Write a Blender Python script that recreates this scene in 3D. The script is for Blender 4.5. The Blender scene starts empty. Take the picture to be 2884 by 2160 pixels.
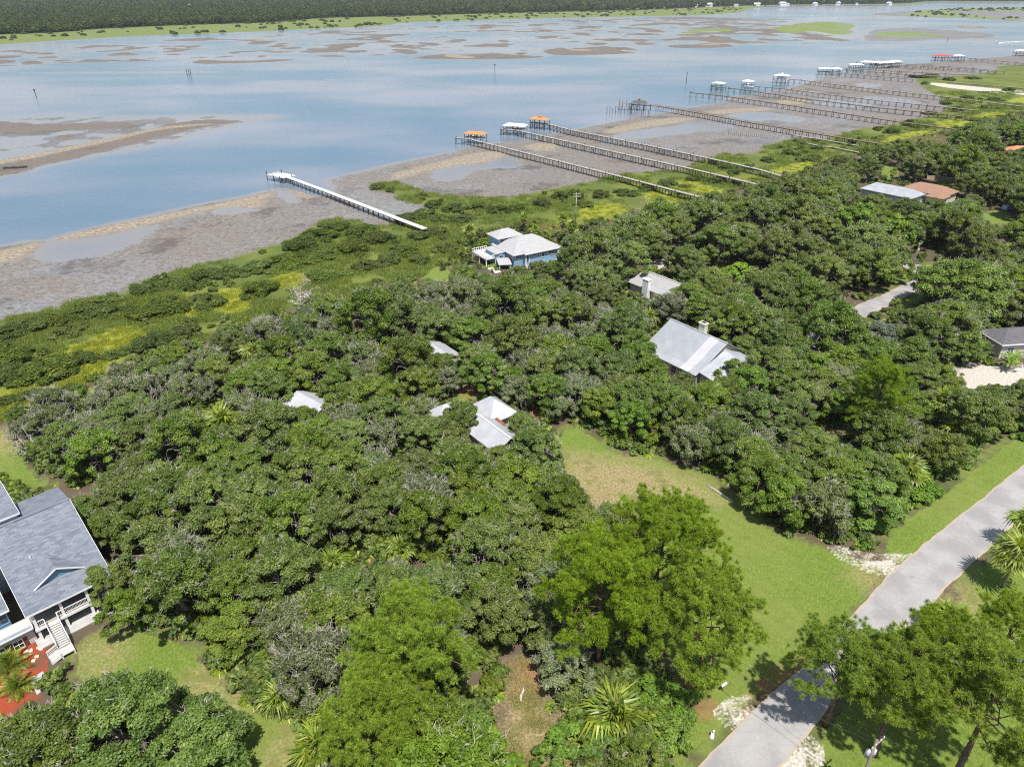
import bpy, bmesh, math, random
import numpy as np
from mathutils import Vector, Matrix

sc = bpy.context.scene
COL = sc.collection
random.seed(7)
RNG = np.random.default_rng(11)

# ---------------------------------------------------------------- camera
CAM_H = 76.0
FPX = 2000.0 / 2884 * 2212          # focal length in pixels of a 2212 px wide frame
PITCH = math.atan((1080 + 40) / 2000.0)
cam_d = bpy.data.cameras.new('camera')
cam = bpy.data.objects.new('camera', cam_d)
COL.objects.link(cam)
cam.location = (0, 0, CAM_H)
cam.rotation_euler = (math.pi / 2 - PITCH, 0, 0)
cam_d.sensor_width = 36
cam_d.lens = 36 * 2000.0 / 2884
cam_d.clip_start = 1
cam_d.clip_end = 40000
sc.camera = cam

# ---------------------------------------------------------------- sky, sun, exposure
SUN_EL = math.radians(66)
SUN_AZ = (0.22, -0.97)               # ground direction towards the sun
w = bpy.data.worlds.new('World')
sc.world = w
w.use_nodes = True
wt = w.node_tree
wt.nodes.clear()
w_out = wt.nodes.new('ShaderNodeOutputWorld')
w_bg = wt.nodes.new('ShaderNodeBackground')
w_sky = wt.nodes.new('ShaderNodeTexSky')
w_sky.sky_type = 'NISHITA'
w_sky.sun_disc = False
w_sky.sun_elevation = SUN_EL
w_sky.sun_rotation = math.atan2(SUN_AZ[0], SUN_AZ[1])
w_sky.altitude = 50
w_sky.air_density = 1.0
w_sky.dust_density = 1.2
w_sky.ozone_density = 1.5
w_bg.inputs['Strength'].default_value = 0.106
# scattered fair-weather cloud over the whole dome
w_tc = wt.nodes.new('ShaderNodeTexCoord')
w_sep = wt.nodes.new('ShaderNodeSeparateXYZ')
wt.links.new(w_tc.outputs['Generated'], w_sep.inputs[0])
w_h = wt.nodes.new('ShaderNodeMath')
w_h.operation = 'MAXIMUM'
wt.links.new(w_sep.outputs[2], w_h.inputs[0])
w_h.inputs[1].default_value = .04
w_a = wt.nodes.new('ShaderNodeMath')
w_a.operation = 'ADD'
wt.links.new(w_h.outputs[0], w_a.inputs[0])
w_a.inputs[1].default_value = .10
w_div = wt.nodes.new('ShaderNodeVectorMath')
w_div.operation = 'DIVIDE'
w_cmb = wt.nodes.new('ShaderNodeCombineXYZ')
for k in range(3):
    wt.links.new(w_a.outputs[0], w_cmb.inputs[k])
wt.links.new(w_tc.outputs['Generated'], w_div.inputs[0])
wt.links.new(w_cmb.outputs[0], w_div.inputs[1])
w_n = wt.nodes.new('ShaderNodeTexNoise')
w_n.inputs['Scale'].default_value = 1.1
w_n.inputs['Detail'].default_value = 6
w_n.inputs['Roughness'].default_value = .58
wt.links.new(w_div.outputs[0], w_n.inputs['Vector'])
w_r = wt.nodes.new('ShaderNodeMapRange')
w_r.interpolation_type = 'SMOOTHSTEP'
w_r.inputs[1].default_value = .49
w_r.inputs[2].default_value = .68
wt.links.new(w_n.outputs[0], w_r.inputs[0])
w_mx = wt.nodes.new('ShaderNodeMix')
w_mx.data_type = 'RGBA'
wt.links.new(w_r.outputs[0], w_mx.inputs[0])
wt.links.new(w_sky.outputs[0], w_mx.inputs[6])
w_mx.inputs[7].default_value = (6.8, 6.9, 7.2, 1)
wt.links.new(w_mx.outputs[2], w_bg.inputs[0])
wt.links.new(w_bg.outputs[0], w_out.inputs[0])

sun_d = bpy.data.lights.new('sun', 'SUN')
sun = bpy.data.objects.new('sun', sun_d)
COL.objects.link(sun)
sun_d.energy = 5.0
sun_d.angle = math.radians(0.53)
sun_d.color = (1.0, 0.955, 0.88)
ln = math.hypot(*SUN_AZ)
sdir = Vector((SUN_AZ[0] / ln * math.cos(SUN_EL), SUN_AZ[1] / ln * math.cos(SUN_EL), math.sin(SUN_EL)))
sun.rotation_euler = sdir.to_track_quat('Z', 'Y').to_euler()
sun.location = (0, 0, 300)

sc.view_settings.view_transform = 'Standard'
sc.view_settings.look = 'None'
sc.view_settings.gamma = 1
sc.view_settings.exposure = 0.37
sc.cycles.max_bounces = 6
sc.cycles.diffuse_bounces = 3
sc.cycles.glossy_bounces = 2
sc.cycles.transmission_bounces = 3
sc.cycles.transparent_max_bounces = 4
sc.cycles.volume_bounces = 0
sc.cycles.use_denoising = False
sc.cycles.filter_width = 1.15
sc.cycles.caustics_reflective = False
sc.cycles.caustics_refractive = False

# ---------------------------------------------------------------- surveying: a point of the photograph on a level plane
CP, SP = math.cos(PITCH), math.sin(PITCH)


def G(x, y, z=0.0):
    dx = (x - 1106.0) / FPX
    dy = (828.33 - y) / FPX
    t = (z - CAM_H) / (-SP + dy * CP)
    return (dx * t, (CP + dy * SP) * t)


def proj(p):
    x, y, z = p[0], p[1], p[2] - CAM_H
    depth = y * CP - z * SP
    up = y * SP + z * CP
    return (1106.0 + x / depth * FPX, 828.33 - up / depth * FPX)


def chaikin(p, n=2, closed=True):
    p = np.asarray(p, float)
    for _ in range(n):
        q = np.roll(p, -1, 0) if closed else p[1:]
        a = p if closed else p[:-1]
        r = np.empty((len(a) * 2, 2))
        r[0::2] = a * .75 + q * .25
        r[1::2] = a * .25 + q * .75
        p = r if closed else np.vstack([p[:1], r, p[-1:]])
    return p


def poly(px, z=0.0, n=2):
    return chaikin([G(a, b, z) for a, b in px], n)


def crop(L, ox, oy):                 # measured on a 1000 px wide enlargement whose corner is (ox, oy)
    return [(ox / 1.30380 + a / 2.8840, oy / 1.30380 + b / 2.8840) for a, b in L]


def sd_poly(P, pl, margin=14.0):
    """signed distance, positive inside, clipped to -margin"""
    out = np.full(len(P), -margin)
    lo, hi = pl.min(0) - margin, pl.max(0) + margin
    idx = np.nonzero((P[:, 0] > lo[0]) & (P[:, 0] < hi[0]) & (P[:, 1] > lo[1]) & (P[:, 1] < hi[1]))[0]
    if not len(idx):
        return out
    X, Y = P[idx, 0], P[idx, 1]
    d2 = np.full(len(idx), 1e18)
    ins = np.zeros(len(idx), bool)
    b = np.roll(pl, -1, 0)
    for (ax, ay), (bx, by) in zip(pl, b):
        ex, ey = bx - ax, by - ay
        l2 = ex * ex + ey * ey + 1e-9
        t = np.clip(((X - ax) * ex + (Y - ay) * ey) / l2, 0, 1)
        d2 = np.minimum(d2, (X - ax - t * ex) ** 2 + (Y - ay - t * ey) ** 2)
        if abs(ey) > 1e-9:
            ins ^= ((ay > Y) != (by > Y)) & (X < (bx - ax) * (Y - ay) / ey + ax)
    d = np.sqrt(d2)
    out[idx] = np.maximum(np.where(ins, d, -d), -margin)
    return out


def sd_line(P, pl, margin=14.0):
    """distance to an open polyline"""
    out = np.full(len(P), margin)
    lo, hi = pl.min(0) - margin, pl.max(0) + margin
    idx = np.nonzero((P[:, 0] > lo[0]) & (P[:, 0] < hi[0]) & (P[:, 1] > lo[1]) & (P[:, 1] < hi[1]))[0]
    if not len(idx):
        return out
    X, Y = P[idx, 0], P[idx, 1]
    d2 = np.full(len(idx), margin * margin)
    for (ax, ay), (bx, by) in zip(pl[:-1], pl[1:]):
        ex, ey = bx - ax, by - ay
        t = np.clip(((X - ax) * ex + (Y - ay) * ey) / (ex * ex + ey * ey + 1e-9), 0, 1)
        d2 = np.minimum(d2, (X - ax - t * ex) ** 2 + (Y - ay - t * ey) ** 2)
    out[idx] = np.sqrt(d2)
    return out


def inside(p, pl):
    x, y = p
    r = False
    j = len(pl) - 1
    for i in range(len(pl)):
        xi, yi = pl[i]
        xj, yj = pl[j]
        if (yi > y) != (yj > y) and x < (xj - xi) * (y - yi) / (yj - yi) + xi:
            r = not r
        j = i
    return r


_PT = RNG.random((256, 256))


def vnoise(x, y):
    xi, yi = np.floor(x).astype(int), np.floor(y).astype(int)
    fx, fy = x - xi, y - yi
    fx, fy = fx * fx * (3 - 2 * fx), fy * fy * (3 - 2 * fy)
    a, b = _PT[xi & 255, yi & 255], _PT[(xi + 1) & 255, yi & 255]
    c, d = _PT[xi & 255, (yi + 1) & 255], _PT[(xi + 1) & 255, (yi + 1) & 255]
    return (a * (1 - fx) + b * fx) * (1 - fy) + (c * (1 - fx) + d * fx) * fy


def fbm(x, y, sc_, oct_=4):
    v, a, s = 0.0, 0.5, 1.0 / sc_
    for k in range(oct_):
        v = v + a * vnoise(x * s + 17.3 * k, y * s + 41.7 * k)
        a *= .5
        s *= 2.03
    return v / (1 - .5 ** oct_)


def sstep(a, b, x):
    t = np.clip((x - a) / (b - a), 0, 1)
    return t * t * (3 - 2 * t)


# ---------------------------------------------------------------- node helper and materials
class NB:
    def __init__(s, name):
        s.mat = bpy.data.materials.new(name)
        s.mat.use_nodes = True
        s.t = s.mat.node_tree
        s.t.nodes.clear()
        s.out = s.t.nodes.new('ShaderNodeOutputMaterial')

    def n(s, kind, props=None, **inp):
        nd = s.t.nodes.new('ShaderNode' + kind)
        for k, v in (props or {}).items():
            setattr(nd, k, v)
        for k, v in inp.items():
            key = int(k[1:]) if k[0] == 'i' and k[1:].isdigit() else k.replace('_', ' ')
            s.put(nd.inputs[key], v)
        return nd

    def put(s, sock, v):
        if isinstance(v, bpy.types.NodeSocket):
            s.t.links.new(v, sock)
        elif isinstance(v, (tuple, list)):
            sock.default_value = (*v, 1.0) if len(v) == 3 and sock.type == 'RGBA' else v
        else:
            sock.default_value = v

    def math(s, op, a, b=0.0, clamp=False):
        return s.n('Math', dict(operation=op, use_clamp=clamp), i0=a, i1=b).outputs[0]

    def mix(s, f, a, b, blend='MIX'):
        nd = s.n('Mix', dict(data_type='RGBA', blend_type=blend))
        s.put(nd.inputs[0], f)
        s.put(nd.inputs[6], a)
        s.put(nd.inputs[7], b)
        return nd.outputs[2]

    def noise(s, scale, detail=3.0, vec=None, rough=.55, color=False):
        nd = s.n('TexNoise', Scale=scale, Detail=detail, Roughness=rough)
        if vec is not None:
            s.put(nd.inputs['Vector'], vec)
        return nd.outputs[1 if color else 0]

    def ramp(s, f, a, b):
        return s.n('MapRange', dict(clamp=True, interpolation_type='SMOOTHSTEP'), i0=f, i1=a, i2=b).outputs[0]

    def attr(s, name):
        return s.n('Attribute', dict(attribute_name=name)).outputs['Fac']

    def obj_co(s):
        return s.n('TexCoord').outputs['Object']

    def world_co(s):
        return s.n('NewGeometry').outputs['Position']

    def rnd(s):
        return s.n('ObjectInfo').outputs['Random']

    def bsdf(s, col, rough=.8, spec=.3, metal=0.0, bump=None, bstr=.3, bdist=.05, **kw):
        nd = s.n('BsdfPrincipled')
        s.put(nd.inputs['Base Color'], col)
        s.put(nd.inputs['Roughness'], rough)
        s.put(nd.inputs['Specular IOR Level'], spec)
        s.put(nd.inputs['Metallic'], metal)
        if bump is not None:
            b = s.n('Bump', Strength=bstr, Distance=bdist, Height=bump)
            s.t.links.new(b.outputs[0], nd.inputs['Normal'])
        for k, v in kw.items():
            s.put(nd.inputs[k.replace('_', ' ')], v)
        s.t.links.new(nd.outputs[0], s.out.inputs[0])
        return nd


def plain(name, col, rough=.7, spec=.3, var=.25, scale=1.5, metal=0.0):
    """one colour with mottled wear and a little relief"""
    b = NB(name)
    co = b.obj_co()
    n = b.noise(scale, 5, co)
    c2 = tuple(max(0, v * (1 - var)) for v in col)
    c = b.mix(b.ramp(n, .3, .72), c2, col)
    b.bsdf(c, rough, spec, metal, bump=n, bstr=.15, bdist=.03)
    return b.mat


# ---------------------------------------------------------------- object helpers
def np_mesh(name, V, F, mats=(), smooth=False, attrs=None, mat_idx=None):
    """fast mesh from arrays; F is (n,3) or (n,4)"""
    me = bpy.data.meshes.new(name)
    V = np.asarray(V, np.float32)
    F = np.asarray(F, np.int32)
    k = F.shape[1]
    me.vertices.add(len(V))
    me.vertices.foreach_set('co', V.ravel())
    me.loops.add(len(F) * k)
    me.loops.foreach_set('vertex_index', F.ravel())
    me.polygons.add(len(F))
    me.polygons.foreach_set('loop_start', np.arange(0, len(F) * k, k, dtype=np.int32))
    me.polygons.foreach_set('loop_total', np.full(len(F), k, np.int32))
    if smooth:
        me.polygons.foreach_set('use_smooth', np.ones(len(F), bool))
    for m in mats:
        me.materials.append(m)
    if mat_idx is not None:
        me.polygons.foreach_set('material_index', np.asarray(mat_idx, np.int32))
    for an, av in (attrs or {}).items():
        a = me.attributes.new(an, 'FLOAT', 'POINT')
        a.data.foreach_set('value', np.asarray(av, np.float32))
    me.update(calc_edges=True)
    return me


def link(name, data, parent=None, loc=(0, 0, 0), rot=(0, 0, 0), scale=(1, 1, 1)):
    o = bpy.data.objects.new(name, data)
    COL.objects.link(o)
    o.location = loc
    o.rotation_euler = rot
    o.scale = scale
    if parent is not None:
        o.parent = parent
    return o


def tag(o, label=None, cat=None, group=None, kind=None):
    if label:
        o['label'] = label
    if cat:
        o['category'] = cat
    if group:
        o['group'] = group
    if kind:
        o['kind'] = kind
    return o


def thing(name, label, cat, loc=(0, 0, 0), rz=0.0, group=None, scale=(1, 1, 1)):
    return tag(link(name, None, None, loc, (0, 0, rz), scale), label, cat, group)


class MB:
    """collects simple shapes into one mesh"""

    def __init__(s):
        s.v = []
        s.f = []
        s.m = []

    def add(s, V, F, m=0):
        o = len(s.v)
        s.v += [tuple(p) for p in V]
        s.f += [tuple(i + o for i in f) for f in F]
        s.m += [m] * len(F)

    def box(s, x0, x1, y0, y1, z0, z1, m=0):
        V = [(x, y, z) for z in (z0, z1) for y in (y0, y1) for x in (x0, x1)]
        s.add(V, [(0, 2, 3, 1), (4, 5, 7, 6), (0, 1, 5, 4), (2, 6, 7, 3), (0, 4, 6, 2), (1, 3, 7, 5)], m)
        return s

    def prism(s, pts, thick=(0, 0, -.2), m=0):
        """closed slab: polygon (3D) swept by a vector"""
        n = len(pts)
        t = Vector(thick)
        A = [Vector(p) for p in pts]
        B = [p + t for p in A]
        s.add(A + B, [tuple(range(n)), tuple(range(2 * n - 1, n - 1, -1))] +
              [(i, i + n, (i + 1) % n + n, (i + 1) % n) for i in range(n)], m)
        return s

    def bar(s, a, b, w=.1, h=None, m=0):
        a, b = Vector(a), Vector(b)
        h = h or w
        d = (b - a).normalized()
        u = d.cross(Vector((0, 0, 1)))
        if u.length < 1e-3:
            u = Vector((1, 0, 0))
        u.normalize()
        v = u.cross(d)
        V = [p + u * sx * w / 2 + v * sy * h / 2 for p in (a, b) for sx, sy in ((-1, -1), (1, -1), (1, 1), (-1, 1))]
        s.add(V, [(3, 2, 1, 0), (4, 5, 6, 7)] + [(i, (i + 1) % 4, (i + 1) % 4 + 4, i + 4) for i in range(4)], m)
        return s

    def tube(s, pts, rad, n=6, m=0):
        pts = [Vector(p) for p in pts]
        V = []
        for i, p in enumerate(pts):
            d = (pts[min(i + 1, len(pts) - 1)] - pts[max(i - 1, 0)])
            d.normalize()
            u = d.cross(Vector((.31, .17, .93) if abs(d.z) < .9 else (1, 0, 0))).normalized()
            v = d.cross(u)
            r = rad[i] if hasattr(rad, '__len__') else rad
            V += [p + (u * math.cos(2 * math.pi * k / n) + v * math.sin(2 * math.pi * k / n)) * r for k in range(n)]
        F = [(i * n + k, i * n + (k + 1) % n, (i + 1) * n + (k + 1) % n, (i + 1) * n + k)
             for i in range(len(pts) - 1) for k in range(n)]
        F += [tuple(range(n - 1, -1, -1)), tuple(range((len(pts) - 1) * n, len(pts) * n))]
        s.add(V, F, m)
        return s

    def mesh(s, name, mats, smooth=False):
        me = bpy.data.meshes.new(name)
        me.from_pydata(s.v, [], s.f)
        for m in (mats if isinstance(mats, (list, tuple)) else [mats]):
            me.materials.append(m)
        me.polygons.foreach_set('material_index', s.m)
        if smooth:
            me.polygons.foreach_set('use_smooth', [True] * len(s.f))
        me.update()
        return me

    def build(s, name, mats, parent=None, loc=(0, 0, 0), rot=(0, 0, 0), smooth=False):
        return link(name, s.mesh(name, mats, smooth), parent, loc, rot)
# ================================================================ THE SETTING: tidal flats, marsh, upland, water
FAR = [(2600, 60), (2900, 40)]
# outer edge of the mud flat along the channel, then round behind and beside the camera
P_LAND = chaikin([G(*p) for p in [(-500, 640), (-200, 575), (0, 531), (60, 521), (100, 521), (130, 508), (230, 486), (330, 463), (430, 441),
    (520, 425), (580, 411), (612, 408), (640, 413), (655, 425), (690, 425), (720, 412), (708, 396), (703, 389), (730, 380), (800, 365), (900, 343), (985, 325), (1035, 312), (1073, 308),
    (1130, 303), (1190, 291), (1238, 279), (1304, 267), (1384, 251), (1445, 243), (1497, 231), (1549, 225), (1584, 208), (1640, 203), (1688, 194),
    (1774, 170), (1850, 163), (1913, 142), (2000, 137), (2104, 127), (2212, 119), (2400, 102), (2700, 78)]] + [(900, 500), (500, 15), (-300, 15)], 2)
MARSH_LINE = [(-500, 790), (-200, 735), (0, 692), (87, 685), (173, 657), (229, 636), (263, 640), (277, 619), (329, 601), (416, 581), (485, 563), (555, 543), (624, 522),
    (659, 501), (693, 480), (728, 473), (767, 477), (780, 490), (836, 497), (870, 485), (890, 470), (925, 455), (929, 445), (898, 440), (856, 425), (839, 416), (815, 414), (800, 402), (815, 393), (832, 398), (860, 397),
    (884, 407), (916, 418), (950, 426), (985, 425), (1037, 430), (1106, 428), (1158, 418), (1210, 406), (1280, 393), (1349, 381), (1384, 374), (1445, 374), (1497, 361), (1542, 336), (1584, 333), (1636, 336), (1653, 316),
    (1705, 302), (1757, 305), (1809, 295), (1861, 277), (1948, 270), (1965, 258), (2034, 250), (2052, 229), (2034, 215), (2000, 194), (1972, 173), (2000, 163), (2050, 168), (2104, 163), (2170, 153), (2142, 144), (2212, 142),
    (2400, 125), (2700, 95)]
P_MARSH = chaikin([G(*p) for p in MARSH_LINE] + [(900, 480), (500, 15), (-300, 15)], 2)
UP_LINE = [(-400, 990), (0, 905), (40, 885), (100, 865), (250, 805), (330, 765), (460, 725), (560, 690), (640, 668), (720, 650), (800, 618), (880, 605), (940, 590), (985, 560), (1000, 525), (1060, 495), (1140, 480), (1200, 490),
    (1260, 500), (1330, 470), (1400, 455), (1500, 435), (1600, 412), (1700, 385), (1800, 340), (1900, 318), (1960, 300), (2050, 283), (2130, 262), (2212, 245), (2500, 190)]
P_UP = chaikin([G(*p) for p in UP_LINE] + [(700, 300), (500, 15), (-300, 15)], 2)
PONDS = [poly(crop(c, ox, oy)) for c, ox, oy in [
    ([(220, 700), (250, 660), (310, 625), (400, 620), (600, 595), (750, 565), (900, 530), (990, 515), (960, 560), (900, 600), (820, 640), (720, 680), (600, 715), (480, 735), (360, 738), (270, 730)], 0, 400),
    ([(1335, 440), (1345, 412), (1400, 402), (1470, 407), (1530, 415), (1620, 422), (1560, 435), (1480, 447), (1400, 448)], 0, 400),
    ([(1730, 310), (1790, 310), (1830, 350), (1860, 375), (1810, 380), (1760, 350)], 0, 400),
    ([(685, 200), (740, 172), (860, 150), (960, 137), (1060, 140), (1080, 110), (1170, 98), (1230, 110), (1240, 150), (1190, 168), (1080, 160), (950, 178), (900, 215), (850, 240), (760, 245), (700, 225)], 900, 400),
    ([(1820, 850), (1980, 812), (2130, 800), (2260, 785), (2300, 815), (2200, 840), (2090, 855), (1990, 868), (1850, 866)], 900, 0),
    ([(60, 790), (120, 765), (210, 765), (330, 775), (420, 790), (300, 820), (180, 815), (90, 840), (-20, 830)], 1884, 0),
    ([(350, 735), (440, 700), (600, 703), (720, 715), (860, 740), (800, 765), (640, 745), (500, 760), (400, 755)], 1884, 0),
    ([(870, 625), (980, 620), (1150, 640), (1300, 655), (1180, 668), (1000, 660)], 1884, 0),
    ([(1120, 525), (1250, 520), (1350, 535), (1250, 550)], 1884, 0),
    ([(1200, 600), (1400, 610), (1600, 640), (1500, 655), (1300, 630)], 1884, 0)]]
SANDS = [poly(crop(c, ox, oy)) for c, ox, oy in [
    ([(-200, 720), (0, 680), (150, 650), (270, 620), (300, 630), (220, 665), (130, 735), (0, 755), (-200, 790)], 0, 400),
    ([(310, 605), (500, 560), (800, 500), (1100, 440), (1400, 375), (1700, 315), (1735, 312), (1700, 345), (1640, 360), (1640, 410), (1560, 415), (1470, 400), (1340, 420), (1200, 450), (1000, 500), (900, 525), (700, 570), (500, 600), (340, 612)], 0, 400),
    ([(1830, 300), (1950, 310), (2000, 340), (1930, 360), (1850, 345)], 0, 400),
    ([(450, 195), (600, 165), (800, 110), (1000, 65), (1140, 60), (1190, 90), (1090, 105), (1050, 135), (960, 135), (760, 165), (560, 215), (470, 245), (440, 230)], 900, 400),
    ([(1260, 910), (1400, 890), (1500, 900), (1470, 945), (1330, 945)], 900, 0),
    ([(1730, 830), (1900, 780), (2100, 745), (2300, 735), (2350, 745), (2212, 775), (2000, 800), (1850, 840)], 900, 0),
    ([(200, 700), (400, 680), (600, 672), (660, 680), (600, 695), (450, 700), (300, 720)], 1884, 0),
    ([(640, 635), (760, 618), (900, 632), (840, 655), (700, 652)], 1884, 0)]]
BARS = [poly(crop(c, ox, oy)) for c, ox, oy in [
    ([(-300, 760), (0, 762), (150, 766), (300, 775), (500, 770), (700, 764), (830, 770), (900, 790), (870, 802), (700, 800), (400, 820), (150, 835), (40, 833), (0, 800), (-300, 820)], 0, 0),
    ([(1535, 752), (1400, 742), (1200, 750), (1040, 772), (960, 800), (900, 818), (700, 868), (400, 940), (200, 983), (0, 1010), (-300, 1060), (-300, 1200), (0, 1100), (100, 1085), (300, 1030), (500, 985), (700, 935), (900, 885), (1100, 840), (1250, 800), (1400, 782), (1520, 765)], 0, 0),
    ([(320, 850), (420, 835), (560, 838), (500, 850), (430, 872), (340, 873)], 0, 0),
    ([(520, 820), (570, 812), (610, 820), (570, 828)], 0, 0),
    ([(195, 912), (260, 893), (320, 895), (290, 915)], 0, 0), ([(-50, 930), (60, 925), (100, 935), (30, 948), (-60, 948)], 0, 0),
    # the far lagoon
    ([(-200, 400), (0, 372), (110, 378), (100, 390), (0, 402), (-200, 420)], 0, 0), ([(-100, 352), (70, 345), (165, 350), (60, 368), (-100, 372)], 0, 0),
    ([(130, 390), (200, 378), (280, 385), (290, 398), (200, 405), (140, 402)], 0, 0), ([(-300, 420), (0, 418), (150, 408), (400, 395), (560, 390), (800, 390), (1020, 378), (900, 375), (860, 365), (770, 372), (800, 385), (560, 383), (400, 388), (200, 405), (0, 410), (-300, 410)], 0, 0),
    ([(650, 350), (720, 330), (820, 325), (840, 338), (910, 340), (760, 350)], 0, 0), ([(490, 378), (560, 368), (640, 375), (680, 365), (600, 382)], 0, 0),
    ([(1190, 385), (1250, 373), (1400, 378), (1560, 380), (1700, 372), (1900, 372), (1700, 388), (1500, 398), (1300, 402), (1200, 398)], 0, 0),
    ([(1000, 305), (1060, 298), (1120, 305), (1390, 305), (1200, 312), (1020, 313)], 0, 0), ([(1010, 342), (1080, 335), (1150, 342), (1080, 348)], 0, 0), ([(1120, 292), (1200, 286), (1270, 296), (1180, 300)], 0, 0),
    ([(1300, 362), (1400, 352), (1475, 350), (1400, 362)], 0, 0), ([(1410, 330), (1460, 324), (1520, 330), (1460, 340)], 0, 0), ([(1610, 325), (1740, 320), (1870, 326), (1700, 332)], 0, 0), ([(1910, 352), (2080, 342), (2190, 355), (2060, 360)], 0, 0),
    ([(100, 330), (200, 322), (270, 330), (190, 342)], 0, 0), ([(990, 258), (1100, 246), (1230, 238), (1400, 240), (1250, 246), (1100, 258)], 0, 0), ([(1900, 218), (1940, 213), (1970, 219), (1930, 224)], 0, 0),
    ([(540, 365), (700, 345), (800, 335), (900, 345), (1100, 330), (1250, 345), (1460, 355), (1300, 368), (1000, 375), (750, 372)], 900, 0),
    ([(1370, 320), (1440, 305), (1560, 310), (1720, 315), (2020, 328), (1850, 340), (1600, 350), (1440, 345)], 900, 0),
    ([(440, 310), (540, 305), (630, 330), (560, 345), (500, 330)], 900, 0), ([(640, 272), (700, 266), (770, 275), (700, 281)], 900, 0), ([(1090, 250), (1160, 250), (1200, 262), (1130, 268)], 900, 0),
    ([(-30, 285), (200, 275), (470, 290), (300, 303), (0, 303)], 1884, 0)]]
P_SHOAL = [poly(crop(c, ox, oy)) for c, ox, oy in [
    ([(-300, 712), (0, 722), (400, 716), (1000, 716), (1600, 708), (1860, 716), (1650, 760), (1450, 800), (1200, 870), (900, 940), (600, 985), (300, 1045), (60, 1100), (-300, 1160)], 0, 0),
    ([(0, 458), (400, 447), (900, 445), (1300, 443), (1460, 450), (1300, 460), (700, 462), (200, 464)], 0, 0)]]
P_SPIT = [poly(crop([(-400, 1075), (0, 1000), (200, 965), (450, 910), (700, 860), (880, 815), (1000, 795), (1150, 780), (1330, 772), (1340, 780), (1160, 792), (1010, 810), (890, 832), (710, 880), (460, 932), (210, 988), (0, 1025), (-400, 1110)], 0, 0)),
          poly(crop([(760, 355), (800, 335), (870, 345), (1000, 362), (900, 368)], 900, 0)), poly(crop([(1530, 315), (1600, 308), (1730, 315), (1640, 322)], 900, 0)), poly(crop([(180, 280), (300, 272), (330, 280), (250, 287)], 1884, 0)),
          poly(crop([(1820, 168), (1900, 166), (1940, 172), (1870, 176)], 1884, 0))]
P_LAGOON = poly([(-200, 118), (0, 103), (200, 97), (500, 78), (800, 61), (1000, 52), (1200, 44), (1500, 36), (1650, 44), (1830, 55), (1850, 68), (1870, 78), (1830, 92), (1600, 100), (1400, 112), (1200, 122), (1000, 124), (850, 119), (600, 124), (420, 131), (0, 141), (-200, 148)], n=1)
P_ISLES = [poly(crop(c, ox, oy)) for c, ox, oy in [
    ([(640, 175), (800, 150), (950, 135), (1100, 145), (1210, 158), (1150, 175), (1170, 215), (1050, 225), (900, 195), (800, 210), (700, 205)], 1884, 0),
    ([(1262, 230), (1300, 205), (1450, 197), (1600, 207), (1760, 228), (1600, 230), (1450, 235), (1300, 236)], 1884, 0),
    ([(60, 210), (150, 180), (400, 180), (390, 200), (250, 195), (120, 215)], 1884, 0)]]
P_ISLEMUD = [poly(crop([(1180, 260), (1250, 180), (1600, 175), (2000, 210), (2070, 225), (1900, 245), (1600, 255), (1300, 262)], 1884, 0)), poly(crop([(-100, 105), (300, 110), (700, 120), (860, 125), (700, 130), (300, 128), (-100, 120)], 1884, 0)),
             poly(crop([(1180, 92), (1400, 75), (1700, 60), (2300, 40), (2300, 150), (1900, 118), (1500, 108)], 1884, 0)), poly(crop([(500, 45), (900, 42), (1450, 38), (1500, 44), (900, 52), (500, 55)], 1884, 0)), poly(crop([(1750, 165), (1900, 158), (2030, 175), (1850, 185)], 1884, 0))]
P_ISLEGREEN2 = poly(crop([(1440, 95), (1650, 60), (1800, 55), (2300, 52), (2300, 75), (1900, 70), (1700, 75), (2000, 110), (2300, 122), (2300, 135), (1850, 112), (1500, 106)], 1884, 0), n=1)
P_FAR = chaikin([G(*p) for p in [(-600, 140), (-200, 108), (0, 97), (100, 90), (300, 78), (500, 72), (700, 62), (770, 60), (840, 56), (860, 50), (1000, 46), (1100, 42), (1200, 40), (1300, 38), (1445, 35), (1530, 33), (1600, 28), (1610, 24), (1630, 15), (1700, 12.5), (1950, 11), (1985, 10)]] + [G(2010, 4.5), G(2100, 5.5), G(2250, 5.2), G(2600, 4)] + [(16000, 4600), (16000, 30000), (-16000, 30000), (-9000, 1500)], 1)
P_FARWOOD = chaikin([G(*p) for p in [(-600, 112), (-200, 86), (0, 76), (100, 73), (200, 65), (300, 60), (400, 55), (600, 50), (690, 40), (800, 38), (1000, 32), (1200, 27), (1400, 22.5), (1500, 18), (1560, 15.5), (1620, 13), (1700, 11), (1950, 9.5)]] + [G(2010, 3), G(2100, 4), G(2250, 3.8), G(2600, 2)] + [(16000, 5600), (16000, 30000), (-16000, 30000), (-9000, 1800)], 1)
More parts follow.
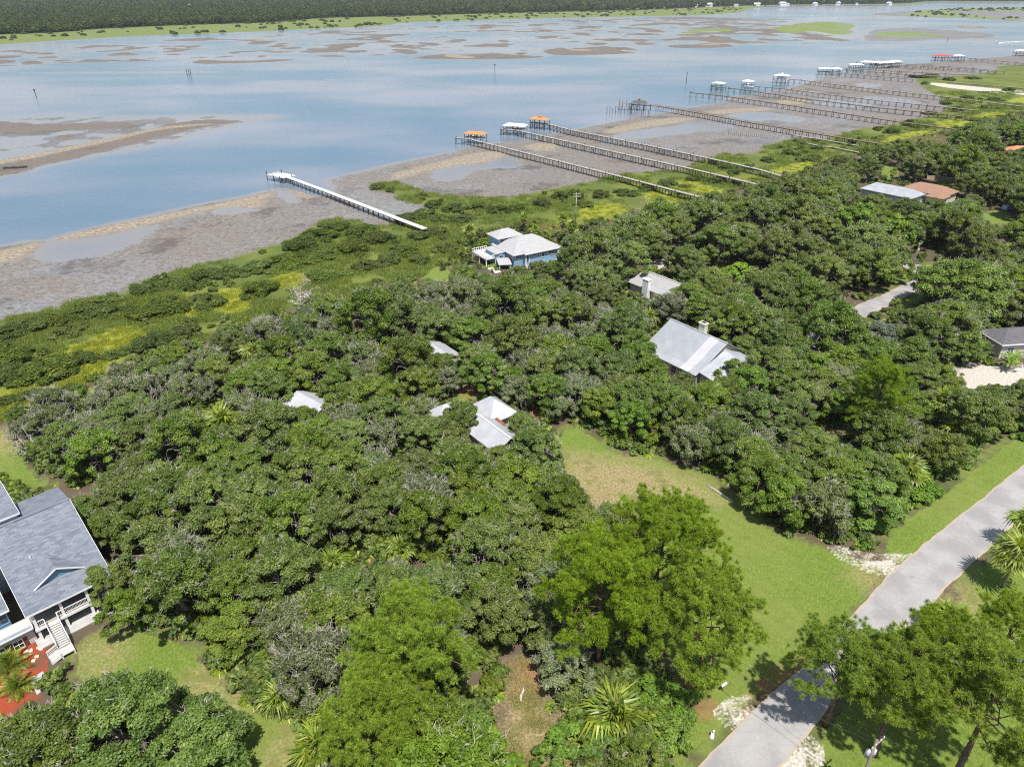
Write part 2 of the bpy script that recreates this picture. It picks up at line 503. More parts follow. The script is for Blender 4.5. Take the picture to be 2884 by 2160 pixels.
YELLOW_PX = [crop(c, ox, oy) for c, ox, oy in [
    ([(1050, 1020), (1180, 1000), (1170, 1070), (1200, 1095), (1120, 1060)], 0, 400), ([(1370, 935), (1500, 915), (1530, 1000), (1500, 1060), (1390, 1065), (1400, 980)], 0, 400),
    ([(1710, 850), (1870, 815), (1880, 890), (1740, 895)], 0, 400), ([(430, 1300), (600, 1235), (740, 1165), (900, 1195), (760, 1235), (700, 1300), (560, 1400)], 0, 400),
    ([(430, 185), (600, 130), (740, 65), (900, 100), (800, 140), (700, 155), (690, 270), (580, 330), (560, 240)], 0, 900), ([(40, 450), (200, 375), (260, 415), (180, 520), (40, 520)], 0, 900), ([(380, 430), (480, 370), (620, 330), (560, 390), (430, 470)], 0, 900),
    ([(-60, 560), (120, 520), (140, 590), (20, 620), (-80, 600)], 0, 900),
    ([(1620, 440), (1720, 390), (1900, 400), (1880, 500), (1720, 495), (1640, 470)], 900, 400), ([(2030, 330), (2120, 310), (2250, 370), (2300, 400), (2150, 425), (2060, 390)], 900, 400), ([(1370, 530), (1450, 510), (1500, 560), (1430, 590), (1370, 570)], 900, 400),
    ([(640, 1065), (760, 1035), (900, 1010), (1000, 1000), (1170, 955), (1150, 985), (980, 1015), (880, 1095), (760, 1110)], 1884, 0), ([(1330, 875), (1530, 820), (1680, 815), (1810, 825), (1740, 865), (1600, 890), (1480, 900), (1360, 900)], 1884, 0),
    ([(1650, 785), (1750, 745), (1930, 755), (1920, 795), (1800, 805)], 1884, 0), ([(20, 260), (120, 240), (300, 300), (360, 330), (200, 310), (60, 290)], 1884, 400), ([(1900, 720), (2050, 700), (2110, 720), (2000, 740)], 1884, 0),
    ([(2100, 630), (2250, 600), (2300, 640), (2180, 650)], 1884, 0), ([(-30, 400), (60, 370), (110, 400), (40, 440)], 1884, 400)]]
YELLOWS = [poly(p, .5, 1) for p in YELLOW_PX]
LAWN_PX = [
    [(1202, 928), (1240, 918), (1300, 950), (1340, 985), (1400, 985), (1470, 1000), (1530, 1030), (1600, 1080), (1650, 1130), (1700, 1160), (1800, 1185), (1860, 1210), (1940, 1222), (1835, 1338), (1740, 1442), (1660, 1500), (1600, 1560), (1520, 1520), (1420, 1440), (1380, 1100), (1240, 1065), (1205, 1000)],
    [(150, 1425), (180, 1385), (250, 1360), (330, 1355), (430, 1395), (485, 1475), (540, 1520), (650, 1560), (680, 1700), (380, 1700), (300, 1560), (150, 1485)],
    [(-120, 935), (0, 922), (40, 950), (60, 1000), (105, 1045), (60, 1060), (0, 1030), (-120, 1040)],
    [(1500, 1640), (1605, 1555), (1570, 1530), (1500, 1520), (1440, 1600), (1440, 1700)],
    [(2035, 1325), (2130, 1197), (2212, 1112), (2330, 990), (2500, 1000), (2500, 1700), (1735, 1700), (1742, 1600), (1830, 1490), (1905, 1430), (1980, 1372)],
    [(1960, 1240), (2040, 1165), (2110, 1110), (2180, 1055), (2240, 1000), (2350, 910), (2330, 850), (2212, 925), (2140, 975), (2070, 1035), (1985, 1090), (1880, 1175)],
    [(1890, 640), (1925, 615), (1945, 590), (1985, 590), (1960, 610)], [(1940, 655), (1990, 630), (2010, 640), (1960, 670)], [(1985, 575), (2010, 565), (2030, 578), (2010, 582)],
    [(1785, 930), (1830, 915), (1880, 925), (1850, 955), (1790, 950)],
    [(2110, 470), (2140, 455), (2180, 455), (2190, 480), (2140, 490)], [(1898, 365), (1925, 345), (1945, 380), (1920, 395)], [(1990, 400), (2050, 385), (2055, 405), (2010, 415)],
    [(975, 865), (1000, 845), (1040, 848), (1030, 870), (990, 878)], [(900, 590), (960, 570), (985, 590), (940, 620)]]
LAWNS = [poly(p, .8) for p in LAWN_PX]
DRY_PX = [[(1212, 975), (1290, 985), (1400, 1000), (1500, 1035), (1570, 1085), (1520, 1085), (1400, 1090), (1300, 1125), (1245, 1085), (1215, 1030)], [(1080, 1470), (1130, 1430), (1175, 1480), (1190, 1540), (1240, 1580), (1260, 1700), (1080, 1700), (1070, 1560)],
          [(180, 1400), (270, 1380), (260, 1430), (200, 1450)], [(430, 1440), (480, 1470), (470, 1520), (400, 1510)], [(580, 1620), (640, 1600), (700, 1660), (600, 1700)], [(470, 1490), (500, 1480), (520, 1530), (490, 1540)],
          [(2035, 1325), (2075, 1270), (2110, 1290), (2075, 1340)], [(1790, 930), (1850, 918), (1850, 950), (1800, 950)], [(1850, 1230), (1935, 1225), (1890, 1275), (1850, 1260)], [(0, 920), (40, 950), (20, 980), (-30, 970)]]
DRYS = [poly(p, .8) for p in DRY_PX]
WHITE_PX = [[(1790, 1180), (1850, 1205), (1935, 1207), (1965, 1203), (1930, 1237), (1890, 1235), (1830, 1212)], [(1550, 1545), (1590, 1520), (1632, 1516), (1600, 1558), (1585, 1565)], [(1670, 1640), (1700, 1615), (1745, 1590), (1765, 1640), (1750, 1700), (1660, 1700)],
            [(1975, 1360), (2020, 1308), (2042, 1315), (2020, 1350), (1990, 1368)], [(2050, 802), (2100, 786), (2160, 795), (2300, 790), (2300, 835), (2180, 842), (2110, 838), (2105, 862), (2085, 840)], [(625, 650), (650, 628), (712, 620), (708, 648), (650, 655)],
            [(2110, 1430), (2160, 1420), (2230, 1440), (2230, 1470), (2190, 1465), (2120, 1440)], [(980, 488), (1000, 492), (1010, 502), (995, 500)], [(2005, 178), (2060, 183), (2212, 198), (2400, 215), (2400, 222), (2212, 206), (2060, 192), (2010, 184)], [(1380, 575), (1420, 560), (1460, 565), (1440, 580), (1400, 585)]]
WHITES = [poly(p, .6, 1) for p in WHITE_PX]
P_MULCH = [poly([(-60, 1430), (7, 1411), (83, 1372), (99, 1408), (84, 1432), (92, 1453), (66, 1467), (80, 1500), (52, 1532), (0, 1552), (-60, 1570)], .8, 1)]
CLAY_PX = [[(1000, 830), (1030, 820), (1040, 850), (1000, 860)], [(1090, 745), (1125, 735), (1130, 755), (1095, 765)], [(1440, 1485), (1480, 1465), (1530, 1500), (1540, 1545), (1480, 1540)], [(1110, 1450), (1160, 1430), (1170, 1480), (1130, 1500)], [(560, 760), (600, 750), (610, 775), (570, 785)], [(1150, 880), (1170, 870), (1180, 900), (1155, 910)], [(1690, 1440), (1745, 1400), (1735, 1442), (1690, 1480), (1650, 1512), (1600, 1550), (1640, 1495)]]
CLAYS = [poly(p, .8, 1) for p in CLAY_PX]

ROAD_L = chaikin([G(*p, .8) for p in [(1440, 1720), (1525, 1640), (1605, 1557), (1670, 1496), (1740, 1440), (1835, 1336), (1930, 1231), (2010, 1163), (2080, 1110), (2150, 1055), (2212, 1003), (2400, 865), (2650, 700)]], 2, False)
ROAD_R = chaikin([G(*p, .8) for p in [(1640, 1720), (1690, 1655), (1740, 1590), (1820, 1500), (1900, 1422), (1975, 1352), (2060, 1255), (2130, 1193), (2212, 1112), (2420, 930), (2700, 740)]], 2, False)
ROAD2_L = chaikin([G(*p, .8) for p in [(1690, 760), (1760, 715), (1835, 668), (1900, 640), (1960, 612), (1990, 598), (1962, 583), (1938, 572)]], 1, False)
ROAD2_R = chaikin([G(*p, .8) for p in [(1720, 778), (1790, 730), (1862, 690), (1925, 660), (1985, 627), (2003, 608), (2008, 583), (1985, 572)]], 1, False)
P_ROAD = np.vstack([ROAD_L, ROAD_R[::-1]])
P_ROAD2 = np.vstack([ROAD2_L, ROAD2_R[::-1]])


def terrain_height(P):
    x, y = P[:, 0], P[:, 1]
    n1 = fbm(x, y, 34, 4) - .5
    n2 = fbm(x + 300, y, 9, 3) - .5
    lo = sd_poly(P, P_LAND, 16)
    ma = sd_poly(P, P_MARSH, 16)
    up = sd_poly(P, P_UP, 16)
    z = np.full(len(P), -1.3)
    z = z + 1.38 * sstep(-7, 2.5, lo + n2 * 3) + np.where(lo > 0, .05 * sstep(0, 8, lo) + (n1 * .30 + n2 * .13) * sstep(2, 14, lo), 0)
    for p in PONDS:
        d = sd_poly(P, p, 8)
        z = np.where(d > -3, z * (1 - sstep(-2.5, 1.0, d + n2 * 4)) + sstep(-2.5, 1.0, d + n2 * 4) * (-.12 - .02 * np.maximum(d, 0) + n1 * .16 + n2 * .06), z)
    sa = np.full(len(P), -8.0)
    for p in SANDS:
        sa = np.maximum(sa, sd_poly(P, p, 8))
    z = z + .38 * sstep(-1.5, 3.0, sa)
    z = np.maximum(z, .10 + .45 * sstep(-3, 6, ma + n2 * 4)) if False else z + .40 * sstep(-3, 6, ma + n2 * 4)
    z = z + .35 * sstep(-2, 8, up)
    # bars and islets out in the water
    ba = np.full(len(P), -30.0)
    for p in BARS:
        ba = np.maximum(ba, sd_poly(P, p, 30))
    z = np.maximum(z, -1.0 + 1.16 * sstep(-9, 3, ba + n1 * 8 + n2 * 3))
    sh = np.full(len(P), -30.0)
    for p in P_SHOAL:
        sh = np.maximum(sh, sd_poly(P, p, 30))
    z = np.maximum(z, -1.0 + (1.005 + (n1 + n2) * .12) * sstep(-12, 12, sh))
    sp = np.full(len(P), -30.0)
    for p in P_SPIT:
        sp = np.maximum(sp, sd_poly(P, p, 30))
    z = np.maximum(z, -1.0 + 1.45 * sstep(-6, 4, sp))
    lg = sd_poly(P, P_LAGOON, 40)
    big = fbm(x + 90, y * .8, 36, 3)
    # islets get denser downstream
    dens = sstep(-300, 900, x) * .16
    z = np.maximum(z, np.where(lg > 0, np.clip((big - .60 + dens - .08 * (1 - sstep(0, 40, lg))) * 3.0 + n2 * .12, -1, .22), -1.0))
    im = np.full(len(P), -30.0)
    for p in P_ISLEMUD + P_ISLES + [P_ISLEGREEN2]:
        im = np.maximum(im, sd_poly(P, p, 30))
    z = np.maximum(z, -1.0 + (1.1 + n1 * .2) * sstep(-14, 6, im + n1 * 20))
    fa = sd_poly(P, P_FAR, 40)
    z = np.maximum(z, -1.0 + 1.7 * sstep(-12, 10, fa))
    gi = np.full(len(P), -30.0)
    for p in P_ISLES + [P_ISLEGREEN2]:
        gi = np.maximum(gi, sd_poly(P, p, 30))
    return z, dict(sd_mud=lo, sd_marsh=ma, sd_up=up, sd_sand=np.maximum(sa, sp), sd_far=fa, sd_isle=gi, sd_bar=np.maximum(np.maximum(ba, sh), np.where(lg > 0, 14.0, -30.0)))


# fan-shaped terrain sheet: fine near the camera, coarse at the horizon
NR, NC = 860, 470
ys = 22.0 * (15000.0 / 22.0) ** np.linspace(0, 1, NR)
us = np.linspace(-1, 1, NC)
TX = us[None, :] * (0.80 * ys[:, None] + 48)
TY = np.repeat(ys[:, None], NC, 1)
TP = np.stack([TX.ravel(), TY.ravel()], 1)
TZ, TA = terrain_height(TP)


def many(polys, m=8):
    d = np.full(len(TP), -float(m))
    for p in polys:
        d = np.maximum(d, sd_poly(TP, p, m))
    return d


TA['sd_yellow'] = many(YELLOWS)
TA['sd_lawn'] = many(LAWNS)
TA['sd_dry'] = many(DRYS)
TA['sd_white'] = many(WHITES)
TA['sd_mulch'] = many(P_MULCH)
TA['sd_clay'] = many(CLAYS)
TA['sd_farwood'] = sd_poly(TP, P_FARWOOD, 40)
TA['height'] = TZ
ii = np.arange(NR * NC).reshape(NR, NC)
TF = np.stack([ii[:-1, :-1], ii[:-1, 1:], ii[1:, 1:], ii[1:, :-1]], -1).reshape(-1, 4)


def mat_ground():
    b = NB('tidal_ground')
    co = b.world_co()
    sx = b.n('VectorMath', dict(operation='MULTIPLY'), i0=co, i1=(1, 1, 0)).outputs[0]
    nA = b.noise(.045, 4, sx)           # 20 m patches
    nB = b.noise(.33, 4, sx)            # 3 m patches
    nC = b.noise(2.9, 5, sx)            # hand-sized speckle
    nD = b.noise(11.0, 2, sx)
    streak = b.noise(.9, 4, b.n('VectorMath', dict(operation='MULTIPLY'), i0=sx, i1=(.75, 1.0, 0)).outputs[0])
    # mud: wet hollows mirror the sky, dry mounds are brown and crusted with shell
    wetf = b.math('ADD', b.math('MULTIPLY', b.attr('height'), -6.0), b.math('ADD', b.math('MULTIPLY', nA, 1.6), b.math('ADD', b.math('MULTIPLY', nB, 1.3), b.math('MULTIPLY', nC, .5))))
    wet = b.ramp(wetf, .75, 1.45)
    mud_dry = b.mix(b.ramp(nC, .32, .68), (.125, .105, .088), (.275, .250, .220))
    mud_wet = b.mix(b.ramp(nC, .3, .7), (.155, .150, .145), (.315, .310, .305))
    mud = b.mix(wet, mud_dry, mud_wet)
    shell = b.ramp(b.math('MULTIPLY', b.ramp(nD, .48, .68), b.ramp(b.math('ADD', nB, b.math('MULTIPLY', nC, .5)), .62, .85)), .1, .7)
    mud = b.mix(b.math('MULTIPLY', shell, .6), mud, (.42, .405, .385))
    dark = b.ramp(b.math('ADD', streak, b.math('MULTIPLY', nC, .5)), .74, .90)
    mud = b.mix(b.math('MULTIPLY', dark, .55), mud, (.075, .064, .052))
    patch = b.ramp(b.math('ADD', nA, b.math('MULTIPLY', nB, .5)), .80, .92)
    mud = b.mix(b.math('MULTIPLY', patch, .75), mud, (.090, .068, .050))
    rough = b.math('SUBTRACT', .72, b.math('MULTIPLY', wet, .42))
    col = mud

    def edge(name, amp=3.0, w=.5, n=None, off=0.0):
        v = b.math('ADD', b.attr(name), b.math('MULTIPLY', b.math('SUBTRACT', n if n is not None else nB, .5), amp))
        return b.ramp(v, off - w, off + w)
    f = edge('sd_bar', 10, 6, nA)
    col = b.mix(b.math('MULTIPLY', f, .5), col, b.mix(nB, (.100, .074, .052), (.160, .125, .090)))
    f = edge('sd_sand', 5.5, 1.6, b.math('ADD', b.math('MULTIPLY', nB, .6), b.math('MULTIPLY', nC, .4)))
    col = b.mix(b.math('MULTIPLY', f, .9), col, b.mix(b.ramp(streak, .3, .7), (.175, .140, .098), (.40, .345, .265)))
    notsand = b.math('SUBTRACT', 1.0, f)
    # marsh turf
    turf = b.mix(nB, (.062, .092, .016), (.140, .178, .030))
    turf = b.mix(b.math('MULTIPLY', b.ramp(nA, .44, .60), .65), turf, (.185, .205, .030))
    turf = b.mix(b.ramp(nA, .66, .80), turf, (.13, .115, .065))
    turf = b.mix(b.math('MULTIPLY', b.ramp(nC, .5, .75), .5), turf, (.035, .050, .014))
    f = edge('sd_marsh', 5, 1.2)
    col = b.mix(f, col, turf)
    dull = f
    f = edge('sd_yellow', 7, 2.0, None, -1.2)
    col = b.mix(f, col, b.mix(b.ramp(nC, .3, .7), (.155, .185, .018), (.33, .34, .028)))
    f2 = edge('sd_isle', 20, 6, nA)
    col = b.mix(f2, col, b.mix(nB, (.13, .175, .03), (.22, .27, .05)))
    f3 = edge('sd_far', 14, 5, nA)
    col = b.mix(f3, col, b.mix(nA, (.115, .150, .035), (.205, .245, .05)))
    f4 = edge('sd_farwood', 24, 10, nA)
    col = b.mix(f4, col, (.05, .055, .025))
    # upland floor: litter, moss, bare sandy soil
    floor_ = b.mix(nB, (.075, .055, .035), (.15, .115, .075))
    floor_ = b.mix(b.ramp(nA, .45, .65), floor_, (.065, .075, .030))
    f = edge('sd_up', 5, 1.2)
    col = b.mix(f, col, floor_)
    # mown grass
    blade = b.noise(5.5, 3, b.n('VectorMath', dict(operation='MULTIPLY'), i0=sx, i1=(1, .35, 0)).outputs[0])
    mow = b.n('TexWave', dict(wave_type='BANDS', bands_direction='DIAGONAL'), Scale=.22, Distortion=2.0, Detail=2.0)
    b.put(mow.inputs['Vector'], sx)
    grass = b.mix(b.ramp(blade, .3, .75), (.100, .162, .020), (.215, .285, .044))
    grass = b.mix(b.math('MULTIPLY', b.ramp(nA, .42, .62), .5), grass, b.mix(nC, (.26, .265, .075), (.155, .205, .04)))
    grass = b.mix(b.math('MULTIPLY', mow.outputs[0], .13), grass, (.085, .15, .02))
    grass = b.mix(b.math('MULTIPLY', b.ramp(nB, .6, .8), .6), grass, (.22, .17, .085))
    f = edge('sd_lawn', 2.2, .5)
    col = b.mix(f, col, grass)
    straw = b.mix(b.ramp(nC, .35, .65), (.20, .155, .065), (.40, .32, .17))
    straw = b.mix(b.math('MULTIPLY', b.ramp(nB, .5, .66), .8), straw, (.16, .16, .045))
    f = edge('sd_dry', 11, 3.0, b.math('ADD', b.math('MULTIPLY', nB, .6), b.math('MULTIPLY', nC, .4)))
    col = b.mix(b.math('MULTIPLY', f, .88), col, straw)
    f = edge('sd_clay', 3, .8)
    col = b.mix(b.math('MULTIPLY', f, .8), col, b.mix(nC, (.19, .085, .040), (.42, .21, .10)))
    f = edge('sd_white', 4.5, .45, b.math('ADD', b.math('MULTIPLY', nB, .6), b.math('MULTIPLY', nC, .4)))
    col = b.mix(f, col, b.mix(b.ramp(nC, .35, .65), (.40, .36, .30), (.62, .58, .52)))
    f = edge('sd_mulch', .8, .15)
    col = b.mix(f, col, b.mix(b.ramp(nD, .3, .7), (.20, .032, .014), (.46, .085, .035)))
    rough = b.math('ADD', rough, b.math('MULTIPLY', b.math('ADD', dull, b.math('SUBTRACT', 1.0, notsand)), .4), True)
    col = b.mix(1.0, col, (.86, .86, .86), 'MULTIPLY')
    bump = b.math('ADD', b.math('MULTIPLY', nC, .7), b.math('MULTIPLY', nD, .3))
    b.bsdf(col, rough, .4, bump=bump, bstr=.55, bdist=.12)
    return b.mat


M_GROUND = mat_ground()
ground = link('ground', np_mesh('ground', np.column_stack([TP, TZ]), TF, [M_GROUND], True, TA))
tag(ground, 'flat tidal shore with grey mud flats, marsh turf and mown lawns', None, None, 'structure')


def mat_water():
    b = NB('estuary_water')
    co = b.world_co()
    dep = b.attr('depth')
    cloud_slick = b.noise(.006, 3, b.n('VectorMath', dict(operation='MULTIPLY'), i0=co, i1=(.6, 1.0, 0)).outputs[0])
    n2 = b.noise(.03, 3, co)
    deep = b.mix(b.ramp(cloud_slick, .38, .62), (.080, .145, .200), (.215, .215, .250))  # lilac patches of mirrored cloud painted into the deep water colour
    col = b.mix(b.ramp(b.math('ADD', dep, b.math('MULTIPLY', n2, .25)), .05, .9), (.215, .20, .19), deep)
    ch = b.noise(1.6, 4, b.n('VectorMath', dict(operation='MULTIPLY'), i0=co, i1=(1, .55, 1)).outputs[0])
    ch2 = b.noise(.22, 3, co)
    slick = b.ramp(cloud_slick, .45, .7)
    bump = b.math('ADD', b.math('MULTIPLY', ch, .5), ch2)
    b.bsdf(col, b.math('ADD', .16, b.math('MULTIPLY', slick, -.06)), .5, bump=bump, bstr=.6, bdist=.25, IOR=1.33)
    return b.mat


wr, wc = 330, 240
wys = 150.0 * (15000.0 / 150.0) ** np.linspace(0, 1, wr)
wxx = np.linspace(-1, 1, wc)[None, :] * (0.80 * wys[:, None] + 48)
WP = np.stack([wxx.ravel(), np.repeat(wys[:, None], wc, 1).ravel()], 1)
WZ, _ = terrain_height(WP)
jj = np.arange(wr * wc).reshape(wr, wc)
WF = np.stack([jj[:-1, :-1], jj[:-1, 1:], jj[1:, 1:], jj[1:, :-1]], -1).reshape(-1, 4)
low = WZ < .12
WF = WF[low[WF].any(1)]
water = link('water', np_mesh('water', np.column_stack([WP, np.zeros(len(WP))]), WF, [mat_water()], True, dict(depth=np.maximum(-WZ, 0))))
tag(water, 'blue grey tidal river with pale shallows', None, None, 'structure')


# ---------------------------------------------------------------- roads
def mat_road():
    b = NB('shell_asphalt')
    co = b.world_co()
    n1, n2, n3 = b.noise(.25, 4, co), b.noise(2.5, 4, co), b.noise(14, 2, co)
    c = b.mix(b.ramp(n1, .35, .65), (.265, .258, .255), (.365, .355, .350))
    c = b.mix(b.math('MULTIPLY', b.ramp(n3, .38, .68), .5), c, (.20, .195, .19))
    c = b.mix(b.math('MULTIPLY', b.ramp(n2, .62, .74), .35), c, (.56, .52, .48))
    t = b.attr('across')
    long_ = b.noise(.5, 4, b.n('Mapping', dict(vector_type='POINT'), i0=co, i2=(0, 0, -math.radians(38.5)), i3=(.10, 1.6, 1)).outputs[0])
    trk = b.math('SUBTRACT', 1.0, b.ramp(b.math('ABSOLUTE', b.math('SUBTRACT', b.math('ABSOLUTE', b.math('SUBTRACT', t, .5)), .2)), .03, .13))
    c = b.mix(b.math('MULTIPLY', b.math('MULTIPLY', trk, long_), .4), c, (.265, .255, .25))
    c = b.mix(b.math('MULTIPLY', b.ramp(long_, .52, .68), .4), c, (.27, .26, .255))
    st = b.noise(.7, 5, co)
    c = b.mix(b.math('MULTIPLY', b.ramp(st, .66, .72), .55), c, (.20, .19, .185))
    v = b.n('TexVoronoi', dict(feature='DISTANCE_TO_EDGE'), Scale=.22)
    b.put(v.inputs['Vector'], b.n('VectorMath', dict(operation='ADD'), i0=co, i1=b.n('VectorMath', dict(operation='SCALE'), i0=b.noise(.8, 3, co, color=True), Scale=1.6).outputs[0]).outputs[0])
    crack = b.math('SUBTRACT', 1.0, b.ramp(v.outputs[0], .003, .009))
    c = b.mix(b.math('MULTIPLY', crack, .22), c, (.15, .145, .14))
    edge_ = b.ramp(b.math('ADD', b.math('ABSOLUTE', b.math('SUBTRACT', t, .5)), b.math('MULTIPLY', n2, .10)), .47, .55)
    c = b.mix(b.math('MULTIPLY', edge_, .75), c, b.mix(n1, (.50, .42, .33), (.32, .21, .12)))
    b.bsdf(c, .85, .25, bump=n3, bstr=.2, bdist=.02)
    return b.mat


M_ROAD = mat_road()


def ragged(line, amp, seed):
    d = np.diff(line, axis=0)
    L = np.r_[0, np.cumsum(np.hypot(d[:, 0], d[:, 1]))]
    t = np.arange(0, L[-1], .45)
    px, py = np.interp(t, L, line[:, 0]), np.interp(t, L, line[:, 1])
    g = np.gradient(np.stack([px, py], 1), axis=0)
    g /= np.linalg.norm(g, axis=1)[:, None]
    off = (fbm(t + seed, t * 0 + seed, 2.2, 3) - .5) * amp * 2 + (fbm(t + seed, t * 0 + 7, 9.0, 2) - .5) * amp * 1.5
    return np.stack([px - g[:, 1] * off, py + g[:, 0] * off], 1)


def road(name, L, R, z, seed):
    a, b_ = ragged(L, .22, seed), ragged(R, .22, seed + 50)
    n = min(len(a), len(b_))
    ia, ib = np.linspace(0, len(a) - 1, n), np.linspace(0, len(b_) - 1, n)
    a = np.stack([np.interp(ia, np.arange(len(a)), a[:, k]) for k in (0, 1)], 1)
    b_ = np.stack([np.interp(ib, np.arange(len(b_)), b_[:, k]) for k in (0, 1)], 1)
    V, F, AC = [], [], []
    for i in range(n):
        for t in (0, .08, .5, .92, 1):
            AC.append(t)
            p = a[i] * (1 - t) + b_[i] * t
            V.append((p[0], p[1], z + .09 * (1 - (2 * t - 1) ** 2)))
    for i in range(n - 1):
        for k in range(4):
            F.append((i * 5 + k, i * 5 + k + 1, i * 5 + 6 + k, i * 5 + 5 + k))
    o = link(name, np_mesh(name, V, F, [M_ROAD], True, dict(across=AC)))
    return tag(o, None, None, None, 'structure')


road_z = float(np.percentile(TZ[(sd_poly(TP, P_ROAD, 2) > 0)], 99)) + .03
r1 = road('road', ROAD_L, ROAD_R, road_z, 3)
r1['label'] = 'pale grey narrow street with ragged edges beside the lawn'
m2 = TZ[(sd_poly(TP, P_ROAD2, 2) > 0)]
r2 = road('road', ROAD2_L, ROAD2_R, float(np.percentile(m2, 99)) + .03, 9)
r2['label'] = 'pale concrete road bend glimpsed between the oaks beyond the tin roof'
# ================================================================ PLANTS
def mat_leaf(name, dark, light, tip, rough=.55, trans=.28, obj_var=.35, spec=.35):
    b = NB(name)
    tone = b.attr('tone')
    r = b.rnd()
    c = b.mix(b.ramp(tone, .05, .75), dark, light)
    c = b.mix(b.ramp(tone, .72, 1.0), c, tip)
    hs = b.n('HueSaturation')
    b.put(hs.inputs['Color'], c)
    b.put(hs.inputs['Hue'], b.math('ADD', .5, b.math('MULTIPLY', b.math('SUBTRACT', r, .5), .022 * obj_var / .35)))
    r2 = b.math('FRACT', b.math('MULTIPLY', r, 7.31))
    r3 = b.math('FRACT', b.math('MULTIPLY', r, 19.7))
    b.put(hs.inputs['Saturation'], b.math('ADD', .92, b.math('MULTIPLY', r2, obj_var * .5)))
    b.put(hs.inputs['Value'], b.math('ADD', 1 - obj_var * .55, b.math('MULTIPLY', r3, obj_var * 1.1)))
    col = hs.outputs[0]
    p = b.n('BsdfPrincipled', Roughness=rough)
    b.put(p.inputs['Base Color'], col)
    b.put(p.inputs['Specular IOR Level'], spec)
    t = b.n('BsdfTranslucent')
    b.put(t.inputs[0], b.mix(.5, col, (.22, .26, .03), 'ADD'))
    m = b.n('MixShader', i0=trans)
    b.t.links.new(p.outputs[0], m.inputs[1])
    b.t.links.new(t.outputs[0], m.inputs[2])
    b.t.links.new(m.outputs[0], b.out.inputs[0])
    return b.mat


M_OAK = mat_leaf('oak_leaf', (.062, .102, .014), (.155, .222, .034), (.275, .330, .085), spec=.4, obj_var=.38)
M_OAKGREY = mat_leaf('lichen_oak_leaf', (.075, .105, .034), (.155, .195, .070), (.26, .29, .14), spec=.4, obj_var=.4)
M_BRIGHT = mat_leaf('bright_leaf', (.085, .165, .014), (.205, .330, .026), (.31, .42, .055), obj_var=.2)
M_CEDAR = mat_leaf('silver_leaf', (.085, .120, .075), (.19, .235, .165), (.34, .38, .28), obj_var=.2)
M_SHRUB = mat_leaf('marsh_shrub_leaf', (.045, .072, .011), (.108, .148, .025), (.18, .215, .055), obj_var=.35)
M_VERGE = mat_leaf('verge_shrub_leaf', (.060, .120, .012), (.150, .255, .026), (.26, .36, .06), obj_var=.3)
M_PINE = mat_leaf('pine_needle', (.115, .185, .012), (.265, .380, .024), (.40, .50, .055), rough=.5, trans=.45, obj_var=.2)
M_PALM = mat_leaf('palm_frond', (.110, .165, .024), (.240, .310, .048), (.42, .45, .12), rough=.4, trans=.3, obj_var=.4)
M_DEADFROND = mat_leaf('dead_frond', (.20, .13, .06), (.38, .26, .125), (.52, .39, .22), obj_var=.3)
M_MARSHG = mat_leaf('marsh_grass', (.105, .150, .026), (.215, .280, .048), (.32, .37, .085), obj_var=.3)
M_UNDER = mat_leaf('undergrowth_leaf', (.060, .095, .018), (.140, .195, .034), (.24, .285, .07), obj_var=.45)
M_FARTREE = mat_leaf('far_tree', (.035, .060, .018), (.080, .118, .032), (.13, .16, .055), trans=.15, obj_var=.5)


def mat_bark(name, a, b_, c=None):
    b = NB(name)
    co = b.obj_co()
    n = b.noise(2.2, 5, b.n('VectorMath', dict(operation='MULTIPLY'), i0=co, i1=(2.5, 2.5, .7)).outputs[0])
    n2 = b.noise(.9, 3, co)
    col = b.mix(b.ramp(n, .3, .7), a, b_)
    if c:
        col = b.mix(b.ramp(n2, .52, .66), col, c)
    b.bsdf(col, .9, .15, bump=n, bstr=.5, bdist=.05)
    return b.mat


M_BARK = mat_bark('oak_bark', (.10, .085, .07), (.25, .225, .195), (.36, .34, .305))
M_TWIG = mat_bark('bleached_wood', (.30, .275, .24), (.52, .49, .44), (.40, .36, .31))
M_PINEBARK = mat_bark('pine_bark', (.085, .055, .04), (.22, .145, .105), (.27, .225, .19))
M_PALMBARK = mat_bark('palm_bark', (.13, .10, .075), (.30, .255, .21))
M_MOSS = mat_leaf('spanish_moss', (.10, .095, .085), (.19, .185, .165), (.27, .265, .24), obj_var=.2)


def unit(v):
    return v / (np.linalg.norm(v, axis=-1, keepdims=True) + 1e-9)


def cards(C, N, size, g, aspect=.55, jitter=.55):
    """diamond leaf sprays at C facing roughly N"""
    n = len(C)
    N = unit(N + g.normal(0, jitter, (n, 3)))
    t = unit(np.cross(N, g.normal(0, 1, (n, 3))))
    b = np.cross(N, t)
    s = (size * g.uniform(.65, 1.35, n))[:, None] if np.isscalar(size) else size[:, None]
    k = N * s * .18
    V = np.stack([C - t * s, C - b * s * aspect + k, C + t * s, C + b * s * aspect + k], 1).reshape(-1, 3)
    F = np.arange(n * 4).reshape(n, 4)
    return V, F


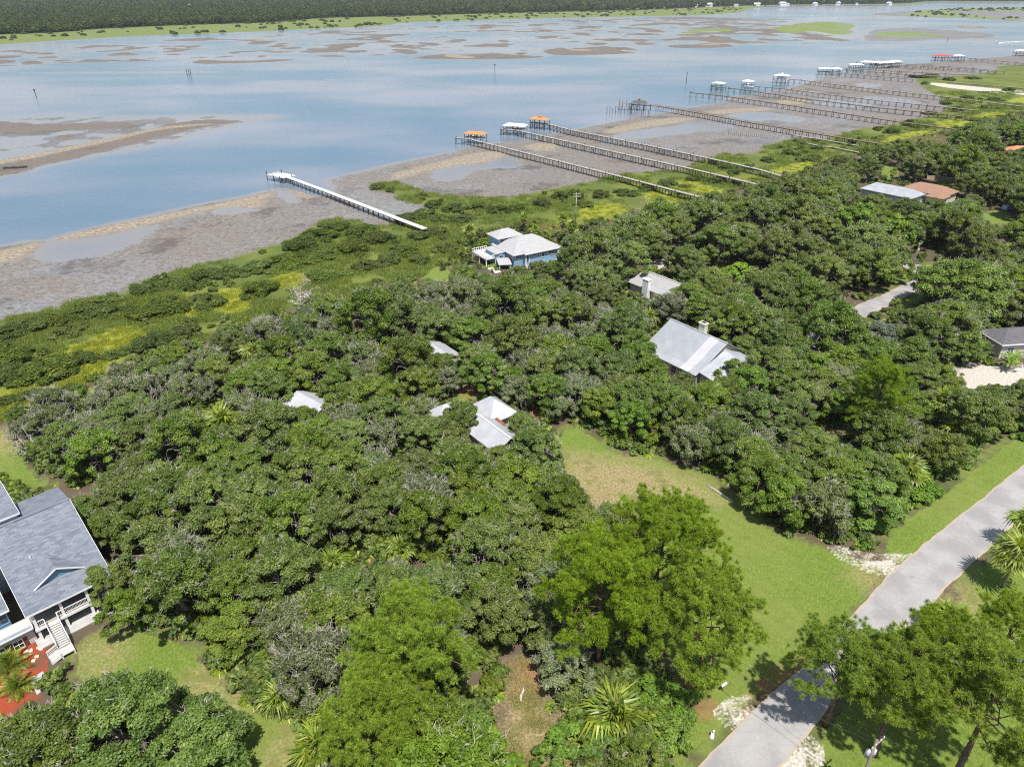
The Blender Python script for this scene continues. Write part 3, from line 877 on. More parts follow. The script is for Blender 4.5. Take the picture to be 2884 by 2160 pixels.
def crown_mesh(name, clumps, per, size, seed, mat, top_bias=.8, flat=.75):
    """clumps: list of (x,y,z,r)"""
    g = np.random.default_rng(seed)
    cl = np.array(clumps)
    n = len(cl)
    cnt = np.maximum((per * (cl[:, 3] / cl[:, 3].mean()) ** 2).astype(int), 20)
    idx = np.repeat(np.arange(n), cnt)
    d = unit(g.normal(0, 1, (len(idx), 3)))
    d[:, 2] = np.where((d[:, 2] < -.15) & (g.random(len(idx)) < .75), -d[:, 2], d[:, 2])
    rad = cl[idx, 3] * (g.random(len(idx)) ** .45) * g.uniform(.85, 1.18, len(idx))
    off = d * rad[:, None]
    off[:, 2] *= flat
    C = cl[idx, :3] + off
    N = d + np.array([0, 0, top_bias])
    V, F = cards(C, N, size, g)
    ct = g.random(n)
    tone = np.clip(.45 * ct[idx] + .55 * g.random(len(idx)), 0, 1)
    return np_mesh(name, V, F, [mat], False, dict(tone=np.repeat(tone, 4)))


def limb(mb, a, b, r0, r1, g, wob=.25, k=5, n=5):
    a, b = np.array(a, float), np.array(b, float)
    L = np.linalg.norm(b - a)
    pts, rr = [], []
    for i in range(k + 1):
        t = i / k
        p = a * (1 - t) + b * t + g.normal(0, wob * L * .12, 3) * (0 < i < k)
        p[2] += L * .10 * math.sin(math.pi * t)
        pts.append(p)
        rr.append(r0 * (1 - t) + r1 * t)
    mb.tube(pts, rr, n)
    return pts


def make_oak(seed, R, Ht, leaf_mat, bare=24, per=360, size=.152, moss=False, openness=0.0):
    g = np.random.default_rng(seed)
    n = int(60 * (R / 5.0) ** 1.6)
    cl = []
    tries = 0
    while len(cl) < n and tries < 4000:
        tries += 1
        a = g.uniform(0, 2 * math.pi)
        rr = math.sqrt(g.random())
        lob = 1 + .16 * math.sin(3 * a + seed) + .10 * math.sin(5 * a + 2.1 * seed)
        r = R * rr * lob * .88
        z = Ht * (.50 + .40 * (1 - rr ** 2.0)) + g.normal(0, .045) * Ht
        if rr > .75 and g.random() < .5:
            z = Ht * g.uniform(.32, .52)
        cr = g.uniform(.65, 1.35) * (R / 5.2) ** .4 * (1 - .2 * rr)
        p = np.array([r * math.cos(a), r * math.sin(a), z, cr])
        if all(np.linalg.norm((p[:3] - q[:3]) * (1, 1, .8)) > (cr + q[3]) * (.36 + openness) for q in cl):
            cl.append(p)
    crown = crown_mesh('crown', cl, per, size, seed + 1, leaf_mat)
    mb = MB()
    fork = np.array([g.normal(0, .3), g.normal(0, .3), Ht * g.uniform(.20, .30)])
    limb(mb, (0, 0, -.4), fork, .36 + .012 * R, .30, g, .5, 4, 8)
    prim = []
    for k in range(6):
        a = 2 * math.pi * k / 6 + g.uniform(-.4, .4)
        e = np.array([math.cos(a) * R * .48, math.sin(a) * R * .48, Ht * g.uniform(.5, .66)])
        prim.append(limb(mb, fork, e, .21, .09, g, .9, 5, 6))
    for c in cl[::2]:
        q = min(prim, key=lambda L: np.linalg.norm(L[-1] - c[:3]))
        limb(mb, q[3], c[:3] + (0, 0, -.2), .075, .025, g, .9, 4, 4)
    trunk = mb.mesh('trunk', M_BARK, True)
    tw = None
    if bare:
        mb = MB()
        for _ in range(bare):
            c = cl[g.integers(len(cl))]
            d = unit(np.array([c[0] * .25, c[1] * .25, 1.0]) + g.normal(0, .55, 3))
            a = c[:3] + d * c[3] * .35
            e = a + d * (c[3] * .7 + g.uniform(.1, .5))
            pts = limb(mb, a, e, .032, .014, g, 1.1, 4, 3)
            for _ in range(2):
                s_ = pts[g.integers(2, 5)]
                mb.tube([s_, s_ + unit(d + g.normal(0, .8, 3)) * g.uniform(.25, .7)], [.018, .008], 3)
        tw = mb.mesh('bare_twigs', M_TWIG)
    mo = None
    if moss:
        C, T = [], []
        for _ in range(260):
            c = cl[g.integers(len(cl))]
            d = unit(g.normal(0, 1, 3))
            C.append(c[:3] + d * c[3] * .9 + (0, 0, -.4))
        C = np.array(C)
        n_ = len(C)
        h = unit(np.c_[g.normal(0, 1, (n_, 2)), np.zeros(n_)]) * .11
        L = g.uniform(.5, 1.3, n_)[:, None] * np.array([[0, 0, 1.0]])
        V = np.stack([C - h, C + h, C + h * .4 - L, C - h * .4 - L], 1).reshape(-1, 3)
        mo = np_mesh('moss', V, np.arange(n_ * 4).reshape(-1, 4), [M_MOSS], False, dict(tone=np.repeat(g.random(n_), 4)))
    return dict(trunk=trunk, crown=crown, bare_twigs=tw, moss=mo, R=R, H=Ht)


def make_shrub(seed, R, Ht, mat, per=240, size=.17):
    g = np.random.default_rng(seed)
    cl = []
    n = int(16 * (R / 2.5) ** 1.6)
    for _ in range(n):
        a = g.uniform(0, 2 * math.pi)
        rr = math.sqrt(g.random())
        lob = 1 + .18 * math.sin(2 * a + seed) + .12 * math.sin(5 * a + seed)
        cr = g.uniform(.5, .95) * (R / 2.5) ** .5
        cl.append((R * rr * lob * .85 * math.cos(a), R * rr * lob * .85 * math.sin(a), max(.25, Ht * (.80 * math.sqrt(max(0, 1 - rr ** 2.4)) + .02) - cr * .25 + g.normal(0, .12)), cr))
    cr = crown_mesh('foliage', cl, per, size, seed + 5, mat, .8, .85)
    mb = MB()
    for c in cl[::3]:
        limb(mb, (c[0] * .15, c[1] * .15, -.3), c[:3], .06, .02, g, .6, 3, 4)
    return dict(trunk=mb.mesh('stem', M_BARK, True), crown=cr, R=R, H=Ht)


def make_pine(seed, Ht, R, nb=46, lean=(0, 0), crown_from=.36, tuft=.36, needles=58):
    g = np.random.default_rng(seed)
    mb = MB()
    k = 9
    pts = []
    ph = g.uniform(0, 6)
    for i in range(k + 1):
        t = i / k
        pts.append(np.array([lean[0] * t * t + .35 * math.sin(3.2 * t + ph) * t, lean[1] * t * t + .35 * math.cos(2.6 * t + ph) * t, Ht * .97 * t - .3 * (i == 0)]))
    mb.tube(pts, [.34 * (1 - .85 * i / k) + .02 for i in range(k + 1)], 8)
    tips = []
    for j in range(nb):
        t = crown_from + (1 - crown_from) * (j + g.random()) / nb
        f = t * k
        i = min(int(f), k - 1)
        o = pts[i] * (1 - (f - i)) + pts[i + 1] * (f - i)
        a = j * 2.4 + g.normal(0, .4)
        u = (t - crown_from) / (1 - crown_from)
        L = R * (.55 + .55 * math.sin(math.pi * min(1, u * .85 + .22))) * g.uniform(.65, 1.1) * (1 - .45 * u ** 3)
        e = o + np.array([math.cos(a) * L, math.sin(a) * L, L * (g.uniform(.05, .35) + .45 * u)])
        br = limb(mb, o, e, .085 * (1 - .5 * u), .03, g, 1.0, 4, 5)
        # pads of tufts carried on side shoots at the branch ends
        for q in (2, 3, 4, 4):
            base = br[q]
            for _ in range(2):
                d = unit(np.array([math.cos(a), math.sin(a), .35]) + g.normal(0, .6, 3))
                ee = base + d * g.uniform(.6, 1.5)
                mb.tube([base, (base + ee) / 2 + g.normal(0, .1, 3), ee], [.035, .025, .014], 3)
                pr_ = g.uniform(.45, .85)
                for _ in range(int(3 + 4 * pr_)):
                    o2 = g.normal(0, 1, 3) * (pr_ * .62, pr_ * .62, pr_ * .24)
                    tips.append(ee + o2 + (0, 0, .15))
    for _ in range(24):
        tips.append(pts[-1] + g.normal(0, .8, 3))
    trunk = mb.mesh('trunk', M_PINEBARK, True)
    T = np.array(tips)
    n = len(T)
    idx = np.repeat(np.arange(n), needles)
    m = len(idx)
    d = unit(g.normal(0, 1, (m, 3)) + np.array([0, 0, .75]))
    L = (tuft * g.uniform(.75, 1.2, m))[:, None]
    sdv = unit(np.cross(d, np.array([0, 0, 1.0]) + g.normal(0, .45, (m, 3)))) * .019
    c0 = T[idx] + d * .05
    V = np.stack([c0 - sdv, c0 + sdv, c0 + d * L + sdv * .5, c0 + d * L - sdv * .5], 1).reshape(-1, 3)
    tn = g.random(n)
    tone = np.clip(.45 * tn[idx] + .55 * g.random(m), 0, 1)
    crown = np_mesh('crown', V, np.arange(m * 4).reshape(-1, 4), [M_PINE], False, dict(tone=np.repeat(tone, 4)))
    return dict(trunk=trunk, crown=crown, R=R, H=Ht)


def make_dead(seed, Ht, spread, n=9):
    g = np.random.default_rng(seed)
    mb = MB()
    top = np.array([g.normal(0, .4), g.normal(0, .4), Ht * .45])
    p0 = limb(mb, (0, 0, -.3), top, .17, .12, g, 1.2, 5, 6)
    for _ in range(n):
        s_ = p0[g.integers(2, 6)]
        a = g.uniform(0, 6.28)
        e = s_ + np.array([math.cos(a) * spread * g.uniform(.4, 1), math.sin(a) * spread * g.uniform(.4, 1), Ht * g.uniform(.15, .55)])
        q = limb(mb, s_, e, .085, .035, g, 2.0, 5, 5)
        for _ in range(5):
            b0 = q[g.integers(2, 6)]
            d = unit((e - s_) / np.linalg.norm(e - s_) + g.normal(0, .7, 3))
            e2 = b0 + d * g.uniform(.6, 1.6)
            q2 = limb(mb, b0, e2, .04, .018, g, 2.0, 3, 4)
            for _ in range(2):
                mb.tube([q2[2], q2[2] + unit(d + g.normal(0, .8, 3)) * g.uniform(.3, .8)], [.022, .01], 3)
    return mb.mesh('trunk', M_TWIG, True)


# fan frond of a cabbage palm, lying along +X from the crown centre
def frond_mesh(name, seed, mat, L=1.15, pet=.95, droop=.55, nb=15, w=.085):
    g = np.random.default_rng(seed)
    V, F, T = [], [], []

    def quad(a, b, c, d, t):
        o = len(V)
        V.extend([a, b, c, d])
        F.append((o, o + 1, o + 2, o + 3))
        T.extend([t] * 4)
    quad((0, -.03, 0), (0, .03, 0), (pet, .03, .10), (pet, -.03, .10), .8)
    base = np.array([pet, 0, .10])
    for k in range(nb):
        a = (k / (nb - 1) - .5) * math.radians(230) + g.normal(0, .04)
        d = np.array([math.cos(a), math.sin(a), .18])
        s_ = np.array([-math.sin(a), math.cos(a), 0]) * w
        l = L * (1 - .25 * abs(k / (nb - 1) - .5) * 2) * g.uniform(.88, 1.1)
        m = base + d * l * .55
        e = base + d * l + np.array([0, 0, -droop * l * g.uniform(.5, 1.1)])
        t = g.random()
        quad(base - s_ * .3, base + s_ * .3, m + s_, m - s_, t)
        quad(m - s_, m + s_, e + s_ * .15, e - s_ * .15, t)
    return np_mesh(name, V, F, [mat], False, dict(tone=T))


FRONDS = [frond_mesh('frond', 31 + k, M_PALM, 1.1 + .15 * k, .8 + .15 * k, .35 + .2 * k) for k in range(3)]
DEADFR = [frond_mesh('dead_frond', 41 + k, M_DEADFROND, .95, .75, .9, 11) for k in range(2)]


def feather_frond(name, seed, mat, L=2.6, nb=22, leaf=.55, droop=1.0, w=.035):
    g = np.random.default_rng(seed)
    V, F, T = [], [], []
    for i in range(nb):
        t = .12 + .88 * i / (nb - 1)
        p = np.array([L * t * (1 - .12 * droop * t), 0, L * (.55 * t - .62 * droop * t * t)])
        p2 = np.array([L * (t - .05) * (1 - .12 * droop * t), 0, L * (.55 * (t - .05) - .62 * droop * (t - .05) ** 2)])
        for sgn in (-1, 1):
            l = leaf * math.sin(math.pi * min(.97, t * .85 + .12)) * g.uniform(.85, 1.1)
            e = p + np.array([l * .45, sgn * l * .85, -l * .30])
            o = len(V)
            V.extend([p2 - (0, 0, .01), p2 + (w * 2, 0, 0), e + (w, 0, 0), e])
            F.append((o, o + 1, o + 2, o + 3))
            T.extend([g.random()] * 4)
    return np_mesh(name, V, F, [mat], False, dict(tone=T))


FEATHER = [feather_frond('frond', 51 + k, M_PALM, 2.4 + .3 * k) for k in range(2)]


def palm(loc, ht, label, seed, nf=24, s=1.0, dead=7, lean=(0, 0), kind='fan', name='cabbage_palm', group=None, trunk=True):
    g = random.Random(seed)
    t = thing(name, label, 'palm', loc, g.uniform(0, 6.28), group)
    if trunk:
        mb = MB()
        mb.tube([(lean[0] * q * q, lean[1] * q * q, ht * q - .3 * (q == 0)) for q in (0, .25, .5, .75, 1)], [.26, .19, .18, .18, .22], 8)
        mb.build('trunk', M_PALMBARK, t, smooth=True)
    top = (lean[0], lean[1], ht)
    for i in range(nf):
        u = (i + .5) / nf
        el = math.radians(82 - 105 * u + g.uniform(-9, 9))
        az = i * 2.39996 + g.uniform(-.2, .2)
        f = link('frond', g.choice(FRONDS if kind == 'fan' else FEATHER), t, top, (g.uniform(-.4, .4), -el, az), (s * g.uniform(.85, 1.15),) * 3)
    for i in range(dead):
        az = g.uniform(0, 6.28)
        link('dead_frond', g.choice(DEADFR), t, (top[0], top[1], top[2] - .25), (g.uniform(-.4, .4), math.radians(g.uniform(35, 75)), az), (s * g.uniform(.8, 1.05),) * 3)
    return t


def ground_z(x, y):
    zz, _ = terrain_height(np.array([[x, y]]))
    return float(zz[0])


def ground_zs(P):
    zz, _ = terrain_height(np.asarray(P, float))
    return zz


def plant(name, proto, loc, rz, s, label, cat, group, sz=None):
    t = thing(name, label, cat, loc, rz, group, (s, s, sz or s))
    link('trunk' if cat != 'shrub' else 'stem', proto['trunk'], t)
    link('crown' if cat != 'shrub' else 'foliage', proto['crown'], t)
    if proto.get('bare_twigs'):
        tag(link('bare_twigs', proto['bare_twigs'], t), kind='stuff')
    if proto.get('moss'):
        tag(link('moss', proto['moss'], t), kind='stuff')
    return t



def scatter(name, pts, scl, rz, protos, label, cat=None, squash=None):
    """one uncountable mass: instances of a few meshes on points"""
    n = len(pts)
    me = bpy.data.meshes.new(name)
    me.vertices.add(n)
    me.vertices.foreach_set('co', np.asarray(pts, np.float32).ravel())
    a = me.attributes.new('sc', 'FLOAT_VECTOR', 'POINT')
    scl = np.asarray(scl, np.float32)
    sq = np.ones(n) if squash is None else np.asarray(squash)
    a.data.foreach_set('vector', np.stack([scl, scl, scl * sq], 1).astype(np.float32).ravel())
    a = me.attributes.new('ro', 'FLOAT_VECTOR', 'POINT')
    a.data.foreach_set('vector', np.stack([np.zeros(n), np.zeros(n), rz], 1).astype(np.float32).ravel())
    o = link(name, me)
    ng = bpy.data.node_groups.new(name + '_scatter', 'GeometryNodeTree')
    ng.interface.new_socket('Geometry', in_out='INPUT', socket_type='NodeSocketGeometry')
    ng.interface.new_socket('Geometry', in_out='OUTPUT', socket_type='NodeSocketGeometry')
    gi, go = ng.nodes.new('NodeGroupInput'), ng.nodes.new('NodeGroupOutput')
    iop = ng.nodes.new('GeometryNodeInstanceOnPoints')
    jn = ng.nodes.new('GeometryNodeJoinGeometry')
    for i, m in enumerate(protos):
        po = bpy.data.objects.new(name + '_piece', m)
        oi = ng.nodes.new('GeometryNodeObjectInfo')
        oi.inputs['Object'].default_value = po
        oi.inputs['As Instance'].default_value = True
        ng.links.new(oi.outputs['Geometry'], jn.inputs[0])
    ng.links.new(gi.outputs[0], iop.inputs['Points'])
    ng.links.new(jn.outputs[0], iop.inputs['Instance'])
    iop.inputs['Pick Instance'].default_value = True
    for an, sk in (('sc', 'Scale'), ('ro', 'Rotation')):
        na = ng.nodes.new('GeometryNodeInputNamedAttribute')
        na.data_type = 'FLOAT_VECTOR'
        na.inputs['Name'].default_value = an
        ng.links.new(na.outputs[0], iop.inputs[sk])
    ng.links.new(iop.outputs[0], go.inputs[0])
    md = o.modifiers.new('scatter', 'NODES')
    md.node_group = ng
    return tag(o, label, cat, None, 'stuff')


def merged(name, *meshes):
    """several meshes joined into one, tone attribute kept"""
    bm = bmesh.new()
    mats = []
    for m in meshes:
        base = len(mats)
        mats += list(m.materials)
        k = len(bm.faces)
        bm.from_mesh(m)
        bm.faces.ensure_lookup_table()
        for f in bm.faces[k:]:
            f.material_index += base
    me = bpy.data.meshes.new(name)
    bm.to_mesh(me)
    bm.free()
    for m in mats:
        me.materials.append(m)
    return me


OAKS = [make_oak(100 + k, (5.2, 6.0, 4.6, 5.6, 6.4, 5.0, 5.8)[k], (9.0, 9.6, 8.2, 8.8, 10.0, 8.4, 9.2)[k], M_OAK, bare=(60, 130, 45, 160, 75, 35, 100)[k], openness=(0, .06, 0, .05, 0, .03, .04)[k]) for k in range(7)]
GREYOAKS = [make_oak(120 + k, (4.4, 5.0, 3.8)[k], (6.6, 7.2, 5.8)[k], M_OAKGREY, bare=(190, 240, 150)[k], per=300, moss=k < 2, openness=.08) for k in range(3)]
SPREAD = make_oak(131, 8.5, 9.5, M_OAK, bare=220, per=330, size=.18, moss=True, openness=.12)
BRIGHTS = [make_oak(140 + k, (4.6, 5.4)[k], (8.5, 9.5)[k], M_BRIGHT, bare=4, per=260, size=.24) for k in range(2)]
YOAKS = [make_oak(145 + k, (4.4, 5.2)[k], (7.5, 8.6)[k], M_VERGE, bare=30, per=330, size=.16, openness=.04) for k in range(2)]
SILVER = make_oak(150, 3.6, 7.0, M_CEDAR, bare=16, per=260, size=.20)
SHRUBS = [make_shrub(160 + k, (2.4, 3.2, 4.0, 2.0, 2.8)[k], (1.9, 2.3, 2.7, 1.5, 2.1)[k], M_SHRUB) for k in range(5)]
VERGES = [make_shrub(170 + k, (2.0, 2.6, 3.2)[k], (2.2, 2.8, 3.2)[k], M_VERGE, size=.19) for k in range(3)]
OPENPINES = [make_pine(185, 17, 4.4, 30, (.9, .2), .52), make_pine(186, 15, 4.2, 26, (-1.2, .4), .50)]
PINES = [make_pine(180, 19, 5.6, 50, (.6, .3), .40), make_pine(181, 17, 5.0, 44, (-.8, .3), .36), make_pine(182, 14.5, 4.6, 38, (.5, -.6), .34)]
# ---------------------------------------------------------------- where trees must not stand, and what they must not cover
CLEAR_PX = [
    [(1398, 745), (1478, 690), (1580, 745), (1560, 775), (1530, 790), (1480, 812)], [(1005, 893), (1030, 868), (1075, 866), (1108, 910), (1105, 955), (1080, 962), (1030, 950), (1035, 905)],
    [(1000, 575), (1010, 520), (1055, 488), (1110, 485), (1215, 535), (1200, 560), (1120, 588), (1040, 600)], [(1372, 655), (1375, 590), (1420, 582), (1472, 617), (1440, 640)],
    [(1835, 410), (1890, 382), (1970, 382), (2048, 400), (2065, 425), (2000, 445), (1965, 448), (1900, 425)], [(2132, 722), (2170, 688), (2260, 688), (2260, 780), (2150, 770)], [(2165, 330), (2180, 308), (2260, 308), (2260, 335)],
    [(-100, 1020), (0, 1015), (135, 1030), (170, 1130), (192, 1240), (215, 1300), (205, 1330), (215, 1390), (175, 1450), (115, 1505), (0, 1550), (-100, 1560)],
    [(635, 885), (652, 860), (694, 872), (684, 892)], [(540, 925), (560, 905), (572, 925), (556, 945)], [(930, 750), (942, 738), (958, 762), (950, 775)],
    [(1825, 700), (1900, 636), (1990, 590), (2012, 605), (1935, 672), (1870, 708)], [(1960, 585), (2005, 575), (2005, 600), (1980, 600)], [(2165, 460), (2180, 440), (2200, 450), (2190, 465)],
    [(1035, 490), (1140, 470), (1150, 500), (1060, 500)], [(1232, 480), (1240, 425), (1256, 425), (1256, 480)]] + YELLOW_PX
OPEN_PX = LAWN_PX + [p for p in WHITE_PX] + [[(1440, 1720), (1605, 1557), (1740, 1440), (1930, 1231), (2080, 1110), (2212, 1003), (2400, 865), (2420, 930), (2212, 1112), (2060, 1255), (1900, 1422), (1740, 1590), (1640, 1720)], P_MULCH and [(-60, 1430), (7, 1411), (83, 1372), (99, 1408), (92, 1453), (80, 1500), (52, 1532), (0, 1552)], [(1080, 1490), (1130, 1450), (1175, 1490), (1190, 1545), (1240, 1590), (1260, 1700), (1085, 1700)]]
MARSH_PX = MARSH_LINE + UP_LINE[::-1]
FOOT = [  # centre x, y, half sizes, rotation: keep trunks out of the houses
    (-67.9, 71.4, 10.2, 13.2, 45), (-59.5, 62.7, 6.0, 5.5, 45), (3, 214, 12, 11, 31), (39, 137, 9, 9, 37), (-5, 112, 9, 7, 37), (42, 186, 7, 6, 37), (164, 283, 14, 10, -50), (117, 150, 8, 6, 0), (252, 362, 10, 7, 0), (-40, 119, 4, 3.5, 40), (-48, 114, 3, 3, 45), (-13, 141, 3, 2.5, 40), (148, 288, 9, 7, -50), (66, 196, 6, 5, 37)]


def in_foot(x, y, m=1.0):
    for cx, cy, hx, hy, rd in FOOT:
        c, s_ = math.cos(math.radians(rd)), math.sin(math.radians(rd))
        dx, dy = x - cx, y - cy
        if abs(dx * c + dy * s_) < hx + m and abs(-dx * s_ + dy * c) < hy + m:
            return True
    return False


def covers(x, y, R, Ht, polys, k=.72):
    """does a crown here hide any of these parts of the place from the street side"""
    pts = [(x, y, Ht * .62), (x, y, Ht * .95), (x - R * k, y, Ht * .6), (x + R * k, y, Ht * .6), (x, y - R * k, Ht * .45), (x, y + R * k, Ht * .75), (x - R * k * .7, y - R * k * .7, Ht * .5), (x + R * k * .7, y - R * k * .7, Ht * .5)]
    q = [proj(p) for p in pts]
    return any(inside(a, pl) for pl in polys for a in q)


PLACED = []               # (x, y, r) of everything with a crown


def free(x, y, r):
    return all((x - a) ** 2 + (y - b) ** 2 > (r + c) ** 2 * .30 for a, b, c in PLACED)


FR = random.Random(5)


def px_tree(px, py, z):
    x, y = G(px, py, z)
    return x, y


def reserve(x, y, z, r):
    """keep the crown of a tree one can single out in view"""
    q = proj((x, y, z))
    k = r * FPX / math.sqrt(x * x + y * y + (CAM_H - z) ** 2)
    CLEAR_PX.append([(q[0] + k * math.cos(a * math.pi / 4), q[1] + k * .8 * math.sin(a * math.pi / 4)) for a in range(8)])


# ---- trees one can single out, placed first
def solo(name, proto, px, py, zc, s, label, cat='tree', sz=None, rz=None):
    x, y = G(px, py, zc)
    gz = ground_z(x, y)
    PLACED.append((x, y, proto['R'] * s * .9))
    reserve(x, y, gz + proto['H'] * s * .72, proto['R'] * s * .5)
    return plant(name, proto, (x, y, gz), FR.uniform(0, 6.28) if rz is None else rz, s, label, cat, None, sz)


solo('live_oak', SPREAD, 2085, 628, 7, 1.5, 'broad spreading oak with pale bare limbs beside the road bend')
solo('live_oak', SPREAD, 965, 905, 6.5, .62, 'oak with twisted pale limbs leaning over the white metal roof')
solo('bright_tree', BRIGHTS[1], 1850, 476, 8, 1.35, 'bright yellow green tree, the bigger one in front of the orange roof')
solo('bright_tree', BRIGHTS[0], 1930, 498, 7.5, 1.35, 'bright yellow green tree beside its bigger twin near the orange roof')
solo('bright_tree', BRIGHTS[0], 1592, 605, 6, 1.15, 'small round lime green tree by the grey roof with white chimney')
solo('silver_tree', SILVER, 1905, 735, 5, 1.25, 'silvery grey green cedar among the dark oaks')
solo('live_oak', OAKS[5], 1588, 792, 7.5, .92, 'oak crown overhanging the low end of the tin roof')
solo('live_oak', OAKS[2], 998, 908, 4.8, .95, 'small oak crown in front of the white cottage roofs')
solo('live_oak', OAKS[2], 1128, 920, 5, .8, 'oak at the street end of the white cottage')
solo('live_oak', OAKS[0], 1085, 990, 5, .72, 'oak in front of the gable of the white cottage')
solo('live_oak', OAKS[2], 225, 1235, 6.5, .8, 'oak pressed against the rake of the blue grey roof', rz=1)
solo('live_oak', OAKS[5], 262, 1300, 5.5, .72, 'oak overhanging the porch corner of the blue grey house', rz=1)
solo('live_oak', OAKS[3], 180, 1100, 6, .8, 'oak behind the rear roof of the blue grey house', rz=1)
solo('live_oak', OAKS[4], 290, 1575, 5.5, 1.1, 'dark oak in front of the blue grey house stairs', rz=1.0)
solo('live_oak', OAKS[1], 100, 1640, 5.5, 1.05, 'dark oak in the bottom corner below the red mulch bed', rz=2.0)
solo('live_oak', OAKS[5], 440, 1625, 5.0, 1.1, 'dark oak at the edge of the small lawn, nearest the picture bottom', rz=.4)
solo('pine_tree', PINES[0], 1420, 1240, 12.5, 1.12, 'tallest slash pine between the lawn and the oak thicket', rz=0)
solo('pine_tree', PINES[1], 1300, 1310, 10.5, 1.12, 'slash pine left of the tallest pine, over the dry path', rz=2)
solo('pine_tree', PINES[2], 1530, 1370, 10, 1.15, 'slash pine right of the tallest pine, beside the mown lawn', rz=4)
solo('pine_tree', PINES[1], 880, 1460, 10, 1.08, 'round crowned slash pine standing among oaks left of the dry path', rz=5)
solo('pine_tree', PINES[2], 820, 1590, 8, 1.0, 'low slash pine in front of the round crowned pine', rz=3)
solo('pine_tree', OPENPINES[1], 1830, 1425, 12, 1.0, 'slash pine with a crooked limb overhanging the street', rz=1)
solo('pine_tree', OPENPINES[0], 1945, 1490, 12, .95, 'slash pine with a bare leaning trunk near the utility pole', rz=2.5)
solo('pine_tree', OPENPINES[1], 2060, 1440, 11, 1.05, 'slash pine behind the bare leaning trunk, beside the palms', rz=.6)
solo('pine_tree', OPENPINES[0], 2120, 1560, 11, 1.1, 'slash pine filling the bottom corner across the street', rz=4.2)
solo('pine_tree', OPENPINES[1], 2190, 1375, 9, .8, 'small slash pine by the blue covered trailer', rz=5.2)
solo('pine_tree', PINES[1], 1895, 885, 8, .95, 'thin open pine in the thicket across from the lawn', rz=1.5)

PALM_PX = [(548, 765, 6, 1.15, 'fan palm with a skirt of brown fronds near the marsh edge'), (480, 920, 6, 1.3, 'big yellow green fan palm left of the deck in the trees'), (822, 765, 6, .9, 'fan palm in the canopy behind the half hidden metal roof'), (1016, 500, 6.5, 1.0, 'tall fan palm at the deck end of the pale blue house'), (1134, 470, 6, .8, 'fan palm behind the pale blue house, farthest left'), (1215, 475, 7, 1.0, 'tall palm at the back corner of the pale blue house'), (1236, 490, 6, .9, 'palm beside the tall one behind the pale blue house'),
           (1155, 497, 3, .8, 'low palm behind the pale blue roof'), (1180, 510, 3.5, .8, 'palm by the yellow grass behind the pale blue house'), (1400, 690, 5, 1.1, 'palm with orange dead fronds left of the tin roof'), (1385, 720, 5, 1.0, 'low palm at the tin roof corner'), (1425, 655, 5, 1.0, 'yellow green palm in front of the grey roof'), (1760, 620, 4.5, .9, 'palm beside the hidden pole near the road bend'), (1535, 595, 5, .9, 'palm cluster left of the lime green tree'),
           (2035, 865, 4, 1.1, 'fan palm behind the street side hedge'), (2075, 905, 3.5, 1.1, 'fan palm in the hedge nearest the white sand yard'), (1952, 1015, 4, 1.25, 'fan palm with brown skirt at the hedge, nearest the lawn'), (2060, 935, 3.5, 1.1, 'fan palm between two hedge palms'), (1330, 1545, 2.5, 1.35, 'fan palm under the tallest pine by the dry path'), (720, 1550, 3, 1.1, 'fan palm leaning out of the thicket over the small lawn'), (600, 1515, 1.5, .9, 'low palmetto at the edge of the small lawn'), (690, 1620, 2.5, 1.1, 'palmetto at the picture bottom by the bare dirt'),
           (2196, 1200, 7, 1.15, 'cabbage palm on the grass across the street'), (2225, 1130, 6.5, 1.1, 'cabbage palm cut by the picture edge across the street'), (2045, 1335, 3.5, 1.0, 'palm at the curb across the street, by the sand'), (1960, 1400, 3, 1.0, 'palm under the pines across the street'), (2020, 1420, 3, .9, 'second palm under the pines across the street'), (720, 1225, 4, .9, 'palm glimpsed in the middle of the near canopy'), (860, 1190, 4, .9, 'palm glimpsed behind the round crowned pine'), (960, 1260, 3.5, .9, 'low palm in the gap of the near canopy'),
           (1790, 540, 5, .8, 'palm by the lower utility pole'), (2120, 520, 5, .9, 'palm beside the parked white car'), (2180, 540, 5, .9, 'palm in the woods below the parked white car'), (1930, 372, 5, .9, 'pale plume leaved palm behind the orange roof'), (1620, 590, 5, .8, 'palm behind the lime green tree'), (1850, 385, 5, .7, 'palm in front of the long grey roof')]
for px, py, zc, s_, lab in PALM_PX:
    x, y = G(px, py, zc)
    PLACED.append((x, y, 1.6 * s_))
    reserve(x, y, zc, 1.9 * s_)

# landmarks that tell one stretch of the canopy from the next
MARKS = [('blue grey shingled house', (-45, 80)), ('round crowned pine', (-12, 66)), ('tallest pine', (14, 84)), ('deck under the trees', (-50, 110)), ('half hidden metal roof', (-38, 122)),
         ('white metal roofed cottage', (-5, 112)), ('near end of the mown lawn', (22, 70)), ('far end of the mown lawn', (12, 105)), ('tin roof with chimney', (39, 137)), ('white glimpsed roof', (-13, 141)), ('pale blue house', (3, 205)),
         ('sandy clearing by the marsh', (-42, 165)), ('grey roof with white chimney', (42, 186)), ('road bend', (105, 185)), ('dark roofed house', (117, 150)), ('white sand yard', (95, 120)), ('thin open pine', (72, 118)),
         ('lime green tree', (58, 176)), ('utility pole on the marsh side', (25, 240)), ('orange roofed house', (165, 275)), ('red tiled roof', (250, 350)), ('parked white car', (185, 245)), ('marsh edge left of the pale blue house', (-55, 190)), ('small lawn by the stairs', (-35, 60))]


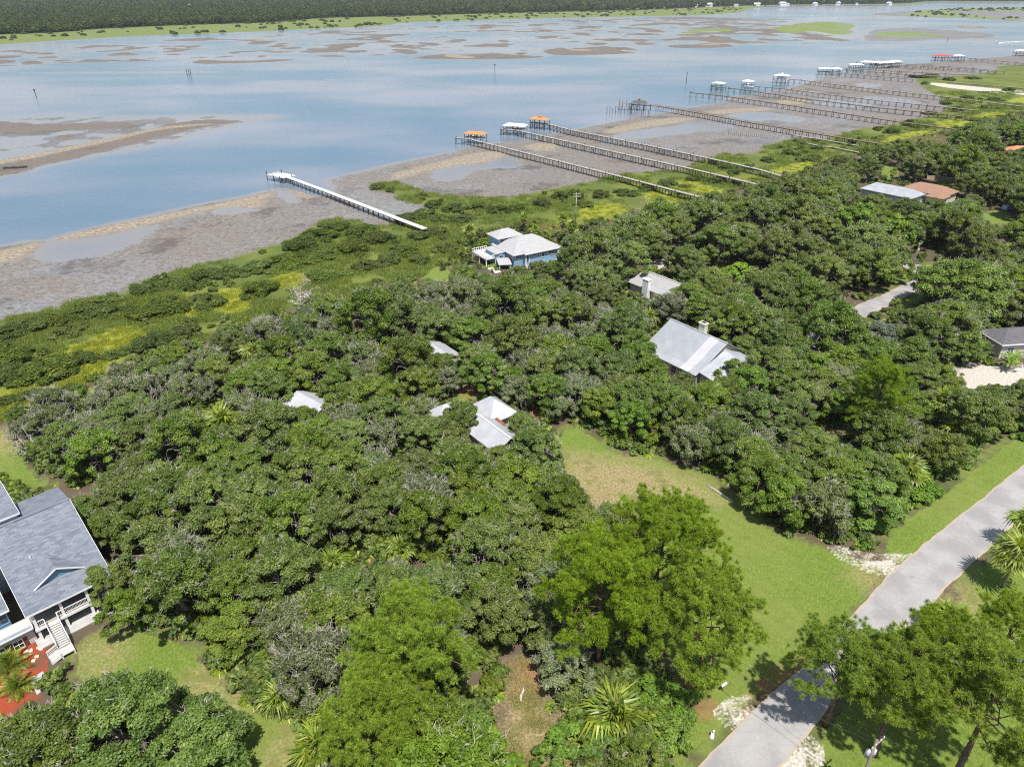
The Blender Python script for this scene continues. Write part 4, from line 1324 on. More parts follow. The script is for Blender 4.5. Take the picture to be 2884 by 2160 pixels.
def mark_label(x, y, grey, r, yel=False):
    m = min(MARKS, key=lambda q: (q[1][0] - x) ** 2 + (q[1][1] - y) ** 2)[0]
    sz = 'small' if r < 3.6 else 'wide' if r > 5.6 else 'middle sized'
    kd = 'yellow green tree' if yel else 'grey twiggy oak' if grey else 'dark green live oak'
    return sz + ' ' + kd + ' nearest the ' + m, kd + 's by the ' + m


# candidates on a jittered triangular lattice over the upland
cand = []
row = 0
yy = 40.0
while yy < 560:
    st = 6.9 if yy < 135 else (8.4 if yy < 200 else 11.0)
    xx = -(0.75 * yy + 30)
    while xx < 0.75 * yy + 30:
        cand.append((xx + FR.uniform(-1.6, 1.6) + (row % 2) * st / 2, yy + FR.uniform(-1.6, 1.6)))
        xx += st
    yy += st * .87
    row += 1
CA = np.array(cand)
up_d = sd_poly(CA, P_UP, 40)
cz = ground_zs(CA)
road_d = np.maximum(sd_poly(CA, P_ROAD, 4), sd_poly(CA, P_ROAD2, 4))
stand = []
for (x, y), d, gz, rd in zip(CA, up_d, cz, road_d):
    if d < 1.0 or rd > -2.2 or in_foot(x, y, .5):
        continue
    q = proj((x, y, 5))
    if not (-90 < q[0] < 2300 and q[1] < 1740):
        continue
    if any(inside(proj((x, y, gz)), pl) for pl in OPEN_PX):
        continue
    grey = d < 16 and y < 235 and FR.random() < .62 or (x < 20 and y > 105 and FR.random() < .34) or FR.random() < .12
    yel = (x > 14 or y > 150) and FR.random() < .13
    if yel and not grey:
        pr = FR.choice(YOAKS)
        s = FR.uniform(.8, 1.15)
    elif grey:
        pr = FR.choice(GREYOAKS)
        s = FR.uniform(.85, 1.15)
    else:
        pr = FR.choice(OAKS)
        s = FR.uniform(.82, 1.1) * (1.0 if d > 14 else .72) * (1.0 if y < 135 else (1.2 if y < 200 else 1.42) if d > 14 else 1.0)
    done = False
    for k in (1.0, .75, .55, .4):
        R, Hh = pr['R'] * s * k, pr['H'] * s * k
        if not covers(x, y, R, Hh, CLEAR_PX + OPEN_PX) and not (d < 45 and covers(x, y, R, Hh, [MARSH_PX], .45)) and free(x, y, R * .68):
            done = True
            break
    if not done:
        continue
    s *= k
    PLACED.append((x, y, R * .68))
    stand.append((x, y, gz, s, pr, grey, FR.uniform(0, 6.28), FR.uniform(.80, 1.22)))
stand.sort(key=lambda t: t[0] ** 2 + t[1] ** 2 - 3e3 * t[3])
ONE_BY_ONE = 292
for x, y, gz, s, pr, grey, rz, sq in stand[:ONE_BY_ONE]:
    lab, grp = mark_label(x, y, grey, pr['R'] * s, pr in YOAKS)
    plant('leafy_tree' if pr in YOAKS else 'weathered_oak' if grey else 'live_oak', pr, (x, y, gz), rz, s, lab, 'tree', grp, s * sq)
rest = stand[ONE_BY_ONE:]
print('TREES', len(stand), 'farthest single', stand[min(ONE_BY_ONE, len(stand) - 1)][:2])
WOOD = [merged('oak', p['trunk'], p['crown'], p['bare_twigs']) for p in (OAKS[0], OAKS[3], OAKS[6])]
if rest:
    scatter('oak_wood', [(t[0], t[1], t[2]) for t in rest], [t[3] * t[4]['R'] / 5.6 for t in rest], [t[6] for t in rest], WOOD, 'mass of dark oak woods behind the houses toward the upper docks', 'woods', [t[7] for t in rest])
# ================================================================ LOW COVER: marsh shrubs, grass, undergrowth, the far shore
SR = random.Random(23)
# shrubs one can see singly, from the photograph (crown centre, radius in px)
SHRUB_PX = [(816, 402, 17), (845, 408, 12), (560, 625, 42), (445, 650, 40), (330, 665, 65), (700, 590, 48), (625, 560, 50), (560, 575, 40), (500, 585, 40), (440, 595, 36), (380, 610, 34), (310, 622, 36), (720, 490, 42), (690, 510, 45), (650, 530, 45), (780, 500, 40), (820, 515, 40), (760, 535, 45), (700, 545, 40),
            (220, 650, 38), (170, 672, 36), (110, 690, 36), (60, 705, 38), (10, 720, 40), (230, 672, 34), (140, 715, 30), (110, 795, 62), (30, 770, 45), (20, 810, 40), (330, 745, 50), (250, 760, 40), (190, 770, 36), (400, 715, 34), (150, 840, 36), (60, 850, 34), (10, 862, 34), (880, 470, 34), (920, 460, 34), (955, 470, 30), (985, 450, 28), (940, 440, 24), (900, 510, 34), (870, 540, 34), (840, 560, 30), (800, 570, 34),
            (950, 500, 28), (1000, 470, 28), (960, 535, 28), (905, 560, 26), (1040, 445, 26), (1080, 455, 26), (1120, 450, 24), (1170, 440, 22), (1300, 420, 24), (1350, 415, 24), (1260, 440, 20), (1400, 405, 22), (1440, 395, 22), (1210, 425, 20), (1480, 400, 20), (1550, 390, 20), (1590, 372, 18), (1620, 360, 16), (1700, 330, 14), (1660, 345, 16), (1755, 343, 16), (1560, 360, 16), (1500, 385, 18),
            (1990, 165, 20), (2010, 162, 14), (2050, 172, 12), (2100, 168, 14), (2000, 180, 8), (1980, 270, 22), (2100, 258, 22), (2130, 262, 16), (2040, 222, 14), (2090, 212, 14), (2150, 215, 14), (2180, 195, 12), (1925, 285, 14), (1840, 305, 10), (1900, 278, 12), (2170, 250, 18), (1965, 262, 10), (2010, 244, 12), (2070, 236, 12)]
k = 0
for px, py, r in SHRUB_PX:
    x, y = G(px, py, 1.4)
    gz = ground_z(x, y)
    dist = math.sqrt(x * x + y * y + CAM_H ** 2)
    rad = r * dist / FPX
    pr = SHRUBS[SR.randrange(5)]
    s = rad / pr['R'] * .98
    sz = min(s, 1.05)
    if covers(x, y, rad * .8, 1.8, YELLOW_PX, .5):
        s *= .6
        sz *= .6
    plant('marsh_shrub', pr, (x, y, gz), SR.uniform(0, 6.28), s, None, 'shrub', None, sz)
    k += 1
SH_MARKS = [('left end of the white dock on the marsh', (-30, 250)), ('sand clearing by the dead trees', (-45, 175)), ('mud edge left of the white dock', (-75, 215)), ('tidal bay at the picture edge', (-120, 205)), ('yellow grass patch at the picture edge', (-95, 165)), ('creek mouth beside the white dock', (-50, 290)), ('pale blue house on its marsh side', (-20, 225)),
            ('utility pole in the marsh', (22, 255)), ('foot of the orange roofed dock', (75, 290)), ('foot of the middle dock', (110, 310)), ('sandy causeway', (290, 560)), ('upper docks', (250, 420)), ('yellow marsh below the upper docks', (190, 330))]
for o in list(COL.objects):
    if o.name.startswith('marsh_shrub') and o.parent is None:
        m = min(SH_MARKS, key=lambda q: (q[1][0] - o.location.x) ** 2 + (q[1][1] - o.location.y) ** 2)[0]
        tag(o, 'olive green shrub mound nearest the ' + m, 'shrub', 'shrub mounds by the ' + m)

# shrubs along the street and the lawn
VERGE_PX = [(1990, 1010, 34), (2020, 985, 34), (2060, 960, 36), (2100, 930, 40), (2150, 900, 44), (2190, 880, 46), (2130, 860, 40), (2090, 890, 36), (1960, 1040, 36), (1930, 1070, 36), (1890, 1100, 38), (1920, 1110, 34), (1860, 1130, 36), (1975, 1075, 26), (2040, 1010, 26), (2205, 930, 30), (1990, 1060, 30), (2070, 1000, 24),
            (1010, 1600, 60), (1060, 1640, 56), (940, 1630, 56), (1460, 1590, 46), (1400, 1640, 40), (1290, 1520, 36), (1220, 1600, 36), (1300, 1610, 34), (1480, 1520, 34), (740, 1640, 40), (1420, 1500, 40), (1180, 1640, 34), (2000, 850, 30), (1930, 840, 34), (1960, 870, 30), (2040, 880, 30), (1880, 830, 30), (860, 1640, 50), (1370, 1560, 30)]
for px, py, r in VERGE_PX:
    x, y = G(px, py, 1.5)
    dist = math.sqrt(x * x + y * y + CAM_H ** 2)
    pr = VERGES[SR.randrange(3)]
    s = r * dist / FPX / pr['R']
    if px > 1700:
        lab, grp = 'bright green shrub in the hedge along the street, past the lawn', 'street side shrubs'
    elif px > 1150:
        lab, grp = 'green bush among the palms under the tallest pine', 'bushes under the pines'
    else:
        lab, grp = 'bright green bush beside the dry path at the picture bottom', 'bushes by the dry path'
    plant('green_bush', pr, (x, y, ground_z(x, y)), SR.uniform(0, 6.28), s, lab, 'shrub', grp, min(s, 1.15))
    PLACED.append((x, y, s * pr['R'] * .6))

# dead trees bleached by salt
DEADS = [make_dead(201, 6.5, 3.0, 10), make_dead(202, 5.5, 3.6, 12), make_dead(203, 4.5, 2.4, 8)]
for i, (px, py, zc, s, lab) in enumerate([(650, 655, 2, 1.25, 'tangle of bleached dead branches beside the sand clearing'), (690, 690, 2, 1.0, 'bleached dead tree below the sand clearing'), (1395, 455, 3, 1.35, 'bare white branched tree standing over the yellow marsh'), (1370, 475, 2.5, .9, 'bare bush of white branches beside the marsh utility pole'),
        (110, 895, 3, 1.2, 'dead grey tree on the marsh edge near the picture edge'), (200, 905, 4, 1.1, 'pair limbed dead tree in the grey oaks'), (330, 850, 4, 1.0, 'dead crooked tree left of the fan palm'), (1080, 1190, 5, .9, 'leafless grey shrub left of the tallest pine'), (960, 945, 6, 1.1, 'bare forked snag in front of the white cottage'), (590, 705, 4, .9, 'bleached snag left of the tall marsh palm'), (1310, 490, 3, .8, 'low bleached snag inland of the marsh pole'), (1000, 610, 4, 1.2, 'bare limbed tree in front of the pale blue house'), (55, 960, 4, 1.0, 'bleached dead limbs over the small side lawn'), (2075, 690, 5, 1.2, 'bleached fallen looking limbs under the spreading oak'), (1690, 560, 6, .9, 'white leafless tree by the middle utility pole')]):
    x, y = G(px, py, zc)
    t = thing('dead_tree', lab, 'dead tree', (x, y, ground_z(x, y)), i * 1.3, None, (s, s, s))
    link('trunk', DEADS[i % 3], t)

# ---- palms
for i, (px, py, zc, s, lab) in enumerate(PALM_PX):
    x, y = G(px, py, zc)
    gz = ground_z(x, y)
    palm((x, y, gz), max(zc - gz - .2, .5), lab, 300 + i, 26 if y < 130 else 18, s * 1.35, 8 if y < 130 else 5, (random.uniform(-.4, .4), random.uniform(-.3, .3)), 'fan', 'cabbage_palm')
for i, (px, py, zc, s, lab) in enumerate([(1000, 545, 3, 1.1, 'feathery palm in front of the pale blue house deck'), (985, 572, 3, 1.1, 'feathery palm below the pale blue house deck'), (20, 1440, 1.2, 1.5, 'feathery sago like palm in the red mulch bed'), (40, 1490, .9, 1.3, 'second feathery palm in the red mulch bed'), (1395, 735, 3, 1.2, 'dark feathery palm against the tin roof')]):
    x, y = G(px, py, zc)
    gz = ground_z(x, y)
    palm((x, y, gz), max(zc - gz, .4), lab, 400 + i, 34 if i in (2, 3) else 22, s * .8, 0 if i in (2, 3) else 2, (0, 0), 'feather', 'feather_palm')


# ---- grass and undergrowth
def tuft_mesh(name, seed, mat, n=90, R=.9, Hh=.55, w=.03):
    g = np.random.default_rng(seed)
    a = g.uniform(0, 6.28, n)
    r = R * np.sqrt(g.random(n))
    B = np.stack([r * np.cos(a), r * np.sin(a), np.full(n, -.05)], 1)
    d = unit(np.stack([g.normal(0, .45, n), g.normal(0, .45, n), np.ones(n)], 1))
    L = (Hh * g.uniform(.6, 1.2, n))[:, None]
    sd = unit(np.cross(d, g.normal(0, 1, (n, 3)))) * w
    V = np.stack([B - sd, B + sd, B + d * L + sd * .3, B + d * L - sd * .3], 1).reshape(-1, 3)
    return np_mesh(name, V, np.arange(n * 4).reshape(-1, 4), [mat], False, dict(tone=np.repeat(g.random(n), 4)))


TUFTS = [tuft_mesh('tuft', 500 + k, M_MARSHG) for k in range(3)]
NRG = np.random.default_rng(77)


def region_points(n, x0, x1, y0, y1, power=1.6):
    """random points, denser close by"""
    u = NRG.random(n)
    y = y0 * (y1 / y0) ** u
    x = NRG.uniform(-1, 1, n) * (.72 * y + 25)
    return np.stack([x, y], 1)


PG = region_points(60000, 0, 0, 150, 620)
ma, up = sd_poly(PG, P_MARSH, 30), sd_poly(PG, P_UP, 30)
yl = np.full(len(PG), -8.0)
for p in YELLOWS:
    yl = np.maximum(yl, sd_poly(PG, p, 8))
den = fbm(PG[:, 0], PG[:, 1], 11, 3)
keep = (ma + (den - .5) * 8 > 0) & (up < 2) & (yl < -1.5) & (den > .44)
PG = PG[keep]
scatter('marsh_grass', np.column_stack([PG, ground_zs(PG)]), .8 + .9 * NRG.random(len(PG)) + PG[:, 1] * .0016, NRG.uniform(0, 6.28, len(PG)), TUFTS, 'tall olive green marsh grass along the mud flats', 'grass', .55 + .5 * NRG.random(len(PG)))
YT = [tuft_mesh('tuft', 520 + k, mat_leaf('yellow_marsh_grass_%d' % k, (.15, .19, .016), (.31, .335, .024), (.44, .43, .05), obj_var=.3), 60, .9, .35, .05) for k in range(2)]
PY = region_points(70000, 0, 0, 105, 520)
yl = np.full(len(PY), -8.0)
for p in YELLOWS:
    yl = np.maximum(yl, sd_poly(PY, p, 8))
PY = PY[(yl + (fbm(PY[:, 0], PY[:, 1], 5, 3) - .5) * 6 > -1.0) & (sd_poly(PY, P_MARSH, 5) > 0)]
scatter('glasswort', np.column_stack([PY, ground_zs(PY)]), .7 + .8 * NRG.random(len(PY)), NRG.uniform(0, 6.28, len(PY)), YT, 'low bright yellow green saltwort patches in the marsh', 'saltwort')

# small scrub filling the marsh between the mounds
LOWS = [make_shrub(540 + k, (1.3, 1.0, 1.7)[k], (.9, .7, 1.1)[k], M_SHRUB, per=70, size=.2)['crown'] for k in range(3)]
PS = region_points(3500, 0, 0, 150, 620)
ma, up = sd_poly(PS, P_MARSH, 30), sd_poly(PS, P_UP, 30)
yl = np.full(len(PS), -8.0)
for p in YELLOWS + WHITES:
    yl = np.maximum(yl, sd_poly(PS, p, 8))
den = fbm(PS[:, 0] + 50, PS[:, 1], 16, 3)
PS = PS[(ma > 3) & (up < 3) & (yl < -2.2) & (den > .54)]
scatter('marsh_scrub', np.column_stack([PS, ground_zs(PS)]), .8 + 1.0 * NRG.random(len(PS)), NRG.uniform(0, 6.28, len(PS)), LOWS, 'low olive scrub growing between the shrub mounds', 'scrub')

UNDERS = [make_shrub(560 + k, (1.2, .9, 1.5)[k], (1.0, .7, 1.4)[k], M_UNDER, per=60, size=.22)['crown'] for k in range(3)] + [merged('palmetto', *[m for m in FRONDS])]
PU = region_points(26000, 0, 0, 42, 520)
up = sd_poly(PU, P_UP, 30)
op = np.full(len(PU), -8.0)
for p in LAWNS + WHITES + P_MULCH + [P_ROAD, P_ROAD2] + DRYS + CLAYS[:1]:
    op = np.maximum(op, sd_poly(PU, p, 8))
ok = (up > 0) & (op < -.9) & (fbm(PU[:, 0], PU[:, 1], 9, 3) > .34)
ok &= np.array([not in_foot(a, b, -.5) for a, b in PU])
PU = PU[ok]
scatter('undergrowth', np.column_stack([PU, ground_zs(PU)]), .7 + .9 * NRG.random(len(PU)), NRG.uniform(0, 6.28, len(PU)), UNDERS, 'scrubby undergrowth and saplings under the oak canopy', 'undergrowth')

# blades along the lawn, for a soft mown surface
LT = [tuft_mesh('turf', 580 + k, mat_leaf('lawn_blade_%d' % k, (.085, .150, .018), (.165, .255, .036), (.27, .32, .07), obj_var=.25), 60, .5, .075, .03) for k in range(2)]
PL = region_points(70000, 0, 0, 42, 150)
lw = np.full(len(PL), -8.0)
for p in LAWNS[:6]:
    lw = np.maximum(lw, sd_poly(PL, p, 8))
dr = np.full(len(PL), -8.0)
for p in DRYS + WHITES + [P_ROAD]:
    dr = np.maximum(dr, sd_poly(PL, p, 8))
PL = PL[(lw > .1) & (dr < -.2)]
scatter('grass', np.column_stack([PL, ground_zs(PL)]), .7 + .7 * NRG.random(len(PL)), NRG.uniform(0, 6.28, len(PL)), LT, 'short mown grass on the lawns', 'grass')

# tall dry grass on the path and in thin spots
DT = [tuft_mesh('dry_tuft', 590 + k, mat_leaf('dry_grass_%d' % k, (.26, .26, .07), (.42, .39, .14), (.55, .48, .24), obj_var=.3), 70, .6, .32, .025) for k in range(2)]
PD = region_points(50000, 0, 0, 42, 150)
dd = np.full(len(PD), -8.0)
for p in DRYS[1:2]:
    dd = np.maximum(dd, sd_poly(PD, p, 8))
PD = PD[(dd + (fbm(PD[:, 0], PD[:, 1], 4, 3) - .5) * 4 > 0) & (sd_poly(PD, P_ROAD, 3) < -.4) & (fbm(PD[:, 0] + 9, PD[:, 1], 3, 3) > .42)]
scatter('dry_grass', np.column_stack([PD, ground_zs(PD)]), .6 + .8 * NRG.random(len(PD)), NRG.uniform(0, 6.28, len(PD)), DT, 'straw coloured tall grass on the path at the picture bottom', 'grass')

# ---- the far shore woods, one mass to the horizon
FT = [make_oak(600 + k, 5.5, (11, 13, 9)[k], M_FARTREE, bare=0, per=13, size=1.15)['crown'] for k in range(3)]
r = np.arange(0, 230)
fy = 1180 * (1.0072 ** r)
pts = []
for yv in fy:
    st = max(7.5, yv * .0058)
    xs = np.arange(-(.70 * yv), .70 * yv, st)
    pts.append(np.stack([xs + NRG.uniform(-st * .45, st * .45, len(xs)), yv + NRG.uniform(-st * .5, st * .5, len(xs))], 1))
PF = np.vstack(pts)
fd = sd_poly(PF, P_FARWOOD, 40)
PF = PF[fd + (fbm(PF[:, 0], PF[:, 1], 60, 3) - .5) * 50 > 0]
scatter('far_forest', np.column_stack([PF, np.full(len(PF), .4)]), (.75 + .6 * NRG.random(len(PF))) * np.maximum(1, PF[:, 1] * .00052), NRG.uniform(0, 6.28, len(PF)), FT, 'dense dark green forest along the far shore', 'forest')
FB = [make_shrub(620, 3.5, 2.5, M_FARTREE, per=10, size=.9)['crown']]
PB = np.stack([NRG.uniform(-1500, 2600, 9000), NRG.uniform(900, 3600, 9000)], 1)
fd, fw = sd_poly(PB, P_FAR, 60), sd_poly(PB, P_FARWOOD, 60)
PB = PB[(fd > 6) & (fw < 0) & (fbm(PB[:, 0], PB[:, 1], 50, 3) > .52)]
P2 = np.stack([NRG.uniform(400, 2600, 6000), NRG.uniform(1000, 3600, 6000)], 1)
P2 = P2[(sd_poly(P2, P_ISLEGREEN2, 20) > 0) & (fbm(P2[:, 0], P2[:, 1], 60, 3) > .50)]
PB = np.vstack([PB, P2])
scatter('shore_scrub', np.column_stack([PB, np.full(len(PB), .3)]), .7 + 1.0 * NRG.random(len(PB)), NRG.uniform(0, 6.28, len(PB)), FB, 'dark scrub dotted along the far marsh', 'scrub')
# ================================================================ DOCKS
M_PILE = mat_bark('tarred_pile', (.035, .030, .027), (.10, .085, .075), (.15, .13, .11))
M_DECKGREY = plain('weathered_deck', (.40, .365, .32), .9, .2, .35, 1.2)
M_DECKBROWN = plain('brown_deck', (.25, .19, .14), .9, .2, .35, 1.2)
M_DECKWHITE = plain('white_deck', (.58, .585, .59), .7, .3, .28, 2.2)
M_ORANGE = plain('orange_metal_roof', (.62, .255, .085), .5, .4, .25, .6)
M_WHITEROOF = plain('white_metal_roof', (.80, .83, .85), .45, .45, .12, .5)
M_GREENROOF = plain('pale_green_roof', (.56, .64, .52), .5, .4, .2, .6)
M_REDROOF = plain('red_roof', (.55, .10, .07), .6, .3, .25, .6)
M_BROWNROOF = plain('brown_shingle_roof', (.15, .125, .10), .9, .2, .4, 1.5)
M_WHITEPAINT = plain('white_paint', (.80, .80, .79), .5, .35, .10, .8)
M_HULL = plain('boat_hull', (.80, .81, .82), .3, .5, .08, .6)
M_DARKGLASS = NB('window_glass')
M_DARKGLASS.bsdf((.025, .032, .040), .08, .6)
M_DARKGLASS = M_DARKGLASS.mat
M_DARK = plain('dark_metal', (.05, .052, .055), .5, .4, .3, 2)

pile_me = MB().tube([(0, 0, 0), (0, 0, 1)], .15, 6).mesh('pile', M_PILE, True)
post_me = MB().tube([(0, 0, 0), (0, 0, 1)], .06, 5).mesh('rail_post', M_PILE, True)


def seg_frames(pts, step):
    out = []
    for (ax, ay), (bx, by) in zip(pts[:-1], pts[1:]):
        L = math.hypot(bx - ax, by - ay)
        n = max(1, int(L / step))
        for i in range(n):
            t = i / n
            out.append((ax + (bx - ax) * t, ay + (by - ay) * t, math.atan2(by - ay, bx - ax)))
    out.append((*pts[-1], out[-1][2]))
    return out


def dock(px, z, width, label, deck_mat, step=3.4, tall=0.0, brace=0, rail=False, group=None, start_low=0):
    """px runs from the channel end to the shore, measured on the deck"""
    w_ = [G(a, b, z) for a, b in px]
    t = thing('dock', label, 'dock', (w_[0][0], w_[0][1], 0), 0, group)
    ox, oy = w_[0]
    P_ = [(x - ox, y - oy) for x, y in w_]
    mb = MB()
    fr = seg_frames(P_, step)
    Rr = random.Random(len(label))
    for k, (a, b) in enumerate(zip(P_[:-1], P_[1:])):
        d = Vector((b[0] - a[0], b[1] - a[1], 0)).normalized()
        n = Vector((-d.y, d.x, 0)) * width / 2
        A, B = Vector((a[0], a[1], z)), Vector((b[0], b[1], z))
        e = d * .02 * (k + 1)
        mb.prism([A - n - e, B - n + e, B + n + e, A + n - e], (0, 0, -.14 - .004 * k))
    mb.build('deck', deck_mat, t)
    mb = MB()
    for a, b in zip(P_[:-1], P_[1:]):
        d = Vector((b[0] - a[0], b[1] - a[1], 0)).normalized()
        n = Vector((-d.y, d.x, 0)) * width * .38
        for s in (-1, 1):
            mb.bar(Vector((a[0], a[1], z - .30)) + n * s, Vector((b[0], b[1], z - .30)) + n * s, .12, .28)
    tag(mb.build('stringer', M_PILE, t), kind='stuff')
    wp = np.array([(x + ox, y + oy) for x, y, _ in fr])
    gz = ground_zs(wp)
    for i, (x, y, a) in enumerate(fr):
        g0 = min(gz[i], -.2) - .6 if gz[i] < .1 else gz[i] - .5
        if z - gz[i] < .45:
            continue
        for s in (-1, 1):
            top = z - .16 + (tall * Rr.uniform(.7, 1.1) if tall and i % 3 == 0 else 0)
            px_, py_ = x - math.sin(a) * s * (width / 2 + .10), y + math.cos(a) * s * (width / 2 + .10)
            link('pile', pile_me, t, (px_, py_, g0), (Rr.uniform(-.025, .025), Rr.uniform(-.025, .025), 0), (1, 1, top - g0))
        if brace and i % brace == 0 and z - gz[i] > 1.2:
            m = MB()
            wv = Vector((-math.sin(a), math.cos(a), 0)) * width / 2
            c = Vector((x, y, 0))
            lo_, hi_ = Vector((0, 0, max(gz[i], 0) + .3)), Vector((0, 0, z - .35))
            m.bar(c - wv + lo_, c + wv + hi_, .07, .16)
            m.build('brace', M_PILE, t)
            if i + 1 < len(fr):
                x2, y2, a2 = fr[i + 1]
                for u, v in ((lo_, hi_), (hi_, lo_)):
                    m = MB()
                    m.bar(Vector((x, y, 0)) - wv * 1.1 + u, Vector((x2, y2, 0)) - wv * 1.1 + v, .07, .16)
                    m.build('brace', M_PILE, t)
    if rail:
        for s in (-1, 1):
            m = MB()
            for (x, y, a), (x2, y2, a2) in zip(fr[:-1], fr[1:]):
                o = Vector((-math.sin(a), math.cos(a), 0)) * s * (width / 2 + .10)
                m.bar(Vector((x, y, z + tall * .68)) + o, Vector((x2, y2, z + tall * .68)) + o, .06, .10)
            m.build('rail', deck_mat, t)
    return t, w_, fr[0][2]


def roof_hip(x0, x1, y0, y1, ze, zr, axis='x', inset=None, th=.16, mb=None, m=0):
    mb = mb or MB()
    if axis == 'x':
        k = (y1 - y0) / 2 if inset is None else inset
        r0, r1 = (x0 + k, (y0 + y1) / 2, zr), (x1 - k, (y0 + y1) / 2, zr)
        c = [(x0, y0, ze), (x1, y0, ze), (x1, y1, ze), (x0, y1, ze)]
        S = [[c[0], c[1], r1, r0], [c[2], c[3], r0, r1], [c[1], c[2], r1], [c[3], c[0], r0]]
    else:
        k = (x1 - x0) / 2 if inset is None else inset
        r0, r1 = ((x0 + x1) / 2, y0 + k, zr), ((x0 + x1) / 2, y1 - k, zr)
        c = [(x0, y0, ze), (x1, y0, ze), (x1, y1, ze), (x0, y1, ze)]
        S = [[c[1], c[2], r1, r0], [c[3], c[0], r0, r1], [c[0], c[1], r0], [c[2], c[3], r1]]
    for f in S:
        mb.prism(f, (0, 0, -th), m)
    return mb


def boathouse(px, py, zr, lx, ly, ang, label, roof_mat, zdeck=3.15, style='hip', gazebo=False, loft=False):
    x, y = G(px, py, zr)
    t = thing('boathouse', label, 'boathouse', (x, y, 0), ang)
    ze = zr - (1.1 if style == 'hip' else .7)
    rf = roof_hip(-lx / 2 - .5, lx / 2 + .5, -ly / 2 - .5, ly / 2 + .5, ze, zr, inset=ly * .38 if style == 'hip' else .05).build('roof', roof_mat, t)
    n = max(3, int(lx / 3.2) + 1)
    for i in range(n):
        for s in (-1, 1):
            link('post', pile_me, t, (-lx / 2 + lx * i / (n - 1), s * ly / 2, -1.2), (0, 0, 0), (1, 1, ze + 1.15))
    m = MB()
    m.box(-lx / 2 - .3, lx / 2 + .3, ly / 2 - 1.7, ly / 2 + .4, zdeck - .16, zdeck)
    m.box(-lx / 2 - 1.6, -lx / 2 + 1.2, -ly / 2, ly / 2 - 1.75, zdeck - .17, zdeck - .01)
    m.build('walkway', M_DECKGREY, t)
    for s in (-.9, .55):
        m = MB()
        m.bar((-lx / 2 + 1.6, s * ly / 2 * .8, ze - .3), (lx / 2 - .6, s * ly / 2 * .8, ze - .3), .14, .22)
        m.build('lift_beam', M_DARK, t)
    for i in range(n - 1):
        m = MB()
        xa, xb = -lx / 2 + lx * i / (n - 1), -lx / 2 + lx * (i + 1) / (n - 1)
        m.bar((xa, -ly / 2 - .08, .5), (xb, -ly / 2 - .08, zdeck + .1), .08, .16)
        m.bar((xb, -ly / 2 - .17, .5), (xa, -ly / 2 - .17, zdeck + .1), .08, .16)
        m.build('brace', M_PILE, t)
    if gazebo:
        m = roof_hip(-.9, .9, -.7, .7, zr + .55, zr + 1.0, inset=.5)
        m.box(-.6, .6, -.45, .45, zr - .2, zr + .42)
        m.build('cupola', roof_mat, t)
    if loft:
        m = MB()
        m.box(-lx / 2, lx / 2, -ly / 2, ly / 2 - 1.8, zdeck + .02, zdeck + .18)
        m.box(-lx / 4, lx / 4, -ly / 4, ly / 4, zdeck + .18, ze - .5)
        m.build('store_room', M_WHITEPAINT, t)
    return t


def boat(x, y, z, ang, label, s=1.0):
    t = thing('motor_boat', label, 'boat', (x, y, z), ang, None, (s, s, s))
    m = MB()
    # hull: stations from stern to bow
    st = [(-3.2, 1.15, .0), (-1.5, 1.22, .0), (.5, 1.2, .02), (2.0, .85, .12), (3.0, .35, .28), (3.5, .04, .45)]
    V = []
    for x_, hw, kz in st:
        V += [(x_, -hw, .85 + kz * .6), (x_, -hw * .75, .1 + kz), (x_, 0, -.25 + kz), (x_, hw * .75, .1 + kz), (x_, hw, .85 + kz * .6)]
    F = [(i * 5 + k, i * 5 + k + 1, i * 5 + k + 6, i * 5 + k + 5) for i in range(5) for k in range(4)] + [(0, 1, 2, 3, 4)]
    F += [(i * 5, i * 5 + 5, i * 5 + 9, i * 5 + 4) for i in range(5)]
    m.add(V, F)
    m.build('hull', M_HULL, t)
    m = MB().box(-.3, .7, -.45, .45, .86, 1.6)
    c = m.build('console', M_WHITEPAINT, t)
    MB().box(.72, .76, -.42, .42, 1.62, 2.0).build('windscreen', M_DARKGLASS, t)
    m = MB().box(-1.4, 1.0, -.9, .9, 2.45, 2.53)
    m.build('canopy', M_WHITEPAINT, t)
    for a in (-1.3, .9):
        for b in (-.8, .8):
            link('canopy_post', MB().bar((a, b, .8), (a, b, 2.45), .06).mesh('canopy_post', M_DARK), t)
    MB().box(-3.75, -3.25, -.25, .25, .3, 1.35).build('outboard_motor', M_DARK, t)
    return t


ZD = 3.3
d1 = dock([(612, 379), (700, 411), (800, 449), (870, 476), (918, 494)], 2.6, 2.2, 'long white decked dock without a roof running out to the channel', M_DECKWHITE, 3.3)
# its platform at the channel end, in the same white boards
m = MB()
pw = [G(*q, 2.6) for q in [(574, 377), (608, 373), (640, 379), (612, 385)]]
o0 = d1[1][0]
m.prism([(a - o0[0], b - o0[1], 2.585) for a, b in pw], (0, 0, -.16))
m.build('platform', M_DECKWHITE, d1[0])
for i, (qx, qy) in enumerate([(576, 377), (590, 375), (608, 374), (590, 380), (604, 384), (630, 380)]):
    a, b = G(qx, qy, 2.6)
    link('pile', pile_me, d1[0], (a - o0[0], b - o0[1], -1.6), (0, 0, 0), (1.2, 1.2, 4.1 + (1.6 if i in (0, 2) else .6)))
for k, q in enumerate([(592, 374), (600, 373)]):
    a, b = G(*q, 2.9)
    MB().box(a - o0[0] - .5, a - o0[0] + .5, b - o0[1] - .35, b - o0[1] + .35, 2.6, 3.15).build('bench', M_DECKWHITE, d1[0])
d2 = dock([(985, 298), (1012, 300), (1090, 319), (1200, 346), (1360, 386), (1518, 427)], ZD, 1.7, 'weathered dock of the nearest orange roofed boathouse', M_DECKGREY, 3.2, 1.0, 0)
